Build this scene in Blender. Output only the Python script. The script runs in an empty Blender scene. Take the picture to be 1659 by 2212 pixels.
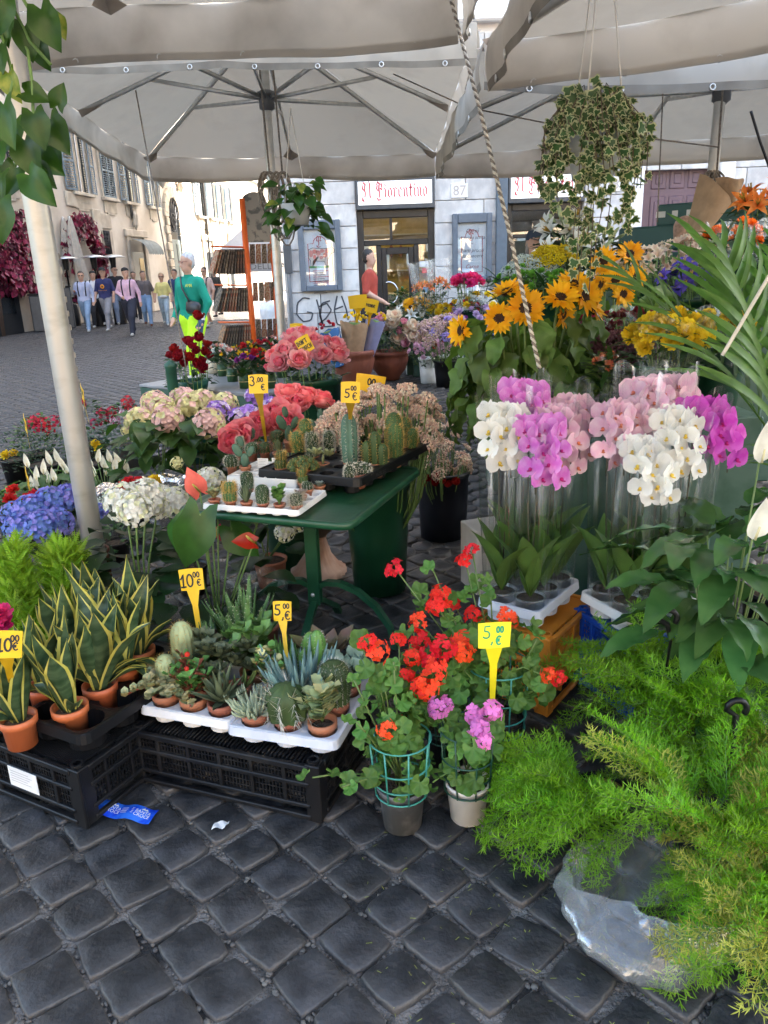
import bpy, math, random
import numpy as np
from mathutils import Matrix, Vector
R = math.radians
pi = math.pi
rng = random.Random(11)
U = rng.uniform
SC = bpy.context.scene
COL = SC.collection

# ---------------------------------------------------------------- camera
CAMH, PITCH, ROLL, FPX = 1.6, R(17.7), R(-2.0), 1661.0        # focal length in units of a 1659 x 2212 frame
_fw = np.array([0, math.cos(PITCH), -math.sin(PITCH)])
_u0 = np.array([0, math.sin(PITCH), math.cos(PITCH)])
_r0 = np.array([1.0, 0, 0])
_rt = _r0 * math.cos(ROLL) + _u0 * math.sin(ROLL)
_up = -_r0 * math.sin(ROLL) + _u0 * math.cos(ROLL)
CP = np.array([0, 0, CAMH])
cam = bpy.data.cameras.new('camera')
camo = bpy.data.objects.new('camera', cam)
COL.objects.link(camo)
camo.matrix_world = Matrix(((_rt[0], _up[0], -_fw[0], 0), (_rt[1], _up[1], -_fw[1], 0), (_rt[2], _up[2], -_fw[2], CAMH), (0, 0, 0, 1)))
cam.sensor_fit = 'VERTICAL'
cam.sensor_height = 36
cam.lens = 36 * FPX / 2212
cam.clip_start = 0.05
cam.clip_end = 600
SC.camera = camo

# ---------------------------------------------------------------- sky, sun, exposure
SUN_AZ, SUN_EL = R(50), R(44)
w = bpy.data.worlds.new('World')
SC.world = w
w.use_nodes = True
_nt = w.node_tree
_sky = _nt.nodes.new('ShaderNodeTexSky')
_sky.sky_type = 'NISHITA'
_sky.sun_disc = False
_sky.sun_elevation = SUN_EL
_sky.sun_rotation = SUN_AZ
_sky.air_density = 1.3
_sky.dust_density = 4.0
_sky.ozone_density = 0.6
_bg = _nt.nodes['Background']
_bg.inputs['Strength'].default_value = 0.15
_nt.links.new(_sky.outputs[0], _bg.inputs[0])
sun = bpy.data.lights.new('sun', 'SUN')
sun.energy = 4.5
sun.angle = R(0.53)
sun.color = (1.0, 0.95, 0.88)
suno = bpy.data.objects.new('sun', sun)
COL.objects.link(suno)
_sd = Vector((math.sin(SUN_AZ) * math.cos(SUN_EL), math.cos(SUN_AZ) * math.cos(SUN_EL), math.sin(SUN_EL)))
suno.rotation_euler = _sd.to_track_quat('Z', 'Y').to_euler()
suno.location = (20, 20, 40)
SC.view_settings.view_transform = 'Standard'
SC.view_settings.look = 'None'
SC.view_settings.exposure = 3.05
SC.view_settings.gamma = 1.0
SC.view_settings.use_curve_mapping = False
cy = SC.cycles
cy.max_bounces = 7
cy.diffuse_bounces = 3
cy.glossy_bounces = 3
cy.transmission_bounces = 4
cy.transparent_max_bounces = 24
cy.sample_clamp_indirect = 6
cy.caustics_reflective = False
cy.caustics_refractive = False
cy.use_denoising = True

# ---------------------------------------------------------------- picking points of the place
def _ray(x, y):
    return _fw + _rt * (x - 829.5) / FPX - _up * (y - 1106) / FPX
def at(x, y, z=0.0):
    d = _ray(x, y)
    return CP + d * (z - CAMH) / d[2]
def atY(x, y, Y):
    d = _ray(x, y)
    return CP + d * Y / d[1]
def atP(x, y, p0, n):
    d = _ray(x, y)
    return CP + d * (np.dot(np.array(p0) - CP, n) / np.dot(d, n))

# ---------------------------------------------------------------- 4x4 helpers
def T(x=0, y=0, z=0):
    m = np.eye(4); m[:3, 3] = (x, y, z); return m
def S(x, y=None, z=None):
    return np.diag([x, x if y is None else y, x if z is None else z, 1.0])
def RX(a):
    c, s = math.cos(a), math.sin(a); m = np.eye(4); m[1, 1] = c; m[1, 2] = -s; m[2, 1] = s; m[2, 2] = c; return m
def RY(a):
    c, s = math.cos(a), math.sin(a); m = np.eye(4); m[0, 0] = c; m[0, 2] = s; m[2, 0] = -s; m[2, 2] = c; return m
def RZ(a):
    c, s = math.cos(a), math.sin(a); m = np.eye(4); m[0, 0] = c; m[0, 1] = -s; m[1, 0] = s; m[1, 1] = c; return m
def FR(o, y, z=(0, 0, 1)):
    """frame at o whose +Y runs along y and whose +Z leans to z"""
    y = np.array(y, float); y /= np.linalg.norm(y)
    z = np.array(z, float)
    x = np.cross(y, z)
    if np.linalg.norm(x) < 1e-4: x = np.cross(y, (1, 0.2, 0))
    x /= np.linalg.norm(x); z = np.cross(x, y)
    m = np.eye(4); m[:3, 0] = x; m[:3, 1] = y; m[:3, 2] = z; m[:3, 3] = o
    return m
def FZ(o, z, spin=0.0):
    """frame at o whose +Z runs along z"""
    z = np.array(z, float); z /= np.linalg.norm(z)
    a = np.array((0, 0, 1.0)) if abs(z[2]) < 0.95 else np.array((0, 1.0, 0))
    x = np.cross(a, z); x /= np.linalg.norm(x); y = np.cross(z, x)
    m = np.eye(4); m[:3, 0] = x; m[:3, 1] = y; m[:3, 2] = z; m[:3, 3] = o
    return m @ RZ(spin)

# ---------------------------------------------------------------- mesh builder
class MB:
    def __init__(s):
        s.v = []; s.f = []; s.n = 0
    def raw(s, V, F, mi=0, M=None):
        V = np.asarray(V, float).reshape(-1, 3)
        if M is not None: V = V @ M[:3, :3].T + M[:3, 3]
        for f in F:
            f = np.asarray(f, int)
            if f.ndim == 1: f = f[None]
            s.f.append((f + s.n, mi))
        s.v.append(V); s.n += len(V)
        return s
    def add(s, o, M=None, mi=None):
        for V in o.v: pass
        V = np.concatenate(o.v) if o.v else np.zeros((0, 3))
        if M is not None: V = V @ M[:3, :3].T + M[:3, 3]
        for f, m in o.f: s.f.append((f + s.n, m if mi is None else mi))
        s.v.append(V); s.n += len(V)
        return s
    def box(s, c, d, mi=0, M=None, ch=0.0):
        c = np.array(c, float); h = np.array(d, float) / 2
        if ch <= 0:
            V = [c + h * np.array((i, j, k)) for i in (-1, 1) for j in (-1, 1) for k in (-1, 1)]
            F = [(0, 1, 3, 2), (4, 6, 7, 5), (0, 4, 5, 1), (2, 3, 7, 6), (0, 2, 6, 4), (1, 5, 7, 3)]
            return s.raw(V, [np.array(F)], mi, M)
        ch = min(ch, *(h * 0.95))
        V = []; ix = {}
        for i in (-1, 1):
            for j in (-1, 1):
                for k in (-1, 1):
                    for a in range(3):
                        q = np.array((i, j, k)) * (h - ch); q[a] += ch * (i, j, k)[a]
                        ix[(i, j, k, a)] = len(V); V.append(c + q)
        Q = []; Tt = []
        for a in range(3):
            b, e = (a + 1) % 3, (a + 2) % 3
            for sg in (-1, 1):
                r = []
                for (p, q) in ((-1, -1), (1, -1), (1, 1), (-1, 1)):
                    t = [0, 0, 0]; t[a] = sg; t[b] = p; t[e] = q; r.append(ix[(*t, a)])
                Q.append(r if sg > 0 else r[::-1])
            for p in (-1, 1):
                for q in (-1, 1):
                    t0 = [0, 0, 0]; t0[a] = -1; t0[b] = p; t0[e] = q; t1 = list(t0); t1[a] = 1
                    r = [ix[(*t0, b)], ix[(*t1, b)], ix[(*t1, e)], ix[(*t0, e)]]
                    Q.append(r if p * q < 0 else r[::-1])
        for i in (-1, 1):
            for j in (-1, 1):
                for k in (-1, 1):
                    r = [ix[(i, j, k, 0)], ix[(i, j, k, 1)], ix[(i, j, k, 2)]]
                    Tt.append(r if i * j * k > 0 else r[::-1])
        return s.raw(V, [np.array(Q), np.array(Tt)], mi, M)
    def lathe(s, prof, n=20, mi=0, M=None, flute=0, famp=0.0, cap=False, a0=0.0, a1=None):
        full = a1 is None
        A = np.linspace(a0, 2 * pi if full else a1, n, endpoint=not full)
        V = []
        for r, z in prof:
            rr = r * (1 + famp * np.cos(flute * A)) if flute else r + 0 * A
            V.append(np.stack([rr * np.cos(A), rr * np.sin(A), z + 0 * A], 1))
        V = np.concatenate(V); F = []
        m = n if full else n - 1
        i = np.arange(m); j = (i + 1) % n
        for k in range(len(prof) - 1):
            F.append(np.stack([k * n + i, k * n + j, (k + 1) * n + j, (k + 1) * n + i], 1))
        s.raw(V, F, mi, M)
        if cap:
            s.f.append((np.arange(n)[None, :] + s.n - n, mi))
        return s
    def tube(s, P, r, n=6, mi=0, M=None, close=False, cap=True):
        P = np.asarray(P, float); m = len(P)
        rad = np.full(m, r) if np.isscalar(r) else np.asarray(r, float)
        tg = np.gradient(P, axis=0) if not close else np.roll(P, -1, 0) - np.roll(P, 1, 0)
        tg /= np.linalg.norm(tg, axis=1)[:, None] + 1e-12
        u = np.cross(tg[0], (0, 0, 1) if abs(tg[0][2]) < 0.9 else (1, 0, 0)); u /= np.linalg.norm(u)
        A = np.arange(n) * 2 * pi / n
        V = []
        for k in range(m):
            u = u - tg[k] * np.dot(u, tg[k]); u /= np.linalg.norm(u) + 1e-12
            b = np.cross(tg[k], u)
            V.append(P[k] + rad[k] * (np.cos(A)[:, None] * u + np.sin(A)[:, None] * b))
        i = np.arange(n); j = (i + 1) % n; F = []
        for k in range(m if close else m - 1):
            q = (k + 1) % m
            F.append(np.stack([k * n + i, k * n + j, q * n + j, q * n + i], 1))
        if cap and not close:
            F.append(i[::-1][None]); F.append((i + (m - 1) * n)[None])
        return s.raw(np.concatenate(V), F, mi, M)
    def grid(s, fn, nu, nv, mi=0, M=None, wrap=False):
        V = [fn(a / nu, b / nv) for b in range(nv + 1) for a in range(nu + (0 if wrap else 1))]
        w_ = nu if wrap else nu + 1
        F = []
        for b in range(nv):
            for a in range(nu):
                c = (a + 1) % w_ if wrap else a + 1
                F.append((b * w_ + a, b * w_ + c, (b + 1) * w_ + c, (b + 1) * w_ + a))
        return s.raw(V, [np.array(F)], mi, M)
    def blob(s, c, r, n=8, mi=0, M=None, jit=0.0):
        r = np.ones(3) * np.array(r); V = [(0, 0, -1)]
        m = max(3, n // 2)
        for k in range(1, m):
            t = -pi / 2 + pi * k / m
            for i in range(n):
                a = 2 * pi * i / n + (k % 2) * pi / n
                V.append((math.cos(t) * math.cos(a), math.cos(t) * math.sin(a), math.sin(t)))
        V.append((0, 0, 1)); V = np.array(V, float)
        if jit: V *= 1 + np.array([[U(-jit, jit)] for _ in V])
        V = V * r + np.array(c); F3 = []; F4 = []
        for i in range(n):
            j = (i + 1) % n
            F3.append((0, 1 + j, 1 + i)); F3.append((len(V) - 1, 1 + (m - 2) * n + i, 1 + (m - 2) * n + j))
            for k in range(m - 2):
                F4.append((1 + k * n + i, 1 + k * n + j, 1 + (k + 1) * n + j, 1 + (k + 1) * n + i))
        return s.raw(V, [np.array(F3)] + ([np.array(F4)] if F4 else []), mi, M)
    def mesh(s, name, mats, smooth=True):
        me = bpy.data.meshes.new(name)
        V = np.concatenate(s.v) if s.v else np.zeros((0, 3))
        me.vertices.add(len(V)); me.vertices.foreach_set('co', V.astype(np.float32).ravel())
        nl = sum(f.size for f, _ in s.f); nf = sum(len(f) for f, _ in s.f)
        me.loops.add(nl); me.polygons.add(nf)
        me.loops.foreach_set('vertex_index', np.concatenate([f.ravel() for f, _ in s.f]).astype(np.int32))
        ln = np.concatenate([np.full(len(f), f.shape[1]) for f, _ in s.f])
        me.polygons.foreach_set('loop_start', np.concatenate([[0], np.cumsum(ln)[:-1]]).astype(np.int32))
        me.polygons.foreach_set('material_index', np.concatenate([np.full(len(f), m) for f, m in s.f]).astype(np.int32))
        me.polygons.foreach_set('use_smooth', np.full(nf, bool(smooth)))
        for m in (mats if isinstance(mats, (list, tuple)) else [mats]): me.materials.append(m)
        me.update(calc_edges=True)
        return me

def m4(M): return Matrix([list(map(float, r)) for r in M])
def link(name, data, parent=None, M=None):
    o = bpy.data.objects.new(name, data)
    COL.objects.link(o)
    if parent is not None: o.parent = parent
    if M is not None: o.matrix_basis = m4(M)
    return o
def obj(name, mb, mats, parent=None, M=None, smooth=True):
    return link(name, mb.mesh(name, mats, smooth), parent, M)
def tag(o, label=None, cat=None, group=None, kind=None):
    if label: o['label'] = label
    if cat: o['category'] = cat
    if group: o['group'] = group
    if kind: o['kind'] = kind
    return o
def thing(name, label, cat, loc=(0, 0, 0), rz=0.0, group=None, sc=1.0):
    o = bpy.data.objects.new(name, None)
    COL.objects.link(o)
    o.empty_display_size = 0.05
    o.location = [float(c) for c in loc]; o.rotation_euler = (0, 0, rz); o.scale = (sc, sc, sc)
    return tag(o, label, cat, group)

# ---------------------------------------------------------------- materials
def _n(nt, t, **k):
    n = nt.nodes.new(t)
    for a, b in k.items(): setattr(n, a, b)
    return n
_MC = {}
def mat(name, col=(0.5, 0.5, 0.5), rough=0.6, var=0.12, scale=8.0, bump=0.0, bscale=60.0, metal=0.0, spec=0.5, trans=0.0,
        rand=0.0, isl=0.0, col2=None, lo=0.4, hi=0.6, coat=0.0, detail=4.0, emit=0.0, stretch=None, sheen=0.0, tcol=None):
    if name in _MC: return _MC[name]
    m = bpy.data.materials.new(name); m.use_nodes = True; _MC[name] = m
    nt = m.node_tree; L = nt.links.new; P = nt.nodes['Principled BSDF']; out = nt.nodes['Material Output']
    P.inputs['Roughness'].default_value = rough; P.inputs['Metallic'].default_value = metal
    P.inputs['Specular IOR Level'].default_value = spec
    if coat: P.inputs['Coat Weight'].default_value = coat; P.inputs['Coat Roughness'].default_value = 0.12
    tc = _n(nt, 'ShaderNodeTexCoord'); mp = _n(nt, 'ShaderNodeMapping'); L(tc.outputs['Object'], mp.inputs[0])
    if stretch: mp.inputs['Scale'].default_value = stretch
    no = _n(nt, 'ShaderNodeTexNoise'); no.inputs['Scale'].default_value = scale; no.inputs['Detail'].default_value = detail
    L(mp.outputs[0], no.inputs['Vector'])
    rp = _n(nt, 'ShaderNodeValToRGB'); L(no.outputs['Fac'], rp.inputs[0])
    a = np.array(col); c0 = a * (1 - var); c1 = np.minimum(a * (1 + var), 1.0)
    if col2 is not None: c0 = a; c1 = np.array(col2)
    rp.color_ramp.elements[0].position = lo if col2 is not None else 0.3
    rp.color_ramp.elements[1].position = hi if col2 is not None else 0.7
    rp.color_ramp.elements[0].color = (*c0, 1); rp.color_ramp.elements[1].color = (*c1, 1)
    c = rp.outputs[0]
    if rand or isl:
        hs = _n(nt, 'ShaderNodeHueSaturation'); L(c, hs.inputs['Color']); c = hs.outputs[0]
        mr = _n(nt, 'ShaderNodeMapRange'); a_ = max(rand, isl)
        mr.inputs['To Min'].default_value = 1 - a_; mr.inputs['To Max'].default_value = 1 + a_
        if isl: g = _n(nt, 'ShaderNodeNewGeometry'); L(g.outputs['Random Per Island'], mr.inputs[0])
        else: g = _n(nt, 'ShaderNodeObjectInfo'); L(g.outputs['Random'], mr.inputs[0])
        L(mr.outputs[0], hs.inputs['Value'])
        mh = _n(nt, 'ShaderNodeMapRange'); mh.inputs['To Min'].default_value = 0.5 - a_ * 0.06; mh.inputs['To Max'].default_value = 0.5 + a_ * 0.06
        L(mr.inputs[0].links[0].from_socket, mh.inputs[0]); L(mh.outputs[0], hs.inputs['Hue'])
    L(c, P.inputs['Base Color'])
    if emit:
        L(c, P.inputs['Emission Color']); P.inputs['Emission Strength'].default_value = emit
    if bump:
        nb = _n(nt, 'ShaderNodeTexNoise'); nb.inputs['Scale'].default_value = bscale; nb.inputs['Detail'].default_value = 3
        L(mp.outputs[0], nb.inputs['Vector'])
        b = _n(nt, 'ShaderNodeBump'); b.inputs['Strength'].default_value = bump; b.inputs['Distance'].default_value = 0.02
        L(nb.outputs['Fac'], b.inputs['Height']); L(b.outputs[0], P.inputs['Normal'])
    if trans:
        tr = _n(nt, 'ShaderNodeBsdfTranslucent'); mx = _n(nt, 'ShaderNodeMixShader'); mx.inputs[0].default_value = trans
        if tcol: tr.inputs[0].default_value = (*tcol, 1)
        else: L(c, tr.inputs[0])
        L(P.outputs[0], mx.inputs[1]); L(tr.outputs[0], mx.inputs[2]); L(mx.outputs[0], out.inputs[0])
    return m
def leafm(name, col, col2=None, rough=0.42, rand=0.22, scale=14, trans=0.25, **k):
    f = 1.0 if name.split('_')[0] in ('fern', 'lime', 'geranium', 'palm', 'creeper', 'succulent', 'aloe') or name.endswith('margin') else 0.72
    a = np.array(col) * f; col = tuple(a); col2 = None if col2 is None else tuple(np.array(col2) * f)
    return mat(name, tuple(a * 0.72) if col2 is None else col, rough, scale=scale, col2=tuple(a * 1.25) if col2 is None else col2,
                                  rand=rand, trans=trans, spec=0.3, lo=0.35, hi=0.65, tcol=tuple(np.minimum(a * np.array((1.3, 1.35, 0.6)), 1)), **k)
def petal(name, col, col2=None, rand=0.12, trans=0.3, isl=0.0, rough=0.6, scale=20, **k):
    a = np.array(col)
    return mat(name, col, rough, scale=scale, col2=col2 if col2 is not None else tuple(np.minimum(a * 1.2 + 0.01, 0.95)), rand=rand, isl=isl, trans=trans, spec=0.25, **k)
def film(name, col=(0.9, 0.93, 0.95), base=0.05, edge=0.55, rough=0.12, bump=0.6, bscale=18.0, stretch=(1, 1, 0.12), milk=0.0, streak=0.0):
    """thin clear plastic: see-through face on, shiny at grazing angles and on its creases"""
    if name in _MC: return _MC[name]
    m = bpy.data.materials.new(name); m.use_nodes = True; _MC[name] = m
    nt = m.node_tree; L = nt.links.new; out = nt.nodes['Material Output']; nt.nodes.remove(nt.nodes['Principled BSDF'])
    tc = _n(nt, 'ShaderNodeTexCoord'); mp = _n(nt, 'ShaderNodeMapping'); mp.inputs['Scale'].default_value = stretch
    L(tc.outputs['Object'], mp.inputs[0])
    nb = _n(nt, 'ShaderNodeTexNoise'); nb.inputs['Scale'].default_value = bscale; nb.inputs['Detail'].default_value = 5; L(mp.outputs[0], nb.inputs['Vector'])
    b = _n(nt, 'ShaderNodeBump'); b.inputs['Strength'].default_value = bump; b.inputs['Distance'].default_value = 0.03; L(nb.outputs['Fac'], b.inputs['Height'])
    gl = _n(nt, 'ShaderNodeBsdfGlossy'); gl.inputs['Roughness'].default_value = rough; gl.inputs[0].default_value = (*col, 1); L(b.outputs[0], gl.inputs['Normal'])
    tr = _n(nt, 'ShaderNodeBsdfTransparent'); tr.inputs[0].default_value = (0.985, 0.99, 0.99, 1)
    lw = _n(nt, 'ShaderNodeLayerWeight'); lw.inputs[0].default_value = 0.25; L(b.outputs[0], lw.inputs['Normal'])
    mr = _n(nt, 'ShaderNodeMapRange'); mr.inputs['To Min'].default_value = base; mr.inputs['To Max'].default_value = edge; L(lw.outputs['Facing'], mr.inputs[0])
    mx = _n(nt, 'ShaderNodeMixShader'); fac = mr.outputs[0]
    if streak:                                             # sharp creases that catch the light
        rp = _n(nt, 'ShaderNodeMapRange'); rp.inputs['From Min'].default_value = 0.57; rp.inputs['From Max'].default_value = 0.66; rp.inputs['To Max'].default_value = streak; L(nb.outputs['Fac'], rp.inputs[0])
        ad_ = _n(nt, 'ShaderNodeMath'); ad_.use_clamp = True; L(fac, ad_.inputs[0]); L(rp.outputs[0], ad_.inputs[1]); fac = ad_.outputs[0]
    L(fac, mx.inputs[0]); L(tr.outputs[0], mx.inputs[1]); L(gl.outputs[0], mx.inputs[2])
    last = mx
    if milk:
        df = _n(nt, 'ShaderNodeBsdfDiffuse'); df.inputs[0].default_value = (*col, 1)
        tl = _n(nt, 'ShaderNodeBsdfTranslucent'); tl.inputs[0].default_value = (*col, 1)
        ad = _n(nt, 'ShaderNodeMixShader'); ad.inputs[0].default_value = 0.5; L(df.outputs[0], ad.inputs[1]); L(tl.outputs[0], ad.inputs[2])
        m2 = _n(nt, 'ShaderNodeMixShader'); m2.inputs[0].default_value = milk; L(mx.outputs[0], m2.inputs[1]); L(ad.outputs[0], m2.inputs[2]); last = m2
    L(last.outputs[0], out.inputs[0])
    return m

# ---------------------------------------------------------------- leaves and petals
SHP = {
    'ovate': lambda t: math.sin(pi * t ** 0.72) ** 0.9 if t < 1 else 0,
    'lance': lambda t: math.sin(pi * t ** 0.85) ** 1.0,
    'strap': lambda t: min(1, (t * 9) ** 0.5) * min(1, ((1 - t) * 3.2)) ** 0.7,
    'heart': lambda t: (0.55 + 0.9 * math.sin(pi * min(1, t * 1.15 + 0.12))) * (1 - t) ** 0.55 * min(1, 0.5 + t * 9),
    'obov': lambda t: math.sin(pi * t ** 1.7) ** 0.8 if 0 < t < 1 else 0,
    'round': lambda t: math.sqrt(max(0, 1 - (2 * t - 1) ** 2)),
    'fan': lambda t: (0.12 + 0.88 * t ** 0.9) * (1 - max(0, t - 0.8) ** 2 * 14) if t < 1 else 0.42,
}
def leaf(Ln, W, shape='ovate', n=6, m=1, bend=0.0, fold=0.25, wave=0.0, wn=3, twist=0.0, cup=0.0, mi=0, ph=0.0, thick=0):
    """blade from the origin along +Y, upper side +Z; bend > 0 droops the tip"""
    sh = SHP[shape] if isinstance(shape, str) else shape
    V = []; y = z = 0.0
    for k in range(n + 1):
        t = k / n; a = -bend * t
        if k: y += Ln / n * math.cos(-bend * (t - 0.5 / n)); z += Ln / n * math.sin(-bend * (t - 0.5 / n))
        hw = max(W / 2 * sh(t), 0.0004)
        for c in range(-m, m + 1):
            u = c / m
            x = hw * u; dz = abs(u) * hw * fold + cup * hw * u * u + wave * math.sin(wn * 2 * pi * t + ph + (1.3 if u > 0 else 0)) * abs(u)
            tw = twist * t
            xx = x * math.cos(tw) - dz * math.sin(tw); dd = x * math.sin(tw) + dz * math.cos(tw)
            V.append((xx, y - dd * math.sin(a), z + dd * math.cos(a)))
    w_ = 2 * m + 1
    F = [(k * w_ + c, k * w_ + c + 1, (k + 1) * w_ + c + 1, (k + 1) * w_ + c) for k in range(n) for c in range(2 * m)]
    return MB().raw(V, [np.array(F)], mi)
def head_dirs(n, up=0.0, jit=0.25):
    """n directions spread over the sphere above z = up"""
    o = []; g = pi * (3 - math.sqrt(5))
    for i in range(n):
        z = 1 - (1 - up) * (i + 0.5) / n; r = math.sqrt(max(0, 1 - z * z)); a = g * i + U(-jit, jit)
        o.append(np.array((r * math.cos(a), r * math.sin(a), z)))
    return o
def vec(*a): return np.array(a, float)

# ================================================================ writing
def text_mb(txt, size=1.0, shear=0.0, mi=0, align='CENTER', bold=0.0, sx=1.0):
    c = bpy.data.curves.new('writing', 'FONT'); c.body = txt; c.size = size; c.shear = shear; c.align_x = align
    c.resolution_u = 2; c.offset = bold
    o = bpy.data.objects.new('writing', c); COL.objects.link(o)
    me = bpy.data.meshes.new_from_object(o.evaluated_get(bpy.context.evaluated_depsgraph_get()))
    b = MB()
    V = np.array([v.co[:] for v in me.vertices]).reshape(-1, 3); V[:, 0] *= sx
    b.raw(V, [tuple(p.vertices) for p in me.polygons], mi)
    bpy.data.objects.remove(o); bpy.data.curves.remove(c); bpy.data.meshes.remove(me)
    return b
def stroke(b, pts, wd, mi=0, M=None, nib=None, z=0.0):
    """a pen stroke in the XY plane; nib = angle of a broad nib, else a round marker"""
    P = np.array(pts, float)
    if nib is None:
        tg = np.gradient(P, axis=0); tg /= np.linalg.norm(tg, axis=1)[:, None] + 1e-9
        o = np.stack([-tg[:, 1], tg[:, 0]], 1) * wd / 2
        P = P.copy(); P[0] -= tg[0] * wd / 3; P[-1] += tg[-1] * wd / 3
        A, B = P - o, P + o
    else:
        o = np.array((math.cos(nib), math.sin(nib))) * wd / 2; A, B = P - o, P + o
    n = len(P); V = np.zeros((2 * n, 3)); V[:n, :2] = A; V[n:, :2] = B; V[:, 2] = z
    if nib is not None:                                    # give the broad nib a little thickness of its own
        q = np.array((-math.sin(nib), math.cos(nib))) * wd * 0.14
        W = np.zeros((4 * n, 3)); W[:2 * n] = V; W[2 * n:] = V; W[:2 * n, :2] += q; W[2 * n:, :2] -= q
        b.raw(np.concatenate([W[:n], W[n:2 * n]]), [(i, i + 1, n + i + 1, n + i) for i in range(n - 1)], mi, M)
        W[:, 2] += 0.0004
        b.raw(np.concatenate([W[2 * n:3 * n], W[3 * n:]]), [(i, i + 1, n + i + 1, n + i) for i in range(n - 1)], mi, M)
        return
    b.raw(V, [(i, i + 1, n + i + 1, n + i) for i in range(n - 1)], mi, M)
def arc(cx, cy_, r, a0, a1, n=10, ry=None):
    return [(cx + r * math.cos(R(a0 + (a1 - a0) * i / n)), cy_ + (ry or r) * math.sin(R(a0 + (a1 - a0) * i / n))) for i in range(n + 1)]
HAND = {  # marker-pen figures in a unit box, width then strokes
    '0': (0.55, [arc(0.27, 0.5, 0.23, 90, 460, 16, 0.46)]),
    '1': (0.4, [[(0.02, 0.62), (0.12, 0.75), (0.26, 1.0), (0.22, 0.5), (0.2, 0.0)], [(0.02, 0.02), (0.2, 0.0), (0.4, 0.04)]]),
    '2': (0.55, [arc(0.25, 0.74, 0.22, 160, -30, 8) + [(0.05, 0.02), (0.3, 0.06), (0.5, 0.0)]]),
    '3': (0.55, [arc(0.22, 0.76, 0.22, 140, -85, 8) + arc(0.22, 0.27, 0.26, 80, -150, 10)]),
    '5': (0.55, [[(0.5, 0.98), (0.12, 0.95), (0.1, 0.6)] + arc(0.22, 0.3, 0.28, 110, -140, 10)]),
    '9': (0.55, [arc(0.25, 0.72, 0.2, 20, 380, 12) + [(0.45, 0.5), (0.38, 0.0)]]),
    'E': (0.5, [arc(0.34, 0.5, 0.3, 50, 310, 12, 0.5), [(0.0, 0.6), (0.36, 0.62)], [(0.0, 0.42), (0.34, 0.43)]]),
    ',': (0.2, [[(0.12, 0.08), (0.1, -0.1), (0.02, -0.2)]]),
    '.': (0.15, [[(0.05, 0.05), (0.09, 0.05)]]),
    'D': (0.5, [[(0.06, 0), (0.1, 1)], [(0.02, 1), (0.3, 0.95), (0.44, 0.5), (0.3, 0.06), (0.0, 0.0)]]),
    'O': (0.5, [arc(0.25, 0.5, 0.2, 90, 450, 12, 0.45)]),
    'N': (0.5, [[(0.05, 0), (0.07, 1)], [(0.07, 1), (0.38, 0)], [(0.38, 0), (0.4, 1)]]),
    'T': (0.5, [[(0.0, 1), (0.48, 0.97)], [(0.24, 1), (0.22, 0)]]),
    'U': (0.5, [[(0.05, 1), (0.06, 0.3), (0.2, 0.0), (0.34, 0.2), (0.38, 1)]]),
    'C': (0.5, [arc(0.3, 0.5, 0.26, 60, 300, 10, 0.5)]),
    'H': (0.5, [[(0.06, 0), (0.06, 1)], [(0.38, 0), (0.4, 1)], [(0.06, 0.5), (0.38, 0.5)]]),
    'P': (0.45, [[(0.06, 0), (0.06, 1)], [(0.03, 1), (0.3, 0.9), (0.34, 0.65), (0.06, 0.48)]]),
    'I': (0.2, [[(0.06, 0), (0.06, 1)]]),
    "'": (0.15, [[(0.06, 1), (0.04, 0.8)]]),
    ' ': (0.35, []),
}
def hand(txt, h, wd, M=None, mi=0, b=None):
    b = b or MB(); x = 0.0
    for ch in txt:
        wch, st = HAND[ch]
        for p in st: stroke(b, [(x + q[0] * h, q[1] * h) for q in p], wd, mi, M)
        x += (wch + 0.1) * h
    return b
def _v(x, a=0.62, b_=0.0): return [(x - 0.07, a - 0.03), (x, a - 0.1), (x, b_ + 0.1), (x + 0.07, b_ + 0.03)]
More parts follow.
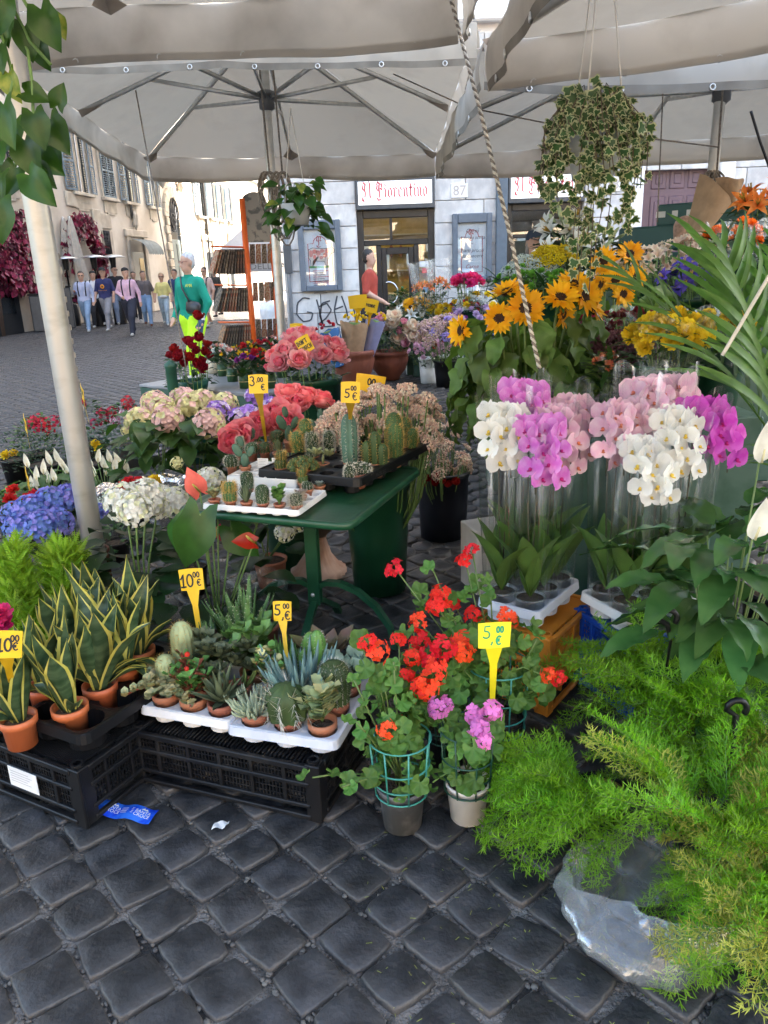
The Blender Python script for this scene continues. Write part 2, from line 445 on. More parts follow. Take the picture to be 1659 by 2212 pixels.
BLACK = {
    'i': (0.24, [_v(0.1), [(0.05, 0.82), (0.12, 0.76)]]),
    'l': (0.24, [[(0.03, 1.0), (0.1, 0.93), (0.1, 0.1), (0.18, 0.03)]]),
    'n': (0.48, [_v(0.1), [(0.1, 0.5), (0.24, 0.62), (0.33, 0.52), (0.33, 0.1), (0.41, 0.03)]]),
    'o': (0.44, [[(0.2, 0.62), (0.08, 0.5), (0.08, 0.12), (0.2, 0.02)], [(0.2, 0.62), (0.33, 0.5), (0.33, 0.12), (0.2, 0.02)]]),
    'r': (0.38, [_v(0.1), [(0.12, 0.5), (0.24, 0.63), (0.33, 0.53)]]),
    'e': (0.4, [[(0.2, 0.62), (0.08, 0.5), (0.08, 0.14), (0.2, 0.02), (0.34, 0.12)], [(0.2, 0.62), (0.32, 0.48), (0.1, 0.3)]]),
    't': (0.34, [[(0.13, 0.85), (0.11, 0.6), (0.11, 0.12), (0.22, 0.02), (0.3, 0.08)], [(0.0, 0.6), (0.28, 0.6)]]),
    'I': (0.55, [[(0.02, 0.9), (0.12, 1.0), (0.34, 0.86), (0.5, 0.98)], [(0.3, 0.86), (0.24, 0.6), (0.3, 0.3), (0.24, 0.06), (0.1, -0.06), (0.0, 0.06)],
                 [(0.12, 0.84), (0.04, 0.66), (0.14, 0.5), (0.2, 0.56)], [(0.0, -0.1), (0.18, -0.18), (0.4, -0.04)]]),
    'F': (0.62, [[(0.0, 0.82), (0.1, 1.0), (0.3, 0.88), (0.52, 1.0)], [(0.26, 0.88), (0.2, 0.6), (0.26, 0.3), (0.2, 0.02), (0.06, -0.1)],
                 [(0.44, 0.9), (0.44, 0.66)], [(0.22, 0.52), (0.34, 0.6), (0.5, 0.5)], [(0.08, 0.84), (0.0, 0.6), (0.1, 0.46)], [(0.0, 0.02), (0.16, -0.16), (0.42, -0.08)]]),
    ' ': (0.35, []),
}
def blackletter(txt, h, M=None, mi=0, wd=0.105):
    b = MB(); x = 0.0
    for ch in txt:
        wch, st = BLACK[ch]
        for p in st: stroke(b, [(x + q[0] * h, q[1] * h) for q in p], wd * h, mi, M, nib=R(38))
        x += (wch + 0.05) * h
    return b, x

# ================================================================ the piazza
def cobble_mat():
    m = mat('basalt_cobble', (0.015, 0.016, 0.018), 0.5, scale=11, col2=(0.052, 0.053, 0.057), lo=0.4, hi=0.75, rand=0.25, bump=0.22, bscale=70, spec=0.45)
    nt = m.node_tree; L = nt.links.new; P = nt.nodes['Principled BSDF']
    src = P.inputs['Base Color'].links[0].from_socket
    at_ = _n(nt, 'ShaderNodeAttribute'); at_.attribute_name = 'rim'
    no = _n(nt, 'ShaderNodeTexNoise'); no.inputs['Scale'].default_value = 30
    ml = _n(nt, 'ShaderNodeMath'); ml.operation = 'MULTIPLY'; L(at_.outputs['Fac'], ml.inputs[0]); L(no.outputs['Fac'], ml.inputs[1])
    mx = _n(nt, 'ShaderNodeMixRGB'); L(ml.outputs[0], mx.inputs[0]); L(src, mx.inputs[1]); mx.inputs[2].default_value = (0.12, 0.105, 0.09, 1)
    L(mx.outputs[0], P.inputs['Base Color'])
    return m
COBBLE = cobble_mat()
def piazza_mat():
    m = mat('piazza_paving', (0.085, 0.097, 0.125), 0.3, scale=0.5, col2=(0.125, 0.14, 0.175), spec=0.9)
    nt = m.node_tree; L = nt.links.new; P = nt.nodes['Principled BSDF']
    mp = _n(nt, 'ShaderNodeMapping'); mp.inputs['Rotation'].default_value = (0, 0, R(41)); mp.inputs['Scale'].default_value = (7.7, 7.7, 7.7)
    L(nt.nodes['Texture Coordinate'].outputs['Object'], mp.inputs[0])
    vo = _n(nt, 'ShaderNodeTexVoronoi'); vo.feature = 'DISTANCE_TO_EDGE'; vo.inputs['Scale'].default_value = 1.0; vo.inputs['Randomness'].default_value = 0.25
    L(mp.outputs[0], vo.inputs['Vector'])
    rp = _n(nt, 'ShaderNodeValToRGB'); rp.color_ramp.elements[0].position = 0.0; rp.color_ramp.elements[1].position = 0.12; L(vo.outputs[0], rp.inputs[0])
    b = _n(nt, 'ShaderNodeBump'); b.inputs['Strength'].default_value = 0.9; b.inputs['Distance'].default_value = 0.03; L(rp.outputs[0], b.inputs['Height'])
    L(b.outputs[0], P.inputs['Normal'])
    src = P.inputs['Base Color'].links[0].from_socket
    mx = _n(nt, 'ShaderNodeMixRGB'); L(rp.outputs[0], mx.inputs[0]); mx.inputs[1].default_value = (0.1, 0.09, 0.08, 1); L(src, mx.inputs[2]); L(mx.outputs[0], P.inputs['Base Color'])
    return m
piazza = tag(obj('piazza', MB().raw([(-140, -60, -0.03), (140, -60, -0.03), (140, 160, -0.03), (-140, 160, -0.03)], [(0, 1, 2, 3)]), piazza_mat()), kind='structure')
obj('joint_sand', MB().raw([(-16, 0.5, -0.016), (9, 0.5, -0.016), (9, 28, -0.016), (-16, 28, -0.016)], [(0, 1, 2, 3)]),
    mat('joint_sand', (0.02, 0.019, 0.018), 0.95, scale=7, col2=(0.2, 0.18, 0.16), lo=0.4, hi=0.6, bump=1.0, bscale=90), piazza)
def cobble(n=12, hi=True):
    s = 0.142 / 2; P = []
    sx, sy = U(0.92, 1.05), U(0.9, 1.04); pw = U(6, 14)
    sk = U(-0.1, 0.1)
    for i in range(n):
        a = 2 * pi * (i + 0.5) / n
        c, d = math.cos(a), math.sin(a)
        r = 1 / (abs(c) ** pw + abs(d) ** pw) ** (1 / pw) * U(0.965, 1.03)
        P.append((c * r * s * sx + d * r * s * sk, d * r * s * sy))
    P = np.array(P); V = []; rim = []
    rings = ((1.0, -0.04, 1), (1.0, -0.01, 1), (0.972, -0.0035, 0.9), (0.925, -0.0006, 0.25), (0.5, 0.001, 0.0)) if hi else ((1.0, -0.03, 1), (0.95, -0.003, 0.9), (0.78, 0.001, 0.1))
    tl = (U(-0.06, 0.06), U(-0.06, 0.06))
    for sc_, z, e in rings:
        for p in P:
            x, y = p * sc_; V.append((x, y, z + tl[0] * x + tl[1] * y + (U(-0.0012, 0.0012) if hi and z > -0.01 else 0))); rim.append(e)
    V.append((0, 0, 0.001)); rim.append(0)
    F = [(k * n + i, k * n + (i + 1) % n, (k + 1) * n + (i + 1) % n, (k + 1) * n + i) for k in range(len(rings) - 1) for i in range(n)]
    b = MB().raw(V, [np.array(F), np.array([((len(rings) - 1) * n + i, (len(rings) - 1) * n + (i + 1) % n, len(V) - 1) for i in range(n)])])
    return b, np.array(rim)
def set_rim(me, rim):
    a = me.attributes.new('rim', 'FLOAT', 'POINT'); a.data.foreach_set('value', rim.astype(np.float32))
def paving():
    g = R(41); pt = 0.150; cg, sg = math.cos(g), math.sin(g)
    spots = []
    for i in range(-60, 150):
        off = U(-0.02, 0.02)
        for j in range(-60, 240):
            u, v = i * pt, j * pt + off + 0.02 * math.sin(i * 0.7 + j * 0.23)
            u += 0.016 * math.sin(j * 0.31 + i * 0.05)
            x, y = u * cg - v * sg, u * sg + v * cg
            if not 1.0 < y < 28: continue
            d = np.array((x, y, -CAMH)); wd = d @ _fw
            px = 829.5 + FPX * (d @ _rt) / wd; py = 1106 - FPX * (d @ _up) / wd
            if not (-130 < px < 1790 and py < 2420): continue
            if y > 5 and px > 1330 or y > 14.6 and px > 640: continue
            spots.append((math.hypot(x, y), x, y, g + U(-0.07, 0.07), U(-0.005, 0.003)))
    spots.sort()
    vs = []
    for k in range(16):
        b, rim = cobble(20, True); me = b.mesh('cobblestone', COBBLE); set_rim(me, rim); vs.append(me)
    vis = [s for s in spots if s[0] < 3.2]
    for q in spots[:300]:
        link('cobblestone', rng.choice(vs), piazza, T(q[1], q[2], q[4]) @ RZ(q[3] + rng.choice((0, 1, 2, 3)) * pi / 2) @ S(U(0.95, 1.0), U(0.95, 1.0), 1))
    far = MB(); rims = []
    lib = [cobble(8, False) for _ in range(10)]; libf = [cobble(6, False) for _ in range(6)]; libn = [cobble(12, True) for _ in range(10)]
    for q in spots[300:]:
        b, rim = rng.choice(libn if q[0] < 4.2 else lib if q[0] < 11 else libf)
        far.add(b, T(q[1], q[2], q[4]) @ RZ(q[3] + rng.choice((0, 1)) * pi) @ S(U(0.94, 1.0), U(0.94, 1.0), 1)); rims.append(rim)
    me = far.mesh('cobblestones_beyond', COBBLE); set_rim(me, np.concatenate(rims))
    tag(link('paving_stones_beyond', me, piazza), kind='stuff')
    # crumbs of mortar and grit in the joints
    gr = MB(); pb = MB().blob((0, 0, 0), (1, 1, 0.6), 5, jit=0.3)
    for _ in range(3400):
        x, y = U(-1.6, 1.1), U(1.15, 3.2)
        u, v = (x * cg + y * sg) / pt, (-x * sg + y * cg) / pt
        if U(0, 1) < 0.5: u = round(u - 0.5) + 0.5 + U(-0.07, 0.07)
        else: v = round(v - 0.5) + 0.5 + U(-0.07, 0.07)
        u *= pt; v *= pt; gr.add(pb, T(u * cg - v * sg, u * sg + v * cg, -0.012) @ RZ(U(0, 6)) @ S(U(0.003, 0.009), U(0.003, 0.009), 0.006))
    tag(obj('joint_grit', gr, mat('joint_grit', (0.10, 0.09, 0.08), 0.95, isl=0.4)), 'loose crumbs of mortar and grit between the near cobblestones', 'grit', kind='stuff')
paving()

# ================================================================ buildings
PLASTER_L = mat('old_cream_plaster', (0.56, 0.48, 0.38), 0.9, scale=0.55, col2=(0.76, 0.69, 0.59), lo=0.38, hi=0.62, detail=9, bump=0.15, bscale=20)
TRAV = mat('travertine_trim', (0.5, 0.43, 0.33), 0.85, scale=2.5, col2=(0.64, 0.57, 0.46), detail=8, rand=0.1, bump=0.2, bscale=30)
STONE_UP = mat('pale_painted_stone', (0.77, 0.72, 0.68), 0.85, scale=1.8, col2=(0.82, 0.78, 0.745), detail=8, rand=0.025, bump=0.1, bscale=40)
STONE_LO = mat('greyish_travertine', (0.50, 0.47, 0.44), 0.8, scale=4, col2=(0.66, 0.62, 0.57), detail=9, rand=0.08, bump=0.15, bscale=50)
SHUT = mat('blue_grey_shutter', (0.17, 0.23, 0.27), 0.6, var=0.2, scale=3, rand=0.15)
DARKM = mat('dark_grey_metal', (0.055, 0.062, 0.07), 0.4, var=0.15, spec=0.5)
DARKW = mat('dark_brown_frame', (0.022, 0.02, 0.019), 0.35, var=0.3)
GLASSD = mat('dark_window_glass', (0.02, 0.024, 0.028), 0.06, var=0.2, spec=0.8)
CLEAR = film('shop_glass', (0.95, 0.97, 1.0), base=0.10, edge=0.8, rough=0.01, bump=0.0)
WHITEP = mat('white_paint', (0.75, 0.75, 0.73), 0.5, var=0.05)
IRON = mat('black_iron', (0.02, 0.02, 0.022), 0.5, var=0.2)

def stone_run(parent, runs, y, zs, mate, seedj, lenr=(0.62, 1.0), proud=0.02):
    """courses of dressed blocks along X, broken at the openings; each block its own piece"""
    cache = {}
    for k in range(len(zs) - 1):
        z0, z1 = zs[k], zs[k + 1]
        for (a, b) in runs(0.5 * (z0 + z1)):
            x = a - (seedj * 0.37 * k) % 0.4 * 0
            first = True
            while x < b - 0.02:
                ln = U(*lenr) * (0.6 if first and k % 2 else 1.0); first = False
                if b - (x + ln) < 0.3: ln = b - x
                key = (round(ln, 1), round(z1 - z0, 2))
                if key not in cache:
                    cache[key] = MB().box((0, 0, 0), (1, 0.08, z1 - z0 - 0.012), ch=0.008).mesh('stone_block', mate(z0), False)
                me = cache[key]
                o = link('stone_block', me, parent, T(x + ln / 2, y - proud + 0.04 + U(-0.003, 0.003), (z0 + z1) / 2) @ S(ln - 0.012, 1, 1))
                x += ln
FY = 15.0
def facade_x(px, py=560): return atY(px, py, FY)[0]
def butcher_building():
    b = thing('shop_building', 'pale stone corner building with the butcher shop fronts and dark posters', 'building', (0, FY, 0))
    X0 = facade_x(612)
    D1 = (facade_x(768, 420), facade_x(938, 420)); D2 = (facade_x(1096, 405), facade_x(1262, 405)); D3 = (facade_x(1390, 420), facade_x(1545, 420))
    ZT = 3.22
    def zY(px, py): return atY(px, py, FY)[2]
    op = [D1, D2, D3]
    def runs(z):
        r = []; x = X0
        if z < ZT + 0.02:
            for a_, b_ in op: r.append((x, a_)); x = b_
        r.append((x, 10.5)); return r
    zs = [0, 0.42, 0.8, 1.18, 1.56, 1.94, 2.32, 2.7, 3.08, 3.46, 3.84, 4.22, 4.6, 4.98, 5.36]
    stone_run(b, runs, 0.0, zs, lambda z: STONE_LO if z < 1.8 else STONE_UP, 1)
    # core of the block behind the facing, with the shop openings left free
    c = MB()
    for a_, b_ in ((X0, D1[0]), (D1[1], D2[0]), (D2[1], D3[0]), (D3[1], 36)):
        c.box(((a_ + b_) / 2, 0.35, ZT / 2), (b_ - a_, 0.6, ZT))
    c.box(((X0 + 36) / 2, 0.35, (ZT + 26) / 2), (36 - X0, 0.6, 26 - ZT))
    c.box((X0 + 0.3, 16.5, 13), (0.598, 31.6, 26)); c.box(((X0 + 36) / 2, 16.5, 26.2), (36 - X0 + 1, 33, 0.4)); c.box((35.7, 16.5, 13), (0.59, 31.6, 26))
    c.box(((X0 + 36) / 2, 4.6, 13), (36 - X0 - 1.3, 0.3, 25.5))
    obj('wall', c, STONE_UP, b, smooth=False)
    # ---- shop fronts
    redm = mat('sign_red', (0.55, 0.06, 0.07), 0.5, var=0.1); redl = mat('sign_pale_red', (0.78, 0.42, 0.42), 0.5, var=0.1)
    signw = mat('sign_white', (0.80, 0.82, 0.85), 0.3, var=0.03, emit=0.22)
    def front(D, px0, px1, name, letters_w):
        zt, zb = zY((px0 + px1) / 2, 384 if D is D1 else 372), zY((px0 + px1) / 2, 452 if D is D1 else 438)
        w_ = D[1] - D[0]; cx = (D[0] + D[1]) / 2
        sb = obj('signboard', MB().box((cx, -0.02, (zt + zb) / 2), (w_, 0.16, zt - zb), ch=0.01), DARKM, b, smooth=False)
        obj('sign_panel', MB().box((cx, -0.106, (zt + zb) / 2 + 0.01), (w_ - 0.1, 0.02, zt - zb - 0.14), ch=0.004), signw, sb, smooth=False)
        h = (zt - zb) * 0.5
        tb, tw = blackletter('Il Fiorentino', h)
        sx = letters_w * w_ / tw
        Mt = T(cx - tw * sx / 2, -0.119, zb + (zt - zb) * 0.37) @ RX(pi / 2) @ S(sx, 1, 1)
        t2 = MB().add(tb, Mt @ T(h * 0.06, -h * 0.06, -0.001), 1).add(tb, Mt @ T(0, 0, 0.001), 0)
        obj('sign_lettering', t2, [redm, redl], sb, smooth=False)
        return zt, zb, cx, w_
    zt, zb, cx, w_ = front(D1, 768, 938, 'a', 0.84)
    # door unit of the first shop
    fr = MB(); z1 = zb
    ztr = zY(850, 535) ; 
    for x in (D1[0] + 0.06, D1[1] - 0.06): fr.box((x, 0.12, z1 / 2), (0.12, 0.14, z1), ch=0.01)
    fr.box((cx, 0.12, z1 - 0.07), (w_ - 0.242, 0.16, 0.14), ch=0.01)
    fr.box((cx, 0.12, 2.02), (w_ - 0.242, 0.12, 0.1), ch=0.01)
    fr.box((D1[0] + w_ * 0.44, 0.12, (2.07 + z1 - 0.14) / 2), (0.05, 0.1, z1 - 0.14 - 2.07), ch=0.005)
    for x in (D1[0] + w_ * 0.27, D1[0] + w_ * 0.76): fr.box((x, 0.12, 0.985), (0.09, 0.13, 1.965), ch=0.01)
    for xa, xb in ((D1[0] + 0.12, D1[0] + w_ * 0.27 - 0.045), (D1[0] + w_ * 0.76 + 0.045, D1[1] - 0.12)):
        fr.box(((xa + xb) / 2, 0.12, 0.3), (xb - xa, 0.1, 0.6), ch=0.01)
    obj('shop_frame', fr, DARKW, b, smooth=False)
    dr = MB(); dx0, dx1 = D1[0] + w_ * 0.27 + 0.047, D1[0] + w_ * 0.76 - 0.047
    for x in (dx0 + 0.05, dx1 - 0.05): dr.box((x, 0.1, 0.98), (0.1, 0.06, 1.9), ch=0.008)
    dr.box(((dx0 + dx1) / 2, 0.1, 1.87), (dx1 - dx0 - 0.202, 0.06, 0.12), ch=0.008); dr.box(((dx0 + dx1) / 2, 0.1, 0.2), (dx1 - dx0 - 0.202, 0.06, 0.36), ch=0.008)
    d = obj('door', dr, DARKW, b, smooth=False)
    obj('handle', MB().tube([(dx0 + 0.12 + 0.17 * math.cos(a), 0.02, 1.12 + 0.2 * math.sin(a)) for a in np.linspace(-1.9, 1.9, 14)], 0.015, 8), mat('steel', (0.7, 0.7, 0.7), 0.2, metal=1.0, var=0.05), d)
    for xa, xb, za, zb_ in ((dx0 + 0.1, dx1 - 0.1, 0.38, 1.81), (D1[0] + 0.12, D1[0] + w_ * 0.27 - 0.045, 0.6, 1.97), (D1[0] + w_ * 0.76 + 0.045, D1[1] - 0.12, 0.6, 1.97),
                            (D1[0] + 0.12, D1[0] + w_ * 0.44 - 0.025, 2.07, z1 - 0.14), (D1[0] + w_ * 0.44 + 0.025, D1[1] - 0.12, 2.07, z1 - 0.14)):
        obj('pane', MB().box(((xa + xb) / 2, 0.12, (za + zb_) / 2), (xb - xa, 0.006, zb_ - za)), CLEAR, b, smooth=False)
    # what shows through the glass
    warm = mat('shop_wall_warm', (0.62, 0.5, 0.22), 0.8, var=0.1); tile = mat('shop_floor', (0.25, 0.2, 0.16), 0.5)
    inn = MB(); inn.box((cx, 4.3, 1.6), (4.2, 0.1, 3.2)); inn.box((cx - 2.0, 2.4, 1.6), (0.1, 3.7, 3.2)); inn.box((cx + 2.0, 2.4, 1.6), (0.1, 3.7, 3.2)); inn.box((cx, 2.4, 3.22), (4.1, 3.7, 0.05))
    obj('shop_interior', inn, warm, b, smooth=False)
    obj('shop_floor', MB().box((cx, 2.4, 0.02), (4.08, 3.7, 0.04)), tile, b, smooth=False)
    ct = MB(); ct.box((cx + 0.1, 2.3, 0.55), (2.6, 0.7, 1.0), ch=0.02)
    obj('counter', ct, mat('counter_steel', (0.4, 0.38, 0.35), 0.3, metal=0.6), b, smooth=False)
    sh = MB()
    for z in (1.5, 1.9, 2.3): sh.box((cx, 4.1, z), (2.8, 0.25, 0.03))
    shelf = obj('wall_shelf', sh, WHITEP, b, smooth=False)
    hm = MB()
    for i in range(9): hm.blob((cx - 0.9 + i * 0.22, 3.6, 1.95 - U(0, 0.1)), (0.05, 0.05, 0.16), 6)
    obj('hanging_salami', hm, mat('salami', (0.3, 0.12, 0.09), 0.6, isl=0.3), b)
    for x in (cx - 0.4, cx + 0.6):
        lp = obj('ceiling_lamp', MB().lathe([(0.001, 0), (0.11, 0.0), (0.1, 0.05), (0.001, 0.06)], 16), mat('lamp_glow', (1, 0.85, 0.5), emit=9.0, var=0), b, T(x, 1.6, 2.95))
    st = MB().box((0, 0, 0), (0.2, 0.004, 0.1)); obj('notice', st, WHITEP, b, T(D1[0] + w_ * 0.87, 0.105, 1.62), smooth=False)
    st = MB().box((0, 0, 0), (0.11, 0.004, 0.09)); obj('sticker', st, mat('sticker_red', (0.6, 0.02, 0.03), 0.4), b, T(D1[0] + w_ * 0.87, 0.105, 1.5), smooth=False)
    st = MB().box((0, 0, 0), (0.1, 0.004, 0.16)); obj('sticker', st, mat('sticker_blue', (0.2, 0.35, 0.5), 0.4), b, T(D1[0] + w_ * 0.87, 0.105, 1.18), smooth=False)
    # ---- second shop front
    zt, zb, cx2, w2 = front(D2, 1098, 1252, 'b', 0.84)
    f2 = MB()
    for x in (D2[0] + 0.05, D2[1] - 0.05): f2.box((x, 0.14, zb / 2), (0.1, 0.14, zb), ch=0.01)
    f2.box((cx2, 0.14, zb - 0.06), (w2 - 0.202, 0.16, 0.12), ch=0.01); f2.box((cx2, 0.14, 2.05), (w2 - 0.202, 0.1, 0.07), ch=0.01)
    f2.box((cx2 - 0.15, 0.14, 1.0), (0.06, 0.1, 2.03), ch=0.01); f2.box((cx2, 0.14, 0.25), (w2 - 0.202, 0.1, 0.5), ch=0.01)
    obj('shop_frame', f2, DARKW, b, smooth=False)
    obj('pane', MB().box((cx2, 0.14, 1.28), (w2 - 0.2, 0.006, 1.5)), CLEAR, b, smooth=False)
    obj('pane', MB().box((cx2, 0.14, (2.085 + zb - 0.12) / 2), (w2 - 0.2, 0.006, zb - 0.12 - 2.085)), CLEAR, b, smooth=False)
    i2 = MB(); i2.box((cx2, 2.2, 1.6), (2.6, 0.1, 3.0)); i2.box((cx2, 1.2, 0.6), (1.5, 0.6, 1.2)); obj('shop_interior', i2, mat('shop_dim', (0.2, 0.18, 0.13), 0.8), b, smooth=False)
    obj('pilaster', MB().box((D2[0] - 0.11, -0.05, 1.62), (0.2, 0.16, 3.24), ch=0.012), mat('blue_grey_pilaster', (0.1, 0.125, 0.15), 0.5), b, smooth=False)
    # ---- purple panelled door
    cx3 = (D3[0] + D3[1]) / 2; w3 = D3[1] - D3[0]
    pd = MB(); pur = mat('purple_door_paint', (0.125, 0.07, 0.085), 0.45, var=0.15, scale=3)
    pd.box((cx3, 0.2, 1.62), (w3, 0.06, 3.22), ch=0.01)
    d3 = obj('door', pd, pur, b, smooth=False)
    for i in range(3):
        for (za, zb_) in ((2.78, 3.12), (1.7, 2.66), (0.5, 1.5)):
            wv = (w3 - 0.3) / 3
            x = D3[0] + 0.15 + wv * (i + 0.5)
            q = MB().box((x, 0.165, (za + zb_) / 2), (wv - 0.06, 0.03, zb_ - za), ch=0.014).box((x, 0.15, (za + zb_) / 2), (wv - 0.2, 0.03, zb_ - za - 0.16), ch=0.014)
            obj('panel', q, pur, d3, smooth=False)
    for x in (D3[0] - 0.16, D3[1] + 0.16):
        obj('pilaster', MB().box((x, -0.05, 1.75), (0.26, 0.1, 3.5), ch=0.02), STONE_UP, b, smooth=False)
    # ---- house numbers
    for (px, py, s_) in ((992, 412, '87'), (1322, 398, '18')):
        p = atY(px, py, FY)
        pl = obj('number_plate', MB().box((p[0], -0.03, p[2]), (0.3, 0.02, 0.24), ch=0.004), STONE_UP, b, smooth=False)
        obj('number', text_mb(s_, 0.24), mat('number_grey', (0.5, 0.42, 0.36), 0.8), pl, T(p[0], -0.043, p[2] - 0.08) @ RX(pi / 2), smooth=False)
    # ---- string course and upper windows
    sc_ = MB().box(((X0 + 36) / 2, -0.08, 5.6), (36 - X0, 0.2, 0.22), ch=0.03); obj('string_course', sc_, STONE_UP, b, smooth=False)
    for fl in range(4):
        for i in range(9):
            x = X0 + 1.4 + i * 3.2; z = 7.4 + fl * 4.4
            wn = obj('window', MB().box((x, 0.02, z), (1.2, 0.12, 2.1), ch=0.02), GLASSD, b, smooth=False)
            for s_ in (-1, 1): obj('shutter', MB().box((x + s_ * 0.92, 0.0, z), (0.6, 0.08, 2.1), ch=0.01), SHUT, wn, smooth=False)
    # ---- drainpipe and meter box at the corner
    p = facade_x(622, 560)
    obj('drainpipe', MB().tube([(p, -0.06, 0.1), (p, -0.06, 6)], 0.035, 8), mat('grey_pipe', (0.35, 0.37, 0.4), 0.5), b)
    q = atY(622, 560, FY - 0.12)
    obj('sticker', MB().box((q[0], -0.11, q[2]), (0.14, 0.03, 0.5), ch=0.01), DARKM, b, smooth=False)
    # ---- graffiti on the lower wall
    gp = mat('graffiti_spray', (0.06, 0.06, 0.065), 0.7, var=0.2); g = MB()
    def P2(pp): return [(atY(a, c_, FY - 0.03)[0], atY(a, c_, FY - 0.03)[2]) for a, c_ in pp]
    for pp in ([(668, 645), (655, 643), (642, 655), (641, 680), (655, 695), (672, 692), (676, 676), (664, 674)], [(684, 648), (690, 670), (696, 700)],
               [(712, 650), (696, 655), (690, 680), (700, 706), (722, 704)], [(690, 662), (706, 655), (716, 670), (704, 688), (688, 700)],
               [(728, 640), (722, 670), (728, 700), (745, 706), (757, 694)], [(724, 668), (740, 662)], [(738, 640), (748, 668), (752, 690)], [(763, 660), (768, 690), (778, 700)]):
        q2 = np.array(P2(pp)); t_ = np.linspace(0, 1, len(q2)); tt = np.linspace(0, 1, 20)
        pts = np.stack([np.interp(tt, t_, q2[:, 0]), np.interp(tt, t_, q2[:, 1])], 1)
        stroke(g, pts, 0.028, 0, T(0, -0.03 - 0.0, 0) @ RX(pi / 2))
    obj('graffiti', g, gp, b, smooth=False)
    return b
BB = butcher_building()

def poster(x0, y0, x1, y1, label, kind):
    p0, p1 = atY(x0, y0, FY - 0.1), atY(x1, y1, FY - 0.1)
    W, H = p1[0] - p0[0], p0[2] - p1[2]
    t = thing('wall_poster_case', label, 'poster case', ((p0[0] + p1[0]) / 2, FY - 0.025, p1[2]))
    f = MB()
    for x in (-W / 2 + 0.05, W / 2 - 0.05): f.box((x, -0.05, H / 2), (0.1, 0.1, H), ch=0.012)
    f.box((0, -0.05, H - 0.08), (W - 0.202, 0.1, 0.16), ch=0.012); f.box((0, -0.05, 0.05), (W - 0.202, 0.1, 0.1), ch=0.012)
    obj('frame', f, mat('blue_grey_case', (0.115, 0.135, 0.16), 0.5), t, smooth=False)
    obj('board', MB().box((0, -0.02, H / 2 - 0.03), (W - 0.2, 0.02, H - 0.26)), mat('poster_white', (0.72, 0.76, 0.8), 0.4, var=0.03), t, smooth=False)
    rd = mat('poster_red', (0.45, 0.07, 0.09), 0.5); blk = mat('poster_ink', (0.06, 0.06, 0.07), 0.5); grn = mat('poster_green', (0.05, 0.3, 0.1), 0.5); pk = mat('poster_pink', (0.7, 0.25, 0.22), 0.5); wh = mat('poster_cream', (0.75, 0.68, 0.6), 0.5)
    pr = MB(); M = T(0, -0.0325, 0) @ RX(pi / 2); w2, h1, h0 = W / 2 - 0.17, H - 0.3, 0.17
    stroke(pr, [(-w2, h0), (w2, h0), (w2, h1 - 0.1), (0.12, h1 - 0.1)] + arc(0, h1 - 0.1, 0.12, 0, 180, 8) + [(-w2, h1 - 0.1), (-w2, h0), (-w2 + 0.01, h0)], 0.014, 0, M)
    fb, fw_ = blackletter('F', 0.17); pr.add(fb, M @ T(-fw_ / 2, h1 - 0.14, 0), 0)
    if kind == 'cow':
        k = W / 1.1; oy = H * 0.48
        body = np.array([(-.3, .2), (-.31, .0), (-.26, -.08), (-.26, -.22), (-.21, -.22), (-.2, -.08), (.1, -.1), (.14, -.22), (.19, -.22), (.19, -.06), (.24, .02), (.3, .1), (.37, .12), (.38, .18), (.3, .26), (.24, .22), (0, .22), (-.2, .24)]) * k
        V = np.c_[body, np.zeros(len(body))]; pr.raw(np.r_[V, [(0, 0.08 * k, 0)]], [(i, (i + 1) % len(V), len(V)) for i in range(len(V))], 4, M @ T(0, oy, 0))
        stroke(pr, np.r_[body, body[:1]], 0.01, 1, M @ T(0, oy, 0.001))
        for (x, y, rx, ry) in ((-.24, .1, .055, .09), (-.14, .15, .07, .055), (-.05, .1, .06, .08), (.05, .16, .06, .05), (.12, .05, .06, .06), (.17, .15, .05, .06), (-.15, .02, .05, .05), (.02, .0, .05, .05)):
            a = np.linspace(0, 2 * pi, 10, endpoint=False); q = np.c_[x + rx * np.cos(a) * (1 + 0.15 * np.cos(3 * a)), y + ry * np.sin(a), 0 * a] * k
            pr.raw(q, [tuple(range(10))], 3, M @ T(0, oy, 0.0015))
        pr.raw([(-.3 * k, -.26 * k, 0), (.22 * k, -.26 * k, 0), (.22 * k, -.21 * k, 0), (-.3 * k, -.21 * k, 0)], [(0, 1, 2, 3)], 2, M @ T(0, oy, 0.001))
        for i in range(12):
            yy = oy - 0.33 * k - i * 0.036; stroke(pr, [(-w2 + 0.07, yy), (w2 - 0.08 - U(0, 0.12), yy)], 0.012, 0 if i % 3 == 0 else 1, M)
    else:
        for s_, y, c_, sz in (('Carni', 0.72, 1, 0.15), ('di prima scelta', 0.63, 1, 0.115), ('~', 0.55, 1, 0.1), ('Piatti pronti', 0.44, 1, 0.125), ('da cuocere', 0.36, 1, 0.125), ('~', 0.3, 1, 0.1), ('Carne', 0.2, 0, 0.14)):
            pr.add(text_mb(s_, sz * W / 1.02, 0.3), M @ T(0, H * y, 0), c_)
    obj('print', pr, [rd, blk, grn, pk, wh], t, smooth=False)
    obj('glass', MB().box((0, -0.06, H / 2 - 0.03), (W - 0.202, 0.004, H - 0.262)), CLEAR, t, smooth=False)
poster(641, 477, 741, 627, 'framed poster case with a cow cut diagram left of the shop door', 'cow')
poster(977, 462, 1062, 607, 'framed poster case with italic writing right of the shop door', 'text')

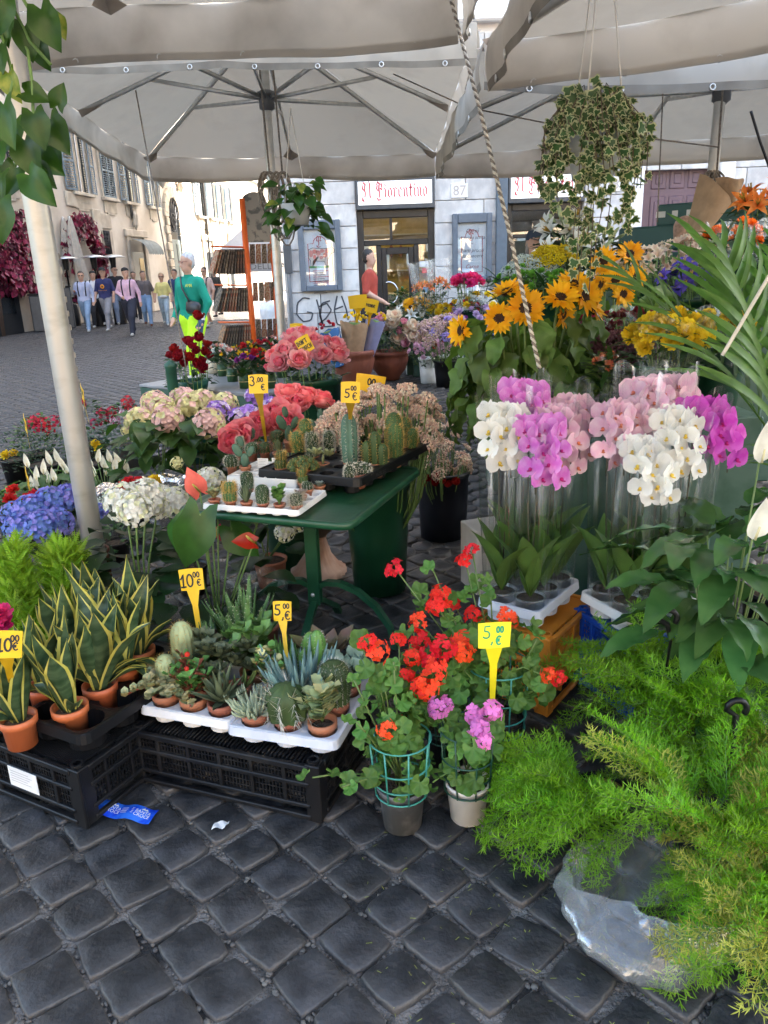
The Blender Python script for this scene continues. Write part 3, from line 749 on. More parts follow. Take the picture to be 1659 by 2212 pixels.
# ---------------------------------------------------------------- long cream palazzo on the left
LB0 = at(50, 718); LA = R(5); LD = vec(math.sin(LA), math.cos(LA), 0); LN = vec(LD[1], -LD[0], 0)
def lp(x, y):
    q = atP(x, y, LB0, LN); return float(np.dot(q - LB0, LD)), float(q[2])
def palazzo():
    t = thing('palazzo', 'long cream plastered palazzo with blue grey shutters and arched stone portal', 'building', LB0, -LA)
    # local frame: X along LN (out of the wall), Y along the wall
    W = lambda x, y, z: (x, y, z)
    obj('wall', MB().box((-3, 14, 9), (6, 60, 18)), PLASTER_L, t, smooth=False)
    ROOF = MB().box((-2.6, 14, 18.2), (7.2, 61, 0.4), ch=0.05); obj('cornice', ROOF, TRAV, t, smooth=False)
    SL = {}
    def window(y, z0, z1, w, leafs=True, closed=False):
        fr = MB()
        for s_ in (-1, 1): fr.box((0.04, y + s_ * (w / 2 + 0.07), (z0 + z1) / 2), (0.08, 0.14, z1 - z0 + 0.28), ch=0.01)
        fr.box((0.04, y, z1 + 0.07), (0.08, w - 0.002, 0.14), ch=0.01)
        wn = obj('window', fr, TRAV, t, smooth=False)
        obj('pane', MB().box((0.01, y, (z0 + z1) / 2), (0.03, w, z1 - z0)), GLASSD, wn, smooth=False)
        sash = MB()
        for s_ in (-1, 0, 1): sash.box((0.035, y + s_ * (w / 2 - 0.03), (z0 + z1) / 2), (0.03, 0.06, z1 - z0 - 0.002), ch=0.004)
        obj('sash', sash, WHITEP, wn, smooth=False)
        sill = MB().box((0.08, y, z0 - 0.07), (0.2, w + 0.4, 0.12), ch=0.015)
        obj('sill', sill, TRAV, wn, smooth=False)
        ap = MB().box((0.022, y, z0 - 0.36), (0.044, w + 0.1, 0.42), ch=0.01).box((0.02, y, z0 - 0.6), (0.04, w - 0.4, 0.1), ch=0.01)
        obj('apron', ap, TRAV, wn, smooth=False)
        if leafs:
            if 's' not in SL:
                b = MB(); hw, hh = 0.26, 1.0
                for s_ in (-1, 1): b.box((0.0, s_ * (hw - 0.025), 0), (0.04, 0.05, 2 * hh), ch=0.004)
                for z in (-hh + 0.04, 0, hh - 0.04): b.box((0.0, 0, z), (0.038, 2 * hw - 0.1, 0.08), ch=0.004)
                for i in range(22):
                    z = -hh + 0.13 + i * (2 * hh - 0.26) / 21
                    if abs(z) > 0.06: b.box((0, 0, 0), (0.045, 2 * hw - 0.1, 0.012), M=T(0, 0, z) @ RY(0.7))
                SL['s'] = b.mesh('shutter', SHUT, False)
            for s_ in (-1, 1):
                sc_ = T(0, 0, (z0 + z1) / 2) @ S(1, w / 2 / 0.5, (z1 - z0) / 2.0)
                if closed: Mx = T(0.1, y + s_ * w / 4, 0) @ sc_
                else:
                    a = s_ * 0.18; Mx = T(0.12, y + s_ * (w / 2 + w / 4 * 1.0), 0) @ RZ(a) @ sc_
                link('shutter', SL['s'], wn, Mx)
    for (xa, ya, xb, yb, top, cl) in ((156, 400, 190, 408, 320, 0), (222, 424, 247, 432, 340, 1), (270, 437, 290, 440, 370, 0), (322, 447, 338, 451, 375, 0), (428, 470, 442, 473, 425, 0), (455, 478, 466, 480, 430, 0), (474, 482, 484, 484, 436, 0), (494, 487, 502, 489, 440, 0)):
        a, z0 = lp(xa, ya); b_, z0b = lp(xb, yb); zz = 4.55
        window((a + b_) / 2, zz, zz + 1.95, min(1.25, max(0.9, b_ - a)), True, bool(cl))
    for y in (0.5, -3.2, -7): window(y, 4.55, 6.5, 1.1)
    for y in np.arange(-7, 38, 3.4): window(y, 9.4, 11.4, 1.1)
    for y in np.arange(-7, 38, 3.4): window(y, 13.6, 15.4, 1.1)
    # string course above the first floor, far part
    obj('string_course', MB().box((0.08, 30, 7.6), (0.16, 27, 0.3), ch=0.04), TRAV, t, smooth=False)
    # arched portal with rusticated blocks
    pa, _ = lp(374, 640); pb, _ = lp(407, 650); pc = (pa + pb) / 2; pw = (pb - pa) * 0.62
    arch = MB(); ztop = 4.4
    for s_ in (-1, 1):
        for i in range(12):
            ln = 0.55 if i % 2 else 0.4
            q = MB().box((0.06, pc + s_ * (pw / 2 + ln / 2), 0.2 + i * 0.38), (0.12, ln, 0.365), ch=0.03); obj('portal_stone', q, TRAV, t, smooth=False)
    for i in range(9):
        a = pi * (i + 0.5) / 9; r0 = pw / 2
        q = MB().box((0.07, 0, r0 + 0.27), (0.14, r0 * 0.34 + 0.16, 0.52), ch=0.03); obj('portal_stone', q, TRAV, t, T(0, pc, ztop) @ RX(a - pi / 2) if True else None, smooth=False)
    dp = MB().box((0.02, pc, 1.6), (0.05, pw, 3.2)); dpo = obj('portal_door', dp, mat('portal_green', (0.06, 0.09, 0.09), 0.5), t, smooth=False)
    for s_ in (-1, 1):
        for k in range(3): obj('panel', MB().box((0.055, pc + s_ * pw / 4, 0.6 + k * 1.0), (0.03, pw / 2 - 0.16, 0.8), ch=0.012), mat('portal_green', (0, 0, 0)), dpo, smooth=False)
    fan = MB(); 
    fan.raw([(0.02, pc + pw / 2 * math.cos(a), 3.2 + (1.2 if True else 0) + pw / 2 * math.sin(a)) for a in np.linspace(0, pi, 13)] + [(0.02, pc - pw / 2, 3.2), (0.02, pc + pw / 2, 3.2)], [tuple(range(15))])
    fo = obj('fanlight', fan, GLASSD, t, smooth=False)
    gr = MB()
    for a in np.linspace(0.2, pi - 0.2, 7): gr.tube([(0.05, pc, 3.6), (0.05, pc + pw / 2 * math.cos(a), 4.4 + pw / 2 * math.sin(a))], 0.02, 5)
    for r in (0.3, 0.6): gr.tube([(0.05, pc + pw / 2 * r * math.cos(a), 4.0 + pw / 2 * r * math.sin(a)) for a in np.linspace(0, 2 * pi, 14)], 0.018, 5)
    obj('grille', gr, IRON, fo)
    for s_ in (-1, 1): obj('bracket', MB().lathe([(0.02, 0), (0.18, 0.25), (0.1, 0.6), (0.2, 0.9)], 10, 0, T(0.15, pc + s_ * (pw / 2 + 0.6), 5.4)), TRAV, t)
    # ground floor doors with awnings, small barred window, ornaments
    def ldoor(x0, x1, ytop, awn=False, sur=True):
        a, _ = lp(x0, 640); b_, _ = lp(x1, 645); zt = lp((x0 + x1) / 2, ytop)[1]; c = (a + b_) / 2; wd = abs(b_ - a)
        d = obj('door', MB().box((0.015, c, zt / 2), (0.05, wd, zt)), mat('shop_door_dark', (0.035, 0.04, 0.045), 0.35), t, smooth=False)
        obj('pane', MB().box((0.045, c + wd * 0.2, zt * 0.55), (0.02, wd * 0.32, zt * 0.7)), GLASSD, d, smooth=False)
        if sur:
            s2 = MB()
            for s_ in (-1, 1): s2.box((0.05, c + s_ * (wd / 2 + 0.16), zt / 2 + 0.3), (0.1, 0.3, zt + 0.6), ch=0.02)
            s2.box((0.06, c, zt + 0.75), (0.12, wd + 0.9, 0.3), ch=0.03); s2.blob((0.1, c, zt + 1.3), (0.12, 0.2, 0.45), 7)
            obj('door_surround', s2, TRAV, t, smooth=False)
        if awn:
            aw = MB()
            aw.grid(lambda u, v: (0.12 + 0.75 * math.sin(v * pi / 2), c + (u - 0.5) * (wd + 0.3), zt + 0.5 - 0.62 * (1 - math.cos(v * pi / 2)) + 0.03 * math.sin(u * 40)), 16, 6)
            obj('awning', aw, mat('grey_green_awning', (0.16, 0.18, 0.17), 0.8, var=0.25, scale=6), t)
    ldoor(293, 322, 545, True); ldoor(451, 468, 545); ldoor(498, 508, 560)
    a, _ = lp(233, 640); b_, _ = lp(251, 640); z0 = lp(240, 563)[1]; z1 = lp(240, 500)[1]; c = (a + b_) / 2
    wn = obj('window', MB().box((0.02, c, (z0 + z1) / 2), (0.06, b_ - a, z1 - z0)), GLASSD, t, smooth=False)
    g = MB()
    for i in range(-6, 7):
        for s_ in (-1, 1): 
            y0 = np.clip(i * 0.16, -(b_ - a) / 2, (b_ - a) / 2); y1 = np.clip(i * 0.16 + s_ * 0.7, -(b_ - a) / 2, (b_ - a) / 2)
            g.tube([(0.07, c + y0, z0), (0.07, c + y1, z1)], 0.016, 4)
    obj('grille', g, IRON, wn)
    obj('window_surround', MB().box((0.03, c, z1 + 0.35), (0.06, b_ - a + 0.7, 0.55), ch=0.02).box((0.03, c - (b_ - a) / 2 - 0.18, (z0 + z1) / 2), (0.06, 0.3, z1 - z0), ch=0.02).box((0.03, c + (b_ - a) / 2 + 0.18, (z0 + z1) / 2), (0.06, 0.3, z1 - z0), ch=0.02), TRAV, t, smooth=False)
    obj('shop_door', MB().box((0.02, c, 1.0), (0.05, b_ - a, 2.0)), mat('grey_blue_door', (0.18, 0.2, 0.22), 0.5), t, smooth=False)
    for (x, y, w_, h_) in ((210, 500, 1.2, 1.6), (150, 430, 1.2, 0.5)):
        yy, zz = lp(x, y); obj('stone_relief', MB().box((0.04, yy, zz), (0.08, w_ * 0.6, h_), ch=0.03), TRAV, t, smooth=False)
    # dark shop at the near end
    a, _ = lp(-40, 700); b_, _ = lp(44, 700)
    sp = MB().box((0.05, (a + b_) / 2, 1.7), (0.1, b_ - a, 3.4), ch=0.01); so = obj('shop_front', sp, mat('black_shop_front', (0.025, 0.027, 0.03), 0.4), t, smooth=False)
    obj('pane', MB().box((0.11, (a + b_) / 2 + 0.2, 1.6), (0.02, (b_ - a) * 0.5, 2.0)), GLASSD, so, smooth=False)
    # drainpipes
    for (x, yt, yb) in ((265, 350, 468), (432, 385, 600)):
        yy, zt = lp(x, yt); _, zb = lp(x + 6, yb)
        obj('drainpipe', MB().tube([(0.12, yy, zt + 6), (0.12, yy, zb + 0.3), (0.12, yy, zb + 0.12), (0.02, yy + 0.15, zb)] if yb < 500 else [(0.12, yy, zt + 6), (0.12, yy, zb)], 0.06, 8), mat('dark_pipe', (0.07, 0.065, 0.06), 0.5), t)
palazzo()

def creeper(y0, y1, z0, z1, label, n, arch=True):
    t = thing('red_creeper', label, 'climbing plant', LB0 + LD * (y0 + y1) / 2 + LN * 0.05, -LA)
    red = [leafm('creeper_red', (0.25, 0.02, 0.045), rand=0.4), leafm('creeper_dark', (0.1, 0.02, 0.03), rand=0.3), leafm('creeper_pink', (0.42, 0.05, 0.1), rand=0.3)]
    b = MB(); lf = leaf(0.2, 0.17, 'ovate', 3, 1, bend=0.5); w = (y1 - y0) / 2
    for _ in range(n):
        if arch:
            a = U(0, pi); rr = U(0.45, 1.0) ** 0.6; y = w * rr * math.cos(a); z = z0 + (z1 - z0) * (1 - 0.62 + 0.62 * rr * math.sin(a)) if U(0, 1) < 0.6 else z0 + (z1 - z0) * U(0, 0.5)
            if z < z0 + (z1 - z0) * 0.5: y = math.copysign(w * U(0.62, 0.95), y)
        else: y = U(-w, w) * (0.5 + 0.5 * U(0, 1)); z = U(z0, z1); 
        d = U(0.05, 0.45)
        b.add(lf, FR((d, y, z), (U(-0.2, 0.5), U(-1, 1), U(-1.2, 0.2)), (1, U(-0.5, 0.5), 0.3)) @ S(U(0.6, 1.3)), rng.choice((0, 0, 1, 2)))
    obj('leaf_mass', b, red, t)
    st = MB()
    for s_ in (-1, 1):
        for k in range(3): st.tube([(0.1, s_ * w * (0.8 + 0.05 * k), 0), (0.12, s_ * w * (0.72 + 0.08 * k), z0 + 0.5), (0.15, s_ * w * 0.6, z1 - 0.6)], 0.02, 5)
    obj('stem', st, mat('vine_stem', (0.12, 0.08, 0.06), 0.9), t)
ya, _ = lp(133, 600); yb, _ = lp(213, 600)
creeper(ya, yb, 0.8, lp(170, 462)[1], 'crimson creeper arching over the doorway behind the closed parasols', 1500)
ya, _ = lp(-40, 560); yb, _ = lp(58, 560)
creeper(ya, yb, 1.2, lp(30, 455)[1], 'crimson creeper hanging at the left edge over the dark shop', 1200, False)

# ---------------------------------------------------------------- far end of the street, and the side of the piazza behind the camera
def plain_building(name, label, x0, x1, y, h, depth, face, mate, dx=3.2, z0=1.2, storeys=5):
    t = thing(name, label, 'building', ((x0 + x1) / 2, y, 0))
    w = x1 - x0
    obj('wall', MB().box((0, -face * depth / 2, h / 2), (w, depth, h)), mate, t, smooth=False)
    obj('cornice', MB().box((0, face * 0.2, h + 0.2), (w + 0.6, 0.9, 0.4), ch=0.05), TRAV, t, smooth=False)
    wm = MB().box((0, 0, 0), (1.15, 0.1, 2.0), ch=0.02).mesh('window', GLASSD, False)
    sm = MB().box((0, 0, 0), (0.58, 0.09, 2.0), ch=0.02).mesh('shutter', SHUT, False); sl = MB().box((0, 0, 0), (1.6, 0.25, 0.14), ch=0.02).mesh('sill', TRAV, False)
    for k in range(storeys):
        for i in range(int(w / dx)):
            x = -w / 2 + dx * (i + 0.5); z = z0 + 1.2 + k * 3.9
            if z + 1.2 > h: continue
            wn = link('window', wm, t, T(x, face * 0.02, z))
            for s_ in (-1, 1): link('shutter', sm, wn, T(s_ * 0.9, face * 0.05, 0))
            link('sill', sl, wn, T(0, face * 0.1, -1.1))
    return t
OCHRE = mat('ochre_plaster', (0.66, 0.5, 0.32), 0.9, scale=0.6, col2=(0.72, 0.56, 0.38), detail=8)
plain_building('ochre_house', 'ochre plastered house closing the piazza behind the viewpoint', -32, 30, -27, 16, 6, 1, OCHRE)
plain_building('sunlit_house', 'pale sunlit house closing the far end of the street', -9, 6, 74, 20, 6, -1, mat('pale_yellow_plaster', (0.72, 0.6, 0.42), 0.9, scale=0.5), 3.0)

# ================================================================ market umbrellas
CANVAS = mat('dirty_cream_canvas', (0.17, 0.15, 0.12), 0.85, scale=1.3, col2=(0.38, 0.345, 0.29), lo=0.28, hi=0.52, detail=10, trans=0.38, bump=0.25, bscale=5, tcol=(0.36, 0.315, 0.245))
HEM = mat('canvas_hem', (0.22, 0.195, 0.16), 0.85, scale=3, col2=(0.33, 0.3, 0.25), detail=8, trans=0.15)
STAIN = mat('canvas_stain', (0.16, 0.13, 0.10), 0.9, var=0.3)
ALU = mat('dull_aluminium', (0.62, 0.61, 0.58), 0.38, metal=0.75, var=0.12, scale=5, stretch=(3, 3, 0.3))
POLEM = mat('scuffed_pole', (0.5, 0.49, 0.46), 0.36, metal=0.55, scale=7, col2=(0.4, 0.385, 0.35), lo=0.52, hi=0.75, stretch=(1, 1, 2.5))
def umbrella(label, NL, NR, FR_, FL, apex, base, hub_z, val=0.26, pole_r=0.045, base_parts=True, seed=0):
    t = thing('market_umbrella', label, 'umbrella', base)
    O = T(*(-np.array(base)))
    C4 = [np.array(c, float) + vec(0, 0, val) for c in (NL, NR, FR_, FL)]
    apex = np.array(apex, float)
    cv = MB(); vl = MB(); gm = MB(); hem = MB()
    ring = MB(); ring.tube([(0.016 * math.cos(a), 0.016 * math.sin(a), 0) for a in np.linspace(0, 2 * pi, 9)[:-1]], 0.005, 5, close=True)
    cen = sum(C4) / 4
    for k in range(4):
        a, b = C4[k], C4[(k + 1) % 4]
        def f(u, v, a=a, b=b):
            p = (a * (1 - u) + b * u) * (1 - v) + apex * v
            s = abs(math.sin(2 * pi * u)) * (1 - v)
            return p - vec(0, 0, 0.085 * s * (0.35 + math.sin(pi * v)) + 0.012 * math.sin(9 * u + 7 * v + k + seed) * (1 - v))
        cv.grid(f, 24, 12)
        out = (a + b) / 2 - cen; out[2] = 0; out /= np.linalg.norm(out)
        def g(u, v, a=a, b=b, out=out, f=f):
            p = f(u, 0) - vec(0, 0, val * v) + out * (0.02 * math.sin(pi * v) + 0.022 * v * math.sin(u * 17 + k * 2 + seed) + 0.012 * math.sin(u * 41))
            return p + vec(0, 0, 0.02 * v * math.sin(u * 9 + seed + k))
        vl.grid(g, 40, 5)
        hem.grid(lambda u, v, g=g, out=out: g(u, 0.84 + 0.165 * v) + out * 0.003, 40, 1)
        for i in range(8):
            u = (i + 0.5) / 8; p = g(u, 0.93) + out * 0.005
            gm.add(ring, FZ(p, out))
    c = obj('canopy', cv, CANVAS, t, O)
    obj('valance', vl, mat('lit_valance_canvas', (0.36, 0.32, 0.265), 0.85, scale=1.6, col2=(0.6, 0.55, 0.47), lo=0.3, hi=0.55, detail=9, trans=0.35), c); obj('hem_band', hem, HEM, c); obj('grommet_row', gm, ALU, c)  # valance is the roof's fabric, its brighter light painted in as paler colour
    pts = []
    for k in range(4): pts += [C4[k], (C4[k] + C4[(k + 1) % 4]) / 2]
    hub = np.array((base[0], base[1], hub_z)); hub[:2] = apex[:2]
    pkm = mat('pocket_canvas', (0.4, 0.34, 0.28), 0.9, trans=0.4)
    for i, e in enumerate(pts):
        e2 = e * 0.985 + apex * 0.015 - vec(0, 0, 0.03); a2 = apex - vec(0, 0, 0.05)
        d = e2 - a2
        L_ = np.linalg.norm(d)
        obj('rib', MB().box((0, L_ / 2, 0), (0.025, L_, 0.04)), ALU, t, O @ FR(a2, d))
        q = a2 + d * (0.56 if i % 2 == 0 else 0.62); q2 = q - hub
        obj('strut', MB().box((0, np.linalg.norm(q2) / 2, 0), (0.02, np.linalg.norm(q2), 0.035)), ALU, t, O @ FR(hub, q2))
        hz = vec(-d[1], d[0], 0); hz /= np.linalg.norm(hz)
        dd = d / L_
        obj('rib_pocket', MB().raw([e2 - dd * 0.22 + vec(0, 0, -0.03), e2 - hz * 0.1 + vec(0, 0, 0.0), e2 + vec(0, 0, -0.05), e2 + hz * 0.1], [(0, 1, 2), (0, 2, 3)], 0), pkm, t, O, smooth=False)
    p = MB(); ap = (0, 0, 0)
    top = apex - np.array(base) + vec(0, 0, 0.1)
    p.tube([vec(0, 0, 0.02) + (top) * s_ for s_ in np.linspace(0, 1, 8)], pole_r, 20)
    obj('pole', p, POLEM, t)
    h = MB().lathe([(pole_r + 0.002, -0.1), (pole_r + 0.03, -0.08), (pole_r + 0.03, 0.02), (pole_r + 0.05, 0.03), (pole_r + 0.05, 0.06), (pole_r + 0.002, 0.08)], 16)
    obj('hub', h, mat('hub_grey', (0.13, 0.13, 0.13), 0.5), t, T(*(hub - np.array(base))))
    return t
pA = atY(602, 640, 8.3); pA[2] = 0
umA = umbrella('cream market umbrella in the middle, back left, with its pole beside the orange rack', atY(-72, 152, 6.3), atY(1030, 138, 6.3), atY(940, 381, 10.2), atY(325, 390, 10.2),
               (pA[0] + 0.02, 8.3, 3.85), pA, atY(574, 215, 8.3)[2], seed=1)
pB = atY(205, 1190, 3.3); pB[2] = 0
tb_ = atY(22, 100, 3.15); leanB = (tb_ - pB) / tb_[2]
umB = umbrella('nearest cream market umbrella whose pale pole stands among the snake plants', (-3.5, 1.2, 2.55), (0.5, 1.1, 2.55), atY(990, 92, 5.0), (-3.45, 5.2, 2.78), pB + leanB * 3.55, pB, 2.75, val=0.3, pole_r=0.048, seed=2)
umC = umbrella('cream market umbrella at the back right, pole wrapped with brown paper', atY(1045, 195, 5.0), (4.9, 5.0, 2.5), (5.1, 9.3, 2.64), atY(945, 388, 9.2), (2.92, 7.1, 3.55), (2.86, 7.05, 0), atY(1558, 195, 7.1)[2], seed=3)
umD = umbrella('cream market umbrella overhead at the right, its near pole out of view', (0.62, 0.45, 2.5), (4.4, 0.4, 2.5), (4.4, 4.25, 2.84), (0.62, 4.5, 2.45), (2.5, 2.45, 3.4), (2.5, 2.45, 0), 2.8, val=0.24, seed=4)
# rusty painted socket that holds the near pole
sk = thing('umbrella_stand', 'rusty green and white painted tube stand holding the near pale pole', 'umbrella stand', (pB[0], pB[1], 0))
obj('tube_socket', MB().lathe([(0.058, 0.03), (0.058, 0.40), (0.064, 0.405), (0.064, 0.42), (0.05, 0.42)], 24), mat('flaked_rust_paint', (0.12, 0.045, 0.025), 0.8, scale=18, col2=(0.6, 0.6, 0.56), lo=0.56, hi=0.6, detail=6, stretch=(1, 1, 0.6)), sk)
obj('foot_plate', MB().box((0, 0, 0.015), (0.5, 0.5, 0.03), ch=0.01), mat('green_iron', (0.02, 0.09, 0.055), 0.5, var=0.3), sk, smooth=False)
tp = MB()
for z in np.arange(0.5, 0.84, 0.028): tp.lathe([(0.0487, z), (0.0502, z + 0.004), (0.0502, z + 0.018), (0.0487, z + 0.022)], 20, 0, T(*(leanB * z)))
obj('worn_tape', tp, mat('worn_tape', (0.3, 0.27, 0.23), 0.6, scale=30, col2=(0.62, 0.58, 0.5), detail=6), sk)

# ================================================================ containers
TERRA = mat('orange_plastic_pot', (0.52, 0.13, 0.045), 0.5, var=0.12, rand=0.12)
TERRA2 = mat('brown_terracotta_pot', (0.36, 0.13, 0.07), 0.6, var=0.15, rand=0.15)
SOIL = mat('potting_soil', (0.045, 0.03, 0.02), 0.95, scale=60, col2=(0.11, 0.075, 0.045), bump=1.0, bscale=120)
BLACKP = mat('black_plastic', (0.006, 0.006, 0.007), 0.42, var=0.25, scale=12, spec=0.3)
CRATEP = mat('dusty_black_crate', (0.006, 0.006, 0.007), 0.5, spec=0.3, scale=10, col2=(0.024, 0.023, 0.022), lo=0.5, hi=0.8)
WHITEPL = mat('white_plastic', (0.72, 0.72, 0.71), 0.4, scale=9, col2=(0.8, 0.8, 0.79), detail=6)
BLUEWH = mat('bluish_white_plastic', (0.56, 0.60, 0.68), 0.4, scale=9, col2=(0.66, 0.69, 0.75))
GREENB = mat('dark_green_bucket', (0.006, 0.05, 0.022), 0.38, var=0.2, scale=6)
def pot_mb(rt, rb, h, rim=0.12, n=24, soil=True, wall=0.006, mi_s=1):
    b = MB(); rh = h * rim
    b.lathe([(0.001, 0.004), (rb, 0.0), (rb + (rt - rb) * (1 - rim) - 0.003, h - rh), (rt, h - rh + 0.002), (rt * 1.02, h), (rt * 1.02 - wall, h), (rt - wall * 1.6, h - rh)], n)
    if soil: b.lathe([(rt - wall * 1.5, h - rh * 0.9), (rt * 0.5, h - rh * 0.65), (0.001, h - rh * 0.6)], n, mi_s)
    return b
_PM = {}
def pot(parent, rt, rb, h, m=None, M=None, name='pot', rim=0.12, soil=SOIL):
    key = (rt, rb, h, m, rim, soil)
    if key not in _PM: _PM[key] = pot_mb(rt, rb, h, rim).mesh(name, [m or TERRA, soil])
    return link(name, _PM[key], parent, M)
def tray_mb(nx, ny, s, r, th=0.028, cup=0.045, lip=0.012, rb=None, skip=()):
    b = MB(); n = 16; W, D = nx * s, ny * s
    A = [2 * pi * i / n + pi / n for i in range(n)]
    sq = []
    for a in A:
        c, d = math.cos(a), math.sin(a); k = 0.5 * s / max(abs(c), abs(d)); sq.append((c * k, d * k))
    # pin the square's corners
    for i in range(nx):
        for j in range(ny):
            cx, cy_ = (i + 0.5) * s - W / 2, (j + 0.5) * s - D / 2
            V = [(cx + x, cy_ + y, th) for x, y in sq] + [(cx + r * math.cos(a), cy_ + r * math.sin(a), th - 0.003) for a in A]
            cs = [(cx + u * s / 2, cy_ + v * s / 2, th) for u, v in ((1, 1), (-1, 1), (-1, -1), (1, -1))]
            F = [(q, (q + 1) % n, n + (q + 1) % n, n + q) for q in range(n)]
            T3 = [(n // 8 - 1 + q * n // 4, 2 * n + q, n // 8 + q * n // 4) for q in range(4)]
            b.raw(V + cs, [np.array(F), np.array(T3)])
            b.lathe([(r, th - 0.003), (r * 0.9, th - cup), (0.001, th - cup - 0.002)], n, 0, T(cx, cy_, 0))
            b.lathe([(r * 1.04, th - 0.006), (r * 0.95, th - cup - 0.003), (0.001, th - cup - 0.004)], n, 0, T(cx, cy_, 0))
    ed = []
    def rr(W, D, z, c):
        o = []
        for (sx, sy, a0) in ((1, 1, 0), (-1, 1, 90), (-1, -1, 180), (1, -1, 270)):
            for q in range(4): a = R(a0 + 30 * q); o.append((sx * (W / 2 - c) + c * math.cos(a), sy * (D / 2 - c) + c * math.sin(a), z))
        return o
    c = s * 0.22
    rings = [rr(W, D, th, 0.001), rr(W + 0.006, D + 0.006, th + 0.006, c * 0.2), rr(W + 2 * lip, D + 2 * lip, th + 0.004, c), rr(W + 2 * lip + 0.006, D + 2 * lip + 0.006, 0.002, c), rr(W, D, 0.0, c * 0.4)]
    n = 16; V = sum(rings, [])
    b.raw(V, [np.array([(k * n + i, k * n + (i + 1) % n, (k + 1) * n + (i + 1) % n, (k + 1) * n + i) for k in range(4) for i in range(n)])])
    return b
def crate(label, loc, rz, w=0.6, d=0.4, h=0.27, m=None, top=True, px=6, py=4):
    t = thing('plastic_crate', label, 'crate', loc, rz, 'slatted plastic crates')
    m = m or CRATEP
    for sx in (-1, 1):
        for sy in (-1, 1):
            b = MB().box((sx * (w / 2 - 0.02), sy * (d / 2 - 0.004), h / 2), (0.05, 0.012, h), ch=0.003).box((sx * (w / 2 - 0.004), sy * (d / 2 - 0.03), h / 2), (0.012, 0.05, h - 0.004), ch=0.003)
            b.lathe([(0.012, 0), (0.02, 0.0), (0.02, 0.012), (0.012, 0.012)], 10, 0, T(sx * (w / 2 - 0.025), sy * (d / 2 - 0.025), h - 0.004))
            obj('corner_post', b, m, t, smooth=False)
    b = MB()
    for z, hh in ((h - 0.012, 0.02), (h * 0.66, 0.014), (h * 0.28, 0.014), (0.08 * h, 0.016)):
        for s_ in (-1, 1):
            b.box((0, s_ * (d / 2 - 0.002), z), (w - 0.06, 0.018, hh), ch=0.003); b.box((s_ * (w / 2 - 0.002), 0, z), (0.018, d - 0.08, hh), ch=0.003)
    for i in range(1, px):
        for s_ in (-1, 1): b.box((-w / 2 + w * i / px, s_ * (d / 2 - 0.003), h / 2 + 0.02), (0.012, 0.016, h - 0.08), ch=0.002)
    for i in range(1, py):
        for s_ in (-1, 1): b.box((s_ * (w / 2 - 0.003), -d / 2 + d * i / py, h / 2 + 0.02), (0.016, 0.012, h - 0.08), ch=0.002)
    obj('rail', b, m, t, smooth=False)
    zlo, zhi = 0.28 * h, h - 0.02
    for ax in (0, 1):
        for s_ in (-1, 1):
            g = MB(); ln = (w if ax == 0 else d) - 0.06; n = int(ln / 0.0115)
            for i in range(n + 1):
                x = -ln / 2 + ln * i / n
                g.box((x, s_ * (d / 2 - 0.006), (zlo + zhi) / 2) if ax == 0 else (s_ * (w / 2 - 0.006), x, (zlo + zhi) / 2), (0.0035, 0.004, zhi - zlo) if ax == 0 else (0.004, 0.0035, zhi - zlo))
            k = int((zhi - zlo) / 0.019)
            for i in range(1, k): z = zlo + (zhi - zlo) * i / k; g.box((0, s_ * (d / 2 - 0.006), z) if ax == 0 else (s_ * (w / 2 - 0.006), 0, z), (ln, 0.005, 0.004) if ax == 0 else (0.005, ln, 0.004))
            obj('side_grid', g, m, t, smooth=False)
    if top:
        g = MB()
        for i in range(46): g.box((-w / 2 + 0.03 + i * (w - 0.06) / 45, 0, h - 0.008), (0.005, d - 0.04, 0.008))
        for i in range(9): g.box((0, -d / 2 + 0.04 + i * (d - 0.08) / 8, h - 0.012), (w - 0.04, 0.006, 0.006))
        obj('top_grid', g, m, t, smooth=False)
    ft = MB()
    for s_ in (-1, 1):
        for x in (-w / 2 + 0.1, w / 2 - 0.1): ft.box((x, s_ * (d / 2 - 0.01), 0.006), (0.2, 0.014, 0.01))
    obj('foot_rail', ft, m, t, smooth=False)
    return t
def frame_from(pa, pb):
    """angle of the line from pa to pb"""
    return math.atan2(pb[1] - pa[1], pb[0] - pa[0])

# ---- crate under the cactus trays, crate under the snake plants
q0, q1 = at(296, 1682), at(697, 1775); a2 = frame_from(q0, q1)
ex, ey = vec(math.cos(a2), math.sin(a2), 0), vec(-math.sin(a2), math.cos(a2), 0)
CR2 = (q0 + q1) / 2 + ey * 0.2
crate2 = crate('black slatted crate under the two white cactus trays', CR2, a2, w=float(np.linalg.norm(q1 - q0)), d=0.42, h=0.2)
q2 = at(188, 1785); a1 = R(-28)
e1x, e1y = vec(math.cos(a1), math.sin(a1), 0), vec(-math.sin(a1), math.cos(a1), 0)
CR1 = q2 - e1x * 0.2 + e1y * 0.3
crate1 = crate('black slatted crate under the snake plant tray, white paper label on its side', CR1, a1, w=0.42, d=0.62, h=0.205, px=4, py=6)
lb = obj('paper_label', MB().box((0, 0, 0), (0.13, 0.002, 0.07)), mat('label_paper', (0.72, 0.71, 0.69), 0.7, var=0.04), crate1, T(-0.03, -0.323, 0.11), smooth=False)
lt = MB()
for i in range(5): stroke(lt, [(-0.055, 0.022 - i * 0.009), (0.03 + U(-0.02, 0.02), 0.022 - i * 0.009)], 0.0018, 0, T(0, -0.0015, 0) @ RX(pi / 2))
obj('label_print', lt, mat('label_ink', (0.3, 0.3, 0.3), 0.7), lb, smooth=False)

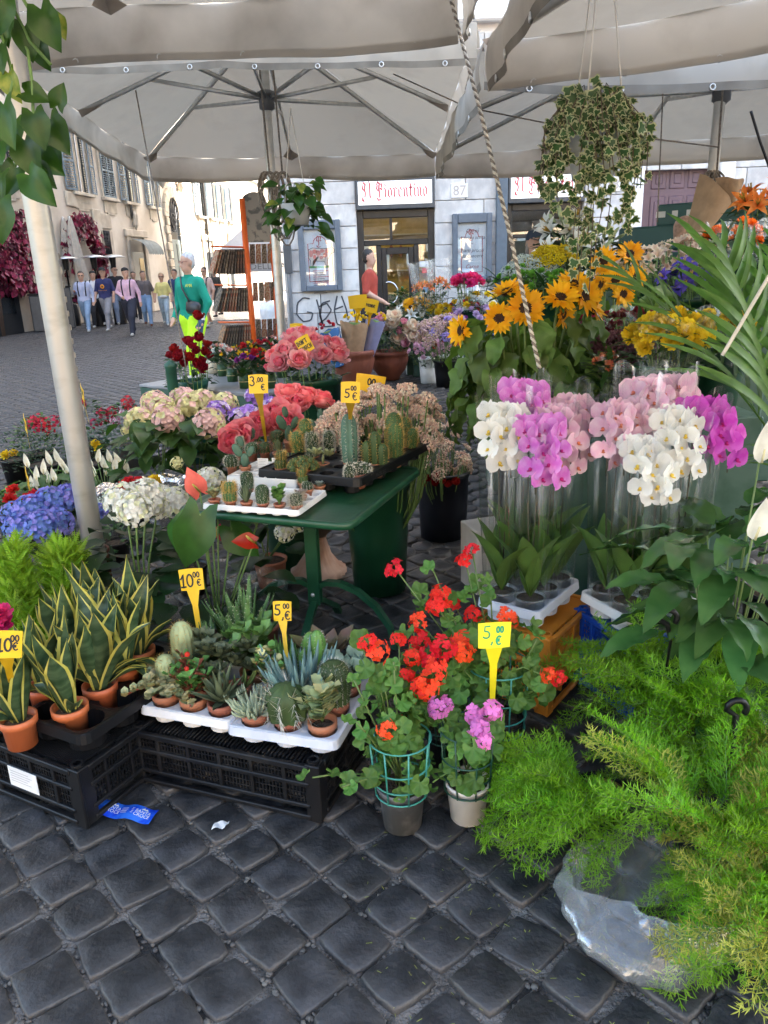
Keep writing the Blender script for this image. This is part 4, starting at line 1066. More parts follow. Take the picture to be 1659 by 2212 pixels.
# ---- price signs
YEL = mat('yellow_sign', (0.86, 0.53, 0.012), 0.45, var=0.04, trans=0.1)
YEL2 = mat('lemon_sign', (0.88, 0.74, 0.02), 0.45, var=0.04)
INK = mat('marker_ink', (0.012, 0.012, 0.014), 0.5); INKG = mat('green_marker', (0.01, 0.32, 0.14), 0.5)
def price_sign(label, base, top_c, w, h, lines, yaw=0.0, tilt=0.0, m=None, ink=None, roll=0.0, back=False):
    """base: foot of the stake; top_c: centre of the plate; lines: (text, x, y, height, pen) in plate units"""
    base, top_c = np.array(base, float), np.array(top_c, float)
    t = thing('price_sign', label, 'price sign', base, 0, 'yellow price signs')
    M = T(*(top_c - base)) @ RZ(yaw) @ RY(roll) @ RX(tilt)
    pl = MB()
    n = 10
    def fn(s_):
        def f(u, v):
            x = (u - 0.5) * w * (1 + 0.05 * (v - 0.5)); z = (v - 0.5) * h + 0.04 * h * math.cos(pi * (u - 0.5)) * (1 if v > 0.5 else -0.2)
            return (x, -0.02 * w * 4 * (0.25 - (u - 0.5) ** 2) * 2 + s_ * 0.0012, z)
        return f
    pl.grid(fn(-1), n, 4); pl.grid(fn(1), n, 4)
    for s0 in (0, 1): pl.grid(lambda u, v, s0=s0: fn(-1 + 2 * v)(u, s0), n, 1); pl.grid(lambda u, v, s0=s0: fn(-1 + 2 * v)(s0, u), 4, 1)
    obj('plate', pl, m or YEL, t, M)
    bt = M @ np.array((0, 0.0, -h * 0.5, 1)); bt = bt[:3]
    wd = 0.16 * w; st = MB(); ax = (M[:3, 0])
    P = [vec(0, 0, 0), bt * 0.45, bt * 0.8, bt * 1.0 + vec(0, 0, 0.004)]; Wd = [0.35 * wd, 0.6 * wd, 0.75 * wd, 1.7 * wd]
    V = []
    for p, q in zip(P, Wd): V += [p - ax * q + vec(0, -0.002, 0), p + ax * q + vec(0, -0.002, 0), p + ax * q + vec(0, 0.002, 0), p - ax * q + vec(0, 0.002, 0)]
    st.raw(V, [(4 * k + i, 4 * k + (i + 1) % 4, 4 * k + 4 + (i + 1) % 4, 4 * k + 4 + i) for k in range(3) for i in range(4)])
    obj('stake', st, m or YEL, t, smooth=False)
    if lines:
        tb = MB()
        for (tx, x, y, hh, pen) in lines: hand(tx, hh * h, pen * h, RX(pi / 2) @ T(x * w, y * h, 0), 0, tb)
        for V in tb.v: V[:, 1] = -0.16 * w * (0.25 - (V[:, 0] / w) ** 2) - 0.0026
        obj('handwriting', tb, ink or INK, t, M, smooth=False)
    return t

# ---- green bistro table
GT_T = mat('green_table_paint', (0.009, 0.06, 0.026), 0.36, scale=5, col2=(0.02, 0.09, 0.045), detail=8, bump=0.06, bscale=30)
tFL, tFR, tBR = at(378, 1098, 0.73), at(757, 1132, 0.73), at(912, 1008, 0.73)
TA = frame_from(tFL, tFR); tx_ = vec(math.cos(TA), math.sin(TA), 0); ty_ = vec(-math.sin(TA), math.cos(TA), 0)
TW = float(np.linalg.norm(tFR - tFL)); TD = float(np.dot(tBR - tFR, ty_))
TC = tFR - tx_ * TW / 2 + ty_ * TD / 2
table = thing('bistro_table', 'green painted iron bistro table holding the trays of cacti', 'table', (TC[0], TC[1], 0), TA)
def rrect(W, D, z, c, n=5):
    o = []
    for (sx, sy, a0) in ((1, 1, 0), (-1, 1, 90), (-1, -1, 180), (1, -1, 270)):
        for q in range(n): a = R(a0 + 90 * q / (n - 1)); o.append((sx * (W / 2 - c) + c * math.cos(a), sy * (D / 2 - c) + c * math.sin(a), z))
    return o
rg = [rrect(TW - 0.06, TD - 0.06, 0.722, 0.03), rrect(TW - 0.03, TD - 0.03, 0.726, 0.045), rrect(TW - 0.008, TD - 0.008, 0.728, 0.05), rrect(TW, TD, 0.72, 0.05), rrect(TW, TD, 0.703, 0.05), rrect(TW - 0.02, TD - 0.02, 0.697, 0.045), rrect(TW - 0.05, TD - 0.05, 0.70, 0.03)]
n = 20; b = MB().raw(sum(rg, []), [np.array([(k * n + i, k * n + (i + 1) % n, (k + 1) * n + (i + 1) % n, (k + 1) * n + i) for k in range(6) for i in range(n)])])
b.raw(rg[0], [tuple(range(n))]); b.raw(rg[6], [tuple(range(n))[::-1]])
obj('tabletop', b, GT_T, table)
b = MB()
for s_ in (-1, 1): b.box((0, s_ * 0.018, 0.44), (0.055, 0.008, 0.5), ch=0.002)
b.box((0, 0, 0.44), (0.012, 0.03, 0.5)); b.box((0, 0, 0.69), (0.34, 0.05, 0.014), ch=0.003)
obj('pedestal', b, GT_T, table, RZ(R(8)), smooth=False)
for a in (R(188), R(4), R(-82), R(96)):
    P = [(0.01, 0.26), (0.06, 0.285), (0.12, 0.285), (0.2, 0.255), (0.28, 0.19), (0.34, 0.1), (0.36, 0.0)] if abs(math.sin(a)) < 0.4 else [(0.0, 0.2), (0.08, 0.16), (0.16, 0.11), (0.26, 0.05), (0.3, 0.0)]
    pp = [vec(r * math.cos(a), r * math.sin(a), z + 0.01) for r, z in P]
    lg = MB(); V = []; sd = vec(-math.sin(a), math.cos(a), 0)
    for i, p in enumerate(pp):
        tg = pp[min(i + 1, len(pp) - 1)] - pp[max(i - 1, 0)]; tg /= np.linalg.norm(tg); nn = np.cross(sd, tg) * 0.011
        V += [p - sd * 0.016 - nn, p + sd * 0.016 - nn, p + sd * 0.016 + nn, p - sd * 0.016 + nn]
    lg.raw(V, [(4 * k + i, 4 * k + (i + 1) % 4, 4 * k + 4 + (i + 1) % 4, 4 * k + 4 + i) for k in range(len(pp) - 1) for i in range(4)])
    obj('leg', lg, GT_T, table, smooth=False)
for z in (0.24,): obj('bolt', MB().lathe([(0.001, 0.008), (0.008, 0.006), (0.01, 0)], 8), ALU, table, T(0.0, -0.024, z) @ RX(pi / 2))
def on_table(x, y): return TC + tx_ * x + ty_ * y + vec(0, 0, 0.729)

# ---- buckets, urn, bowls
def bucket(parent, rt, rb, h, m, M=None, water=True, name='bucket'):
    b = MB().lathe([(0.001, 0.003), (rb, 0), (rb + (rt - rb) * 0.5, h * 0.5), (rt - 0.006, h * 0.9), (rt, h * 0.905), (rt + 0.012, h * 0.985), (rt + 0.006, h), (rt - 0.004, h), (rt - 0.008, h * 0.9), (rt - 0.03, h * 0.72), (0.001, h * 0.72)], 32)
    return obj(name, b, m, parent, M)
def bowl_pot(parent, r, h, m, M=None):
    b = MB().lathe([(0.001, 0.0), (r * 0.5, 0), (r * 0.52, h * 0.08), (r * 0.85, h * 0.35), (r * 1.0, h * 0.7), (r * 0.97, h * 0.84), (r * 1.03, h * 0.86), (r * 1.03, h * 0.95), (r * 0.98, h), (r * 0.9, h * 0.98), (r * 0.86, h * 0.85), (0.001, h * 0.84)], 72, flute=24, famp=0.014)
    return obj('bowl', b, m, parent, M)

# ================================================================ succulents and cacti
CACT = leafm('cactus_green', (0.085, 0.16, 0.05), trans=0.0, rand=0.3, rough=0.5); CACTB = leafm('cactus_bluegreen', (0.10, 0.20, 0.14), trans=0.0, rough=0.5)
CACTD = leafm('cactus_dark', (0.045, 0.09, 0.035), trans=0.0, rough=0.5)
SPW = mat('spine_white', (0.62, 0.58, 0.48), 0.7, isl=0.2); SPY = mat('spine_gold', (0.55, 0.36, 0.10), 0.7, isl=0.2); SPB = mat('spine_brown', (0.24, 0.10, 0.05), 0.7, isl=0.3)
SUC_G = leafm('succulent_green', (0.12, 0.26, 0.06), trans=0.05, rough=0.35); SUC_P = leafm('succulent_pale', (0.36, 0.42, 0.22), trans=0.05, rough=0.45); SUC_B = leafm('succulent_blue', (0.17, 0.29, 0.28), trans=0.02, rough=0.6)
SUC_D = leafm('succulent_dusk', (0.12, 0.15, 0.08), trans=0.03, rough=0.45); SUC_R = leafm('succulent_red', (0.25, 0.06, 0.04), trans=0.03, rough=0.4); SUC_Y = leafm('succulent_cream', (0.5, 0.46, 0.22), trans=0.05, rough=0.45)
ALOE = leafm('aloe_green', (0.11, 0.2, 0.07), trans=0.02, rough=0.4, scale=45); ALOEP = mat('aloe_pale', (0.42, 0.46, 0.3), 0.5); STEMR = mat('stem_red', (0.35, 0.06, 0.04), 0.5); STEMG = mat('stem_green', (0.14, 0.22, 0.06), 0.55, rand=0.2)
FRED = petal('tiny_red', (0.6, 0.02, 0.02))
def spine(b, p, d, ln, mi, wd=0.0006):
    d = np.array(d, float); d /= np.linalg.norm(d); x = np.cross(d, (0.3, 0.5, 0.8)); x /= np.linalg.norm(x)
    b.raw([p - x * wd, p + x * wd, p + d * ln], [(0, 1, 2)], mi)
def ccol(r, h, ribs=10, sp=0.008, rows=12, per=4, famp=0.1, top=0.35, waist=0.92, mi=0, si=1, M=None, hair=False, wd=0.0006):
    prof = [(r * 0.86, 0.0), (r * waist, h * 0.12), (r, h * 0.45), (r * 0.98, h * (1 - top * 0.8))] + [(r * math.cos(a), h * (1 - top * 0.8) + h * top * 0.8 * math.sin(a)) for a in (0.4, 0.8, 1.15, 1.4)] + [(0.0008, h)]
    b = MB().lathe(prof, ribs * 4, mi, None, flute=ribs, famp=famp)
    zz = [p[1] for p in prof]; rr = [p[0] for p in prof]
    for k in range(rows):
        z = h * (0.06 + 0.93 * k / rows); q = np.interp(z, zz, rr)
        for i in range(ribs):
            a = 2 * pi * i / ribs + (0.0 if not hair else U(-0.2, 0.2))
            p = vec(q * (1 + famp) * math.cos(a), q * (1 + famp) * math.sin(a), z)
            for _ in range(per):
                spine(b, p, vec(math.cos(a) + U(-0.7, 0.7), math.sin(a) + U(-0.7, 0.7), U(-0.5, 0.9) + (0.5 if z > h * 0.8 else 0)), sp * U(0.6, 1.3), si, wd)
    if M is not None: o = MB().add(b, M); return o
    return b
def rosette(n, L_, W, tilt0=0.15, tilt1=1.25, shape='obov', mi=0, cup=0.25, bend=-0.2, fold=0.15, thick=True, tipmi=None):
    b = MB(); g = pi * (3 - math.sqrt(5))
    for i in range(n):
        f = i / max(1, n - 1); l = L_ * (0.35 + 0.65 * f)
        lf = leaf(l, W * (0.5 + 0.5 * f), shape, 4, 1, bend=bend, fold=fold, cup=cup, mi=mi)
        M = RZ(g * i + U(-0.1, 0.1)) @ RX(pi / 2 - (tilt0 + (tilt1 - tilt0) * f)) @ T(0, 0.002, 0)
        b.add(lf, M)
        if thick: b.add(lf, M @ T(0, 0, -W * 0.12) @ S(0.93, 0.97, 1))
    return b
def aloe(n, L_, W, bend=-0.35, tilt0=0.1, tilt1=1.0, teeth=True, mi=0):
    b = MB(); g = pi * (3 - math.sqrt(5))
    for i in range(n):
        f = i / max(1, n - 1); l = L_ * (0.6 + 0.4 * math.sin(pi * (0.2 + 0.6 * f))) * U(0.85, 1.1)
        sh = lambda t: max(0.02, (1 - t) ** 0.8) * min(1, 0.75 + t)
        M = RZ(g * i * 1.0 + U(-0.15, 0.15)) @ RX(pi / 2 - (tilt0 + (tilt1 - tilt0) * f) * U(0.85, 1.1)) @ T(0, 0.003, 0)
        lf = leaf(l, W, sh, 7, 1, bend=bend * U(0.4, 1.4), fold=0.45, mi=mi); b.add(lf, M); b.add(leaf(l, W * 0.98, sh, 7, 1, bend=bend, fold=0.75, mi=mi), M @ T(0, 0, -W * 0.1))
        if teeth:
            V = lf.v[0]
            for k in range(1, 7):
                for c in (0, 2):
                    p = (V[3 * k + c] @ M[:3, :3].T) + M[:3, 3]; o = (V[3 * k + c] - V[3 * k + 1]) @ M[:3, :3].T
                    q = (V[3 * min(7, k + 1) + c] - V[3 * k + c]) @ M[:3, :3].T
                    for e in (0, 0.5): spine(b, p + q * e, o / (np.linalg.norm(o) + 1e-9) + q * 8, W * 0.13, 1, W * 0.035)
            for _ in range(10):
                k = rng.randrange(1, 6); p = V[3 * k + 1] * U(0.4, 1) + V[3 * k] * 0 ; p = V[3 * k + 1] + (V[3 * k + rng.choice((0, 2))] - V[3 * k + 1]) * U(0.1, 0.8)
                p = (p @ M[:3, :3].T) + M[:3, 3]; up = M[:3, 2] * 0.0008
                x = M[:3, 0] * 0.0016; y = M[:3, 1] * 0.003
                b.raw([p - x + up, p - y + up, p + x + up, p + y + up], [(0, 1, 2, 3)], 1)
    return b
def bushy(n, r, h, lw, mi=(0,), stem_mi=1, shape='round', droop=0.0, leaves=7, spread=1.0, fold=0.1):
    """short branching stems set with fleshy paired leaves"""
    b = MB(); lf = leaf(lw * 1.25, lw, shape, 3, 1, bend=-0.3, fold=fold, cup=0.3)
    for i in range(n):
        a = 2 * pi * i / n + U(-0.4, 0.4); rr = r * U(0.3, 1.0) * spread; hh = h * U(0.55, 1.0)
        P = [vec(0, 0, 0), vec(rr * 0.4 * math.cos(a), rr * 0.4 * math.sin(a), hh * 0.7), vec(rr * math.cos(a), rr * math.sin(a), hh - droop * U(0.3, 1) * rr)]
        P = [P[0] * (1 - t) ** 2 + P[1] * 2 * t * (1 - t) + P[2] * t * t for t in np.linspace(0, 1, 5)]
        b.tube(P, 0.0022, 4, stem_mi)
        for k in range(leaves):
            t = 0.25 + 0.75 * k / (leaves - 1); x = t * 4; j = min(3, int(x)); p = P[j] + (P[j + 1] - P[j]) * (x - j)
            for s_ in (0, pi):
                M = FR(p, (math.cos(k * 1.6 + s_), math.sin(k * 1.6 + s_), U(0.2, 0.9)), (0, 0, 1)) @ S(U(0.7, 1.15))
                b.add(lf, M, rng.choice(mi)); b.add(lf, M @ T(0, 0, -lw * 0.14) @ S(0.92), rng.choice(mi))
    return b
def fingers(n, r, h, w, mi=0, lean=0.5):
    b = MB()
    for i in range(n):
        a = U(0, 2 * pi); rr = r * math.sqrt(U(0, 1)); hh = h * U(0.6, 1.0)
        p0 = vec(rr * 0.5 * math.cos(a), rr * 0.5 * math.sin(a), 0); p2 = p0 + vec(rr * lean * math.cos(a) * 1.4 + U(-0.01, 0.01), rr * lean * math.sin(a) * 1.4 + U(-0.01, 0.01), hh)
        p1 = (p0 + p2) / 2 + vec(math.cos(a), math.sin(a), 0) * rr * 0.4
        P = [p0 * (1 - t) ** 2 + p1 * 2 * t * (1 - t) + p2 * t * t for t in np.linspace(0, 1, 5)]
        b.tube(P, [w * 0.7, w, w, w * 0.8, w * 0.15], 5, mi)
    return b
def multi(*parts):
    b = MB()
    for m, M in parts: b.add(m, M)
    return b
KIND = {
    'column': lambda: (ccol(0.017, 0.115, 8, 0.009, 14, 4, 0.16), [CACTB, SPW]),
    'trio': lambda: (multi((ccol(0.013, 0.085, 6, 0.007, 11, 4, 0.2), T(0, 0, 0)), (ccol(0.012, 0.062, 6, 0.007, 9, 4, 0.2), T(0.02, 0.006, 0)), (ccol(0.012, 0.055, 6, 0.007, 8, 4, 0.2), T(-0.019, 0.004, 0)), (ccol(0.011, 0.05, 6, 0.007, 8, 4, 0.2), T(0.004, -0.02, 0))), [CACT, SPY]),
    'pair': lambda: (multi((ccol(0.019, 0.1, 14, 0.008, 20, 3, 0.06), T(-0.012, 0, 0)), (ccol(0.017, 0.08, 14, 0.008, 18, 3, 0.06), T(0.02, 0.004, 0))), [CACT, SPY]),
    'fuzzy': lambda: (ccol(0.018, 0.075, 14, 0.009, 18, 5, 0.04, hair=True), [CACTD, SPW]),
    'fuzzy2': lambda: (multi((ccol(0.016, 0.085, 13, 0.009, 18, 4, 0.04, hair=True), T(-0.012, 0, 0)), (ccol(0.015, 0.06, 13, 0.009, 14, 4, 0.04, hair=True), T(0.018, 0.004, 0) @ RY(0.2))), [CACT, SPY]),
    'golden': lambda: (multi((ccol(0.021, 0.042, 13, 0.008, 9, 4, 0.09), T(0, 0, 0)), (ccol(0.017, 0.034, 12, 0.016, 7, 8, 0.05), T(0, 0.004, 0.034))), [CACT, SPY]),
    'pineapple': lambda: (ccol(0.02, 0.06, 13, 0.006, 13, 5, 0.05, hair=True), [CACTD, SPW]),
    'hairy': lambda: (ccol(0.02, 0.045, 12, 0.03, 9, 9, 0.08, hair=True, wd=0.0004), [CACTD, SPW]),
    'globe': lambda: (ccol(0.021, 0.036, 12, 0.008, 8, 5, 0.08, top=0.6), [CACTD, SPW]),
    'brownglobe': lambda: (ccol(0.023, 0.036, 12, 0.010, 8, 6, 0.06, top=0.6, hair=True), [CACTD, SPB]),
    'clump': lambda: (multi(*[(ccol(0.009, 0.017, 8, 0.004, 5, 3, 0.06, top=0.7), T(d[0] * 0.036, d[1] * 0.036, d[2] * 0.022)) for d in head_dirs(22, 0.0)]), [CACT, SPY]),
    'snow': lambda: (multi(*[(ccol(0.016, 0.03, 10, 0.007, 7, 8, 0.03, top=0.65, hair=True), T(x, y, 0)) for x, y in ((0, 0), (0.025, 0.01), (-0.022, 0.012), (0.006, -0.022), (-0.018, -0.014))]), [CACTD, SPW]),
    'orange': lambda: (multi(*[(ccol(0.015, 0.03, 10, 0.008, 7, 8, 0.03, top=0.65, hair=True), T(x, y, 0)) for x, y in ((0, 0), (0.025, 0.008), (-0.02, 0.015))]), [CACT, SPB]),
    'haworthia': lambda: (aloe(26, 0.06, 0.014, -0.5, 0.05, 0.75, False), [SUC_D, SPW]),
    'crassula': lambda: (bushy(5, 0.022, 0.05, 0.016, (0,), 1, 'obov', leaves=5), [SUC_G, STEMG]),
    'cream': lambda: (bushy(6, 0.024, 0.045, 0.015, (0, 2), 1, 'obov', leaves=5), [SUC_P, STEMR, SUC_Y]),
    'whitefat': lambda: (multi((rosette(9, 0.03, 0.016, cup=0.5), T(-0.015, 0, 0.02)), (rosette(9, 0.03, 0.016, cup=0.5), T(0.018, 0.004, 0.028)), (fingers(3, 0.012, 0.03, 0.003), None)), [SUC_P]),
    'lavrose': lambda: (rosette(26, 0.032, 0.016, 0.05, 1.1), [leafm('succulent_grey', (0.25, 0.29, 0.25), trans=0.02)]),
    'redwhite': lambda: (rosette(22, 0.036, 0.018, 0.05, 0.9), [leafm('succulent_rose', (0.3, 0.24, 0.2), trans=0.02)]),
    'opuntia': lambda: (multi(*[(MB().blob((0, 0, 0.022), (0.014, 0.005, 0.024), 10), M) for M in (T(0, 0, 0), T(0.01, 0, 0.036) @ RY(0.5), T(-0.012, 0, 0.034) @ RY(-0.5) @ S(0.8), T(0.004, 0, 0.068) @ RY(0.2) @ S(0.7))]), [CACTB]),
}
_KM = {}
def mini(label, loc, kind, r=0.024, ph=0.035, sc=1.0, pm=None, cat='cactus'):
    t = thing('potted_cactus' if cat == 'cactus' else 'potted_succulent', label, cat, loc, U(0, 6.2), 'small potted cacti and succulents')
    pot(t, r, r * 0.78, ph, pm or TERRA2, rim=0.3)
    if kind not in _KM:
        b, ms = KIND[kind](); _KM[kind] = b.mesh('plant_body', ms)
    link('plant_body', _KM[kind], t, T(0, 0, ph - 0.006) @ S(sc))
    return t

# ---- front white tray on the table
def tray(label, loc, rz, nx, ny, s, r, m, **k):
    o = tag(obj('plant_tray', tray_mb(nx, ny, s, r, **k), m, None, smooth=False), label, 'tray', 'plant trays')
    o.location = [float(c) for c in loc]; o.rotation_euler = (0, 0, rz); return o
def tloc(x, y, z): return on_table(0, 0) + vec(0, 0, z) + 0 * vec(x, y, 0)
w0, w1, w2 = at(440, 1090, 0.755), at(650, 1105, 0.755), at(708, 1056, 0.755)
wa = frame_from(w0, w1); wx, wy = vec(math.cos(wa), math.sin(wa), 0), vec(-math.sin(wa), math.cos(wa), 0)
wc = w1 - wx * np.linalg.norm(w1 - w0) / 2 + wy * 0.12
tray('thin white tray of tiny cacti at the front of the green table', (wc[0], wc[1], 0.742), wa, 6, 4, float(np.linalg.norm(w1 - w0)) / 6 - 0.003, 0.022, WHITEPL, th=0.016, cup=0.024, lip=0.006)
front = [(481, 'cream', 'tiny potted cream succulent at the left end of the thin white tray', 1.05), (509, 'golden', 'tiny potted ribbed cactus with a golden tuft, second in the white tray front row', 1.15), (535, 'haworthia', 'tiny potted upright scaly haworthia, third in the white tray front row', 1.15),
         (562, 'pineapple', 'tiny potted pineapple shaped cactus, fourth in the white tray front row', 1.25), (590, 'crassula', 'tiny potted glossy green bead leaf succulent, fifth in the white tray front row', 1.35), (620, 'hairy', 'tiny potted cactus with long white whiskers at the right of the front row', 1.1)]
for i, (px, k, lb_, sc_) in enumerate(front):
    p = w0 + wx * (0.03 + (np.linalg.norm(w1 - w0) - 0.06) * i / 5) + wy * 0.03
    mini(lb_, (p[0], p[1], 0.737), k, 0.0235, 0.034, sc_, cat='succulent' if k in ('cream', 'crassula', 'haworthia') else 'cactus')
for (px, py, k, lb_, sc_) in ((650, 1068, 'redwhite', 'tiny potted rosy grey rosette just behind the whiskered cactus', 1.1), (664, 1054, 'globe', 'tiny potted dark globe cactus at the right side of the thin white tray', 1.0),
                          (690, 1046, 'lavrose', 'tiny potted grey rosette at the far right corner of the thin white tray', 1.0), (655, 1040, 'golden', 'tiny potted tufted cactus at the back edge of the thin white tray', 0.9),
                          (535, 1052, 'pineapple', 'tiny potted brown cactus behind the pineapple shaped one', 1.25)):
    p = at(px, py, 0.775); mini(lb_, (p[0], p[1], 0.737), k, 0.0235, 0.034, sc_, cat='succulent' if 'rosette' in lb_ else 'cactus')
# ---- black tray and pale tray behind it
b0, b1, b2 = at(628, 1010, 0.785), at(742, 1040, 0.785), at(898, 960, 0.785)
ba = frame_from(b1, b2); bx, by = vec(math.cos(ba), math.sin(ba), 0), vec(-math.sin(ba), math.cos(ba), 0)
bl = float(np.linalg.norm(b2 - b1)); bcn = b1 + bx * bl / 2 + by * 0.17
tray('black plastic tray of larger cacti on the right of the green table', (bcn[0], bcn[1], 0.768), ba, 6, 4, bl / 6, 0.033, BLACKP, th=0.03, cup=0.066, lip=0.012)
g0 = at(487, 1035, 0.765); gc = g0 + wx * 0.17 + wy * 0.13
tray('pale grey tray with paper tags behind the thin white tray', (gc[0], gc[1], 0.745), wa, 6, 5, 0.052, 0.022, WHITEPL, th=0.03, cup=0.04, lip=0.006)
K2 = [(655, 1012, 'clump', 'potted clump of small green knobbly cacti in the black tray', 0.036, 1.15), (697, 1000, 'whitefat', 'potted fat pale leaved succulent in the black tray', 0.028, 1.25),
      (757, 998, 'column', 'potted tall blue green column cactus beside the five euro sign', 0.03, 1.4), (770, 1022, 'snow', 'potted cluster of round snowy cacti at the front of the black tray', 0.04, 1.1),
      (812, 1000, 'trio', 'potted bright green ribbed cactus columns in the black tray', 0.031, 1.25), (852, 980, 'pair', 'potted pair of bristly columns at the right end of the black tray', 0.034, 1.4),
      (880, 963, 'fuzzy2', 'potted pair of slim columns at the far right corner of the black tray', 0.03, 1.2), (796, 978, 'orange', 'potted orange bristled cactus behind the green ribbed columns', 0.03, 1.1),
      (712, 975, 'fuzzy', 'potted orange topped fuzzy cactus left of the blue green column', 0.03, 1.0), (655, 972, 'fuzzy2', 'potted pair of tall fuzzy yellow columns behind the clump', 0.03, 1.3),
      (625, 950, 'opuntia', 'potted small prickly pear at the back of the black tray', 0.027, 1.3), (690, 950, 'opuntia', 'potted small prickly pear behind the white fuzzy column', 0.027, 1.2),
      (676, 985, 'fuzzy', 'potted white bristled column just behind the clump', 0.026, 1.15)]
for (px, py, k, lb_, r_, sc_) in K2:
    p = at(px, py, 0.80); mini(lb_, (p[0], p[1], 0.74), k, r_ * 1.08, 0.06, sc_ * 1.35, cat='succulent' if 'succulent' in lb_ else 'cactus')
obj('embossed_mark', text_mb('PACK 212', 0.022), mat('black_relief', (0.05, 0.05, 0.052), 0.4), bpy.data.objects['plant_tray.001'], T(-bl / 4, -bl / 3 - 0.0165, 0.008) @ RX(pi / 2), smooth=False)
K3 = [(500, 1006, 'globe', 'potted dark globe cactus at the left corner of the pale tray', 0.024, 1.2), (530, 1008, 'opuntia', 'potted green jointed succulent stems beside the dark globe', 0.026, 1.2), (607, 1012, 'golden', 'potted pair of gold tufted cacti behind the paper tags', 0.026, 1.0),
      (545, 978, 'globe', 'potted low grey cactus below the three euro sign', 0.026, 1.25), (572, 976, 'brownglobe', 'potted low brown spined cactus right of the three euro stake', 0.027, 1.2), (602, 978, 'haworthia', 'potted dark haworthia left of the clump', 0.028, 0.9),
      (520, 976, 'fuzzy', 'potted white haired cactus at the back left of the pale tray', 0.025, 0.9), (548, 958, 'column', 'potted small blue column cactus at the back left', 0.022, 0.6), (600, 952, 'brownglobe', 'potted orange brown spiny cactus at the back of the pale tray', 0.028, 1.4)]
for (px, py, k, lb_, r_, sc_) in K3:
    p = at(px, py, 0.79); mini(lb_, (p[0], p[1], 0.752), k, r_, 0.042, sc_ * 1.15, cat='succulent' if 'succulent' in lb_ or 'haworthia' in lb_ else 'cactus')
for px, lb_ in ((568, 'white paper plant tag at the left in the pale tray'), (598, 'white paper plant tag at the right in the pale tray')):
    p = at(px, 1010, 0.778); t = thing('plant_tag', lb_, 'tag', p, wa + U(-0.1, 0.1))
    obj('card', MB().box((0, 0, 0.02), (0.05, 0.001, 0.042)), WHITEP, t, RX(-0.15), smooth=False)
    tb = MB()
    for i in range(5): stroke(tb, [(-0.02, 0.034 - i * 0.007), (0.005 + U(0, 0.014), 0.034 - i * 0.007)], 0.0016, 0, T(0, -0.0012, 0) @ RX(pi / 2))
    obj('print', tb, mat('label_ink', (0.3, 0.3, 0.3)), t, RX(-0.15), smooth=False)
price_sign('yellow sign reading 3.00 euro in the table tray', at(576, 965, 0.79), atY(558, 830, 2.98), 0.076, 0.07, [('3', -0.42, -0.08, 0.5, 0.07), ('.', -0.08, 0.1, 0.3, 0.06), ('00', -0.02, 0.12, 0.25, 0.055), ('E', 0.16, -0.32, 0.32, 0.055)], yaw=R(-6), tilt=R(-10))
price_sign('yellow sign reading 5.00 euro among the cacti of the black tray', at(757, 960, 0.80), atY(757, 848, 3.02), 0.074, 0.08, [('5', -0.3, -0.25, 0.42, 0.07), ('00', 0.02, 0.1, 0.22, 0.055), ('E', 0.12, -0.36, 0.36, 0.055)], yaw=R(4), tilt=R(-10), roll=R(4))

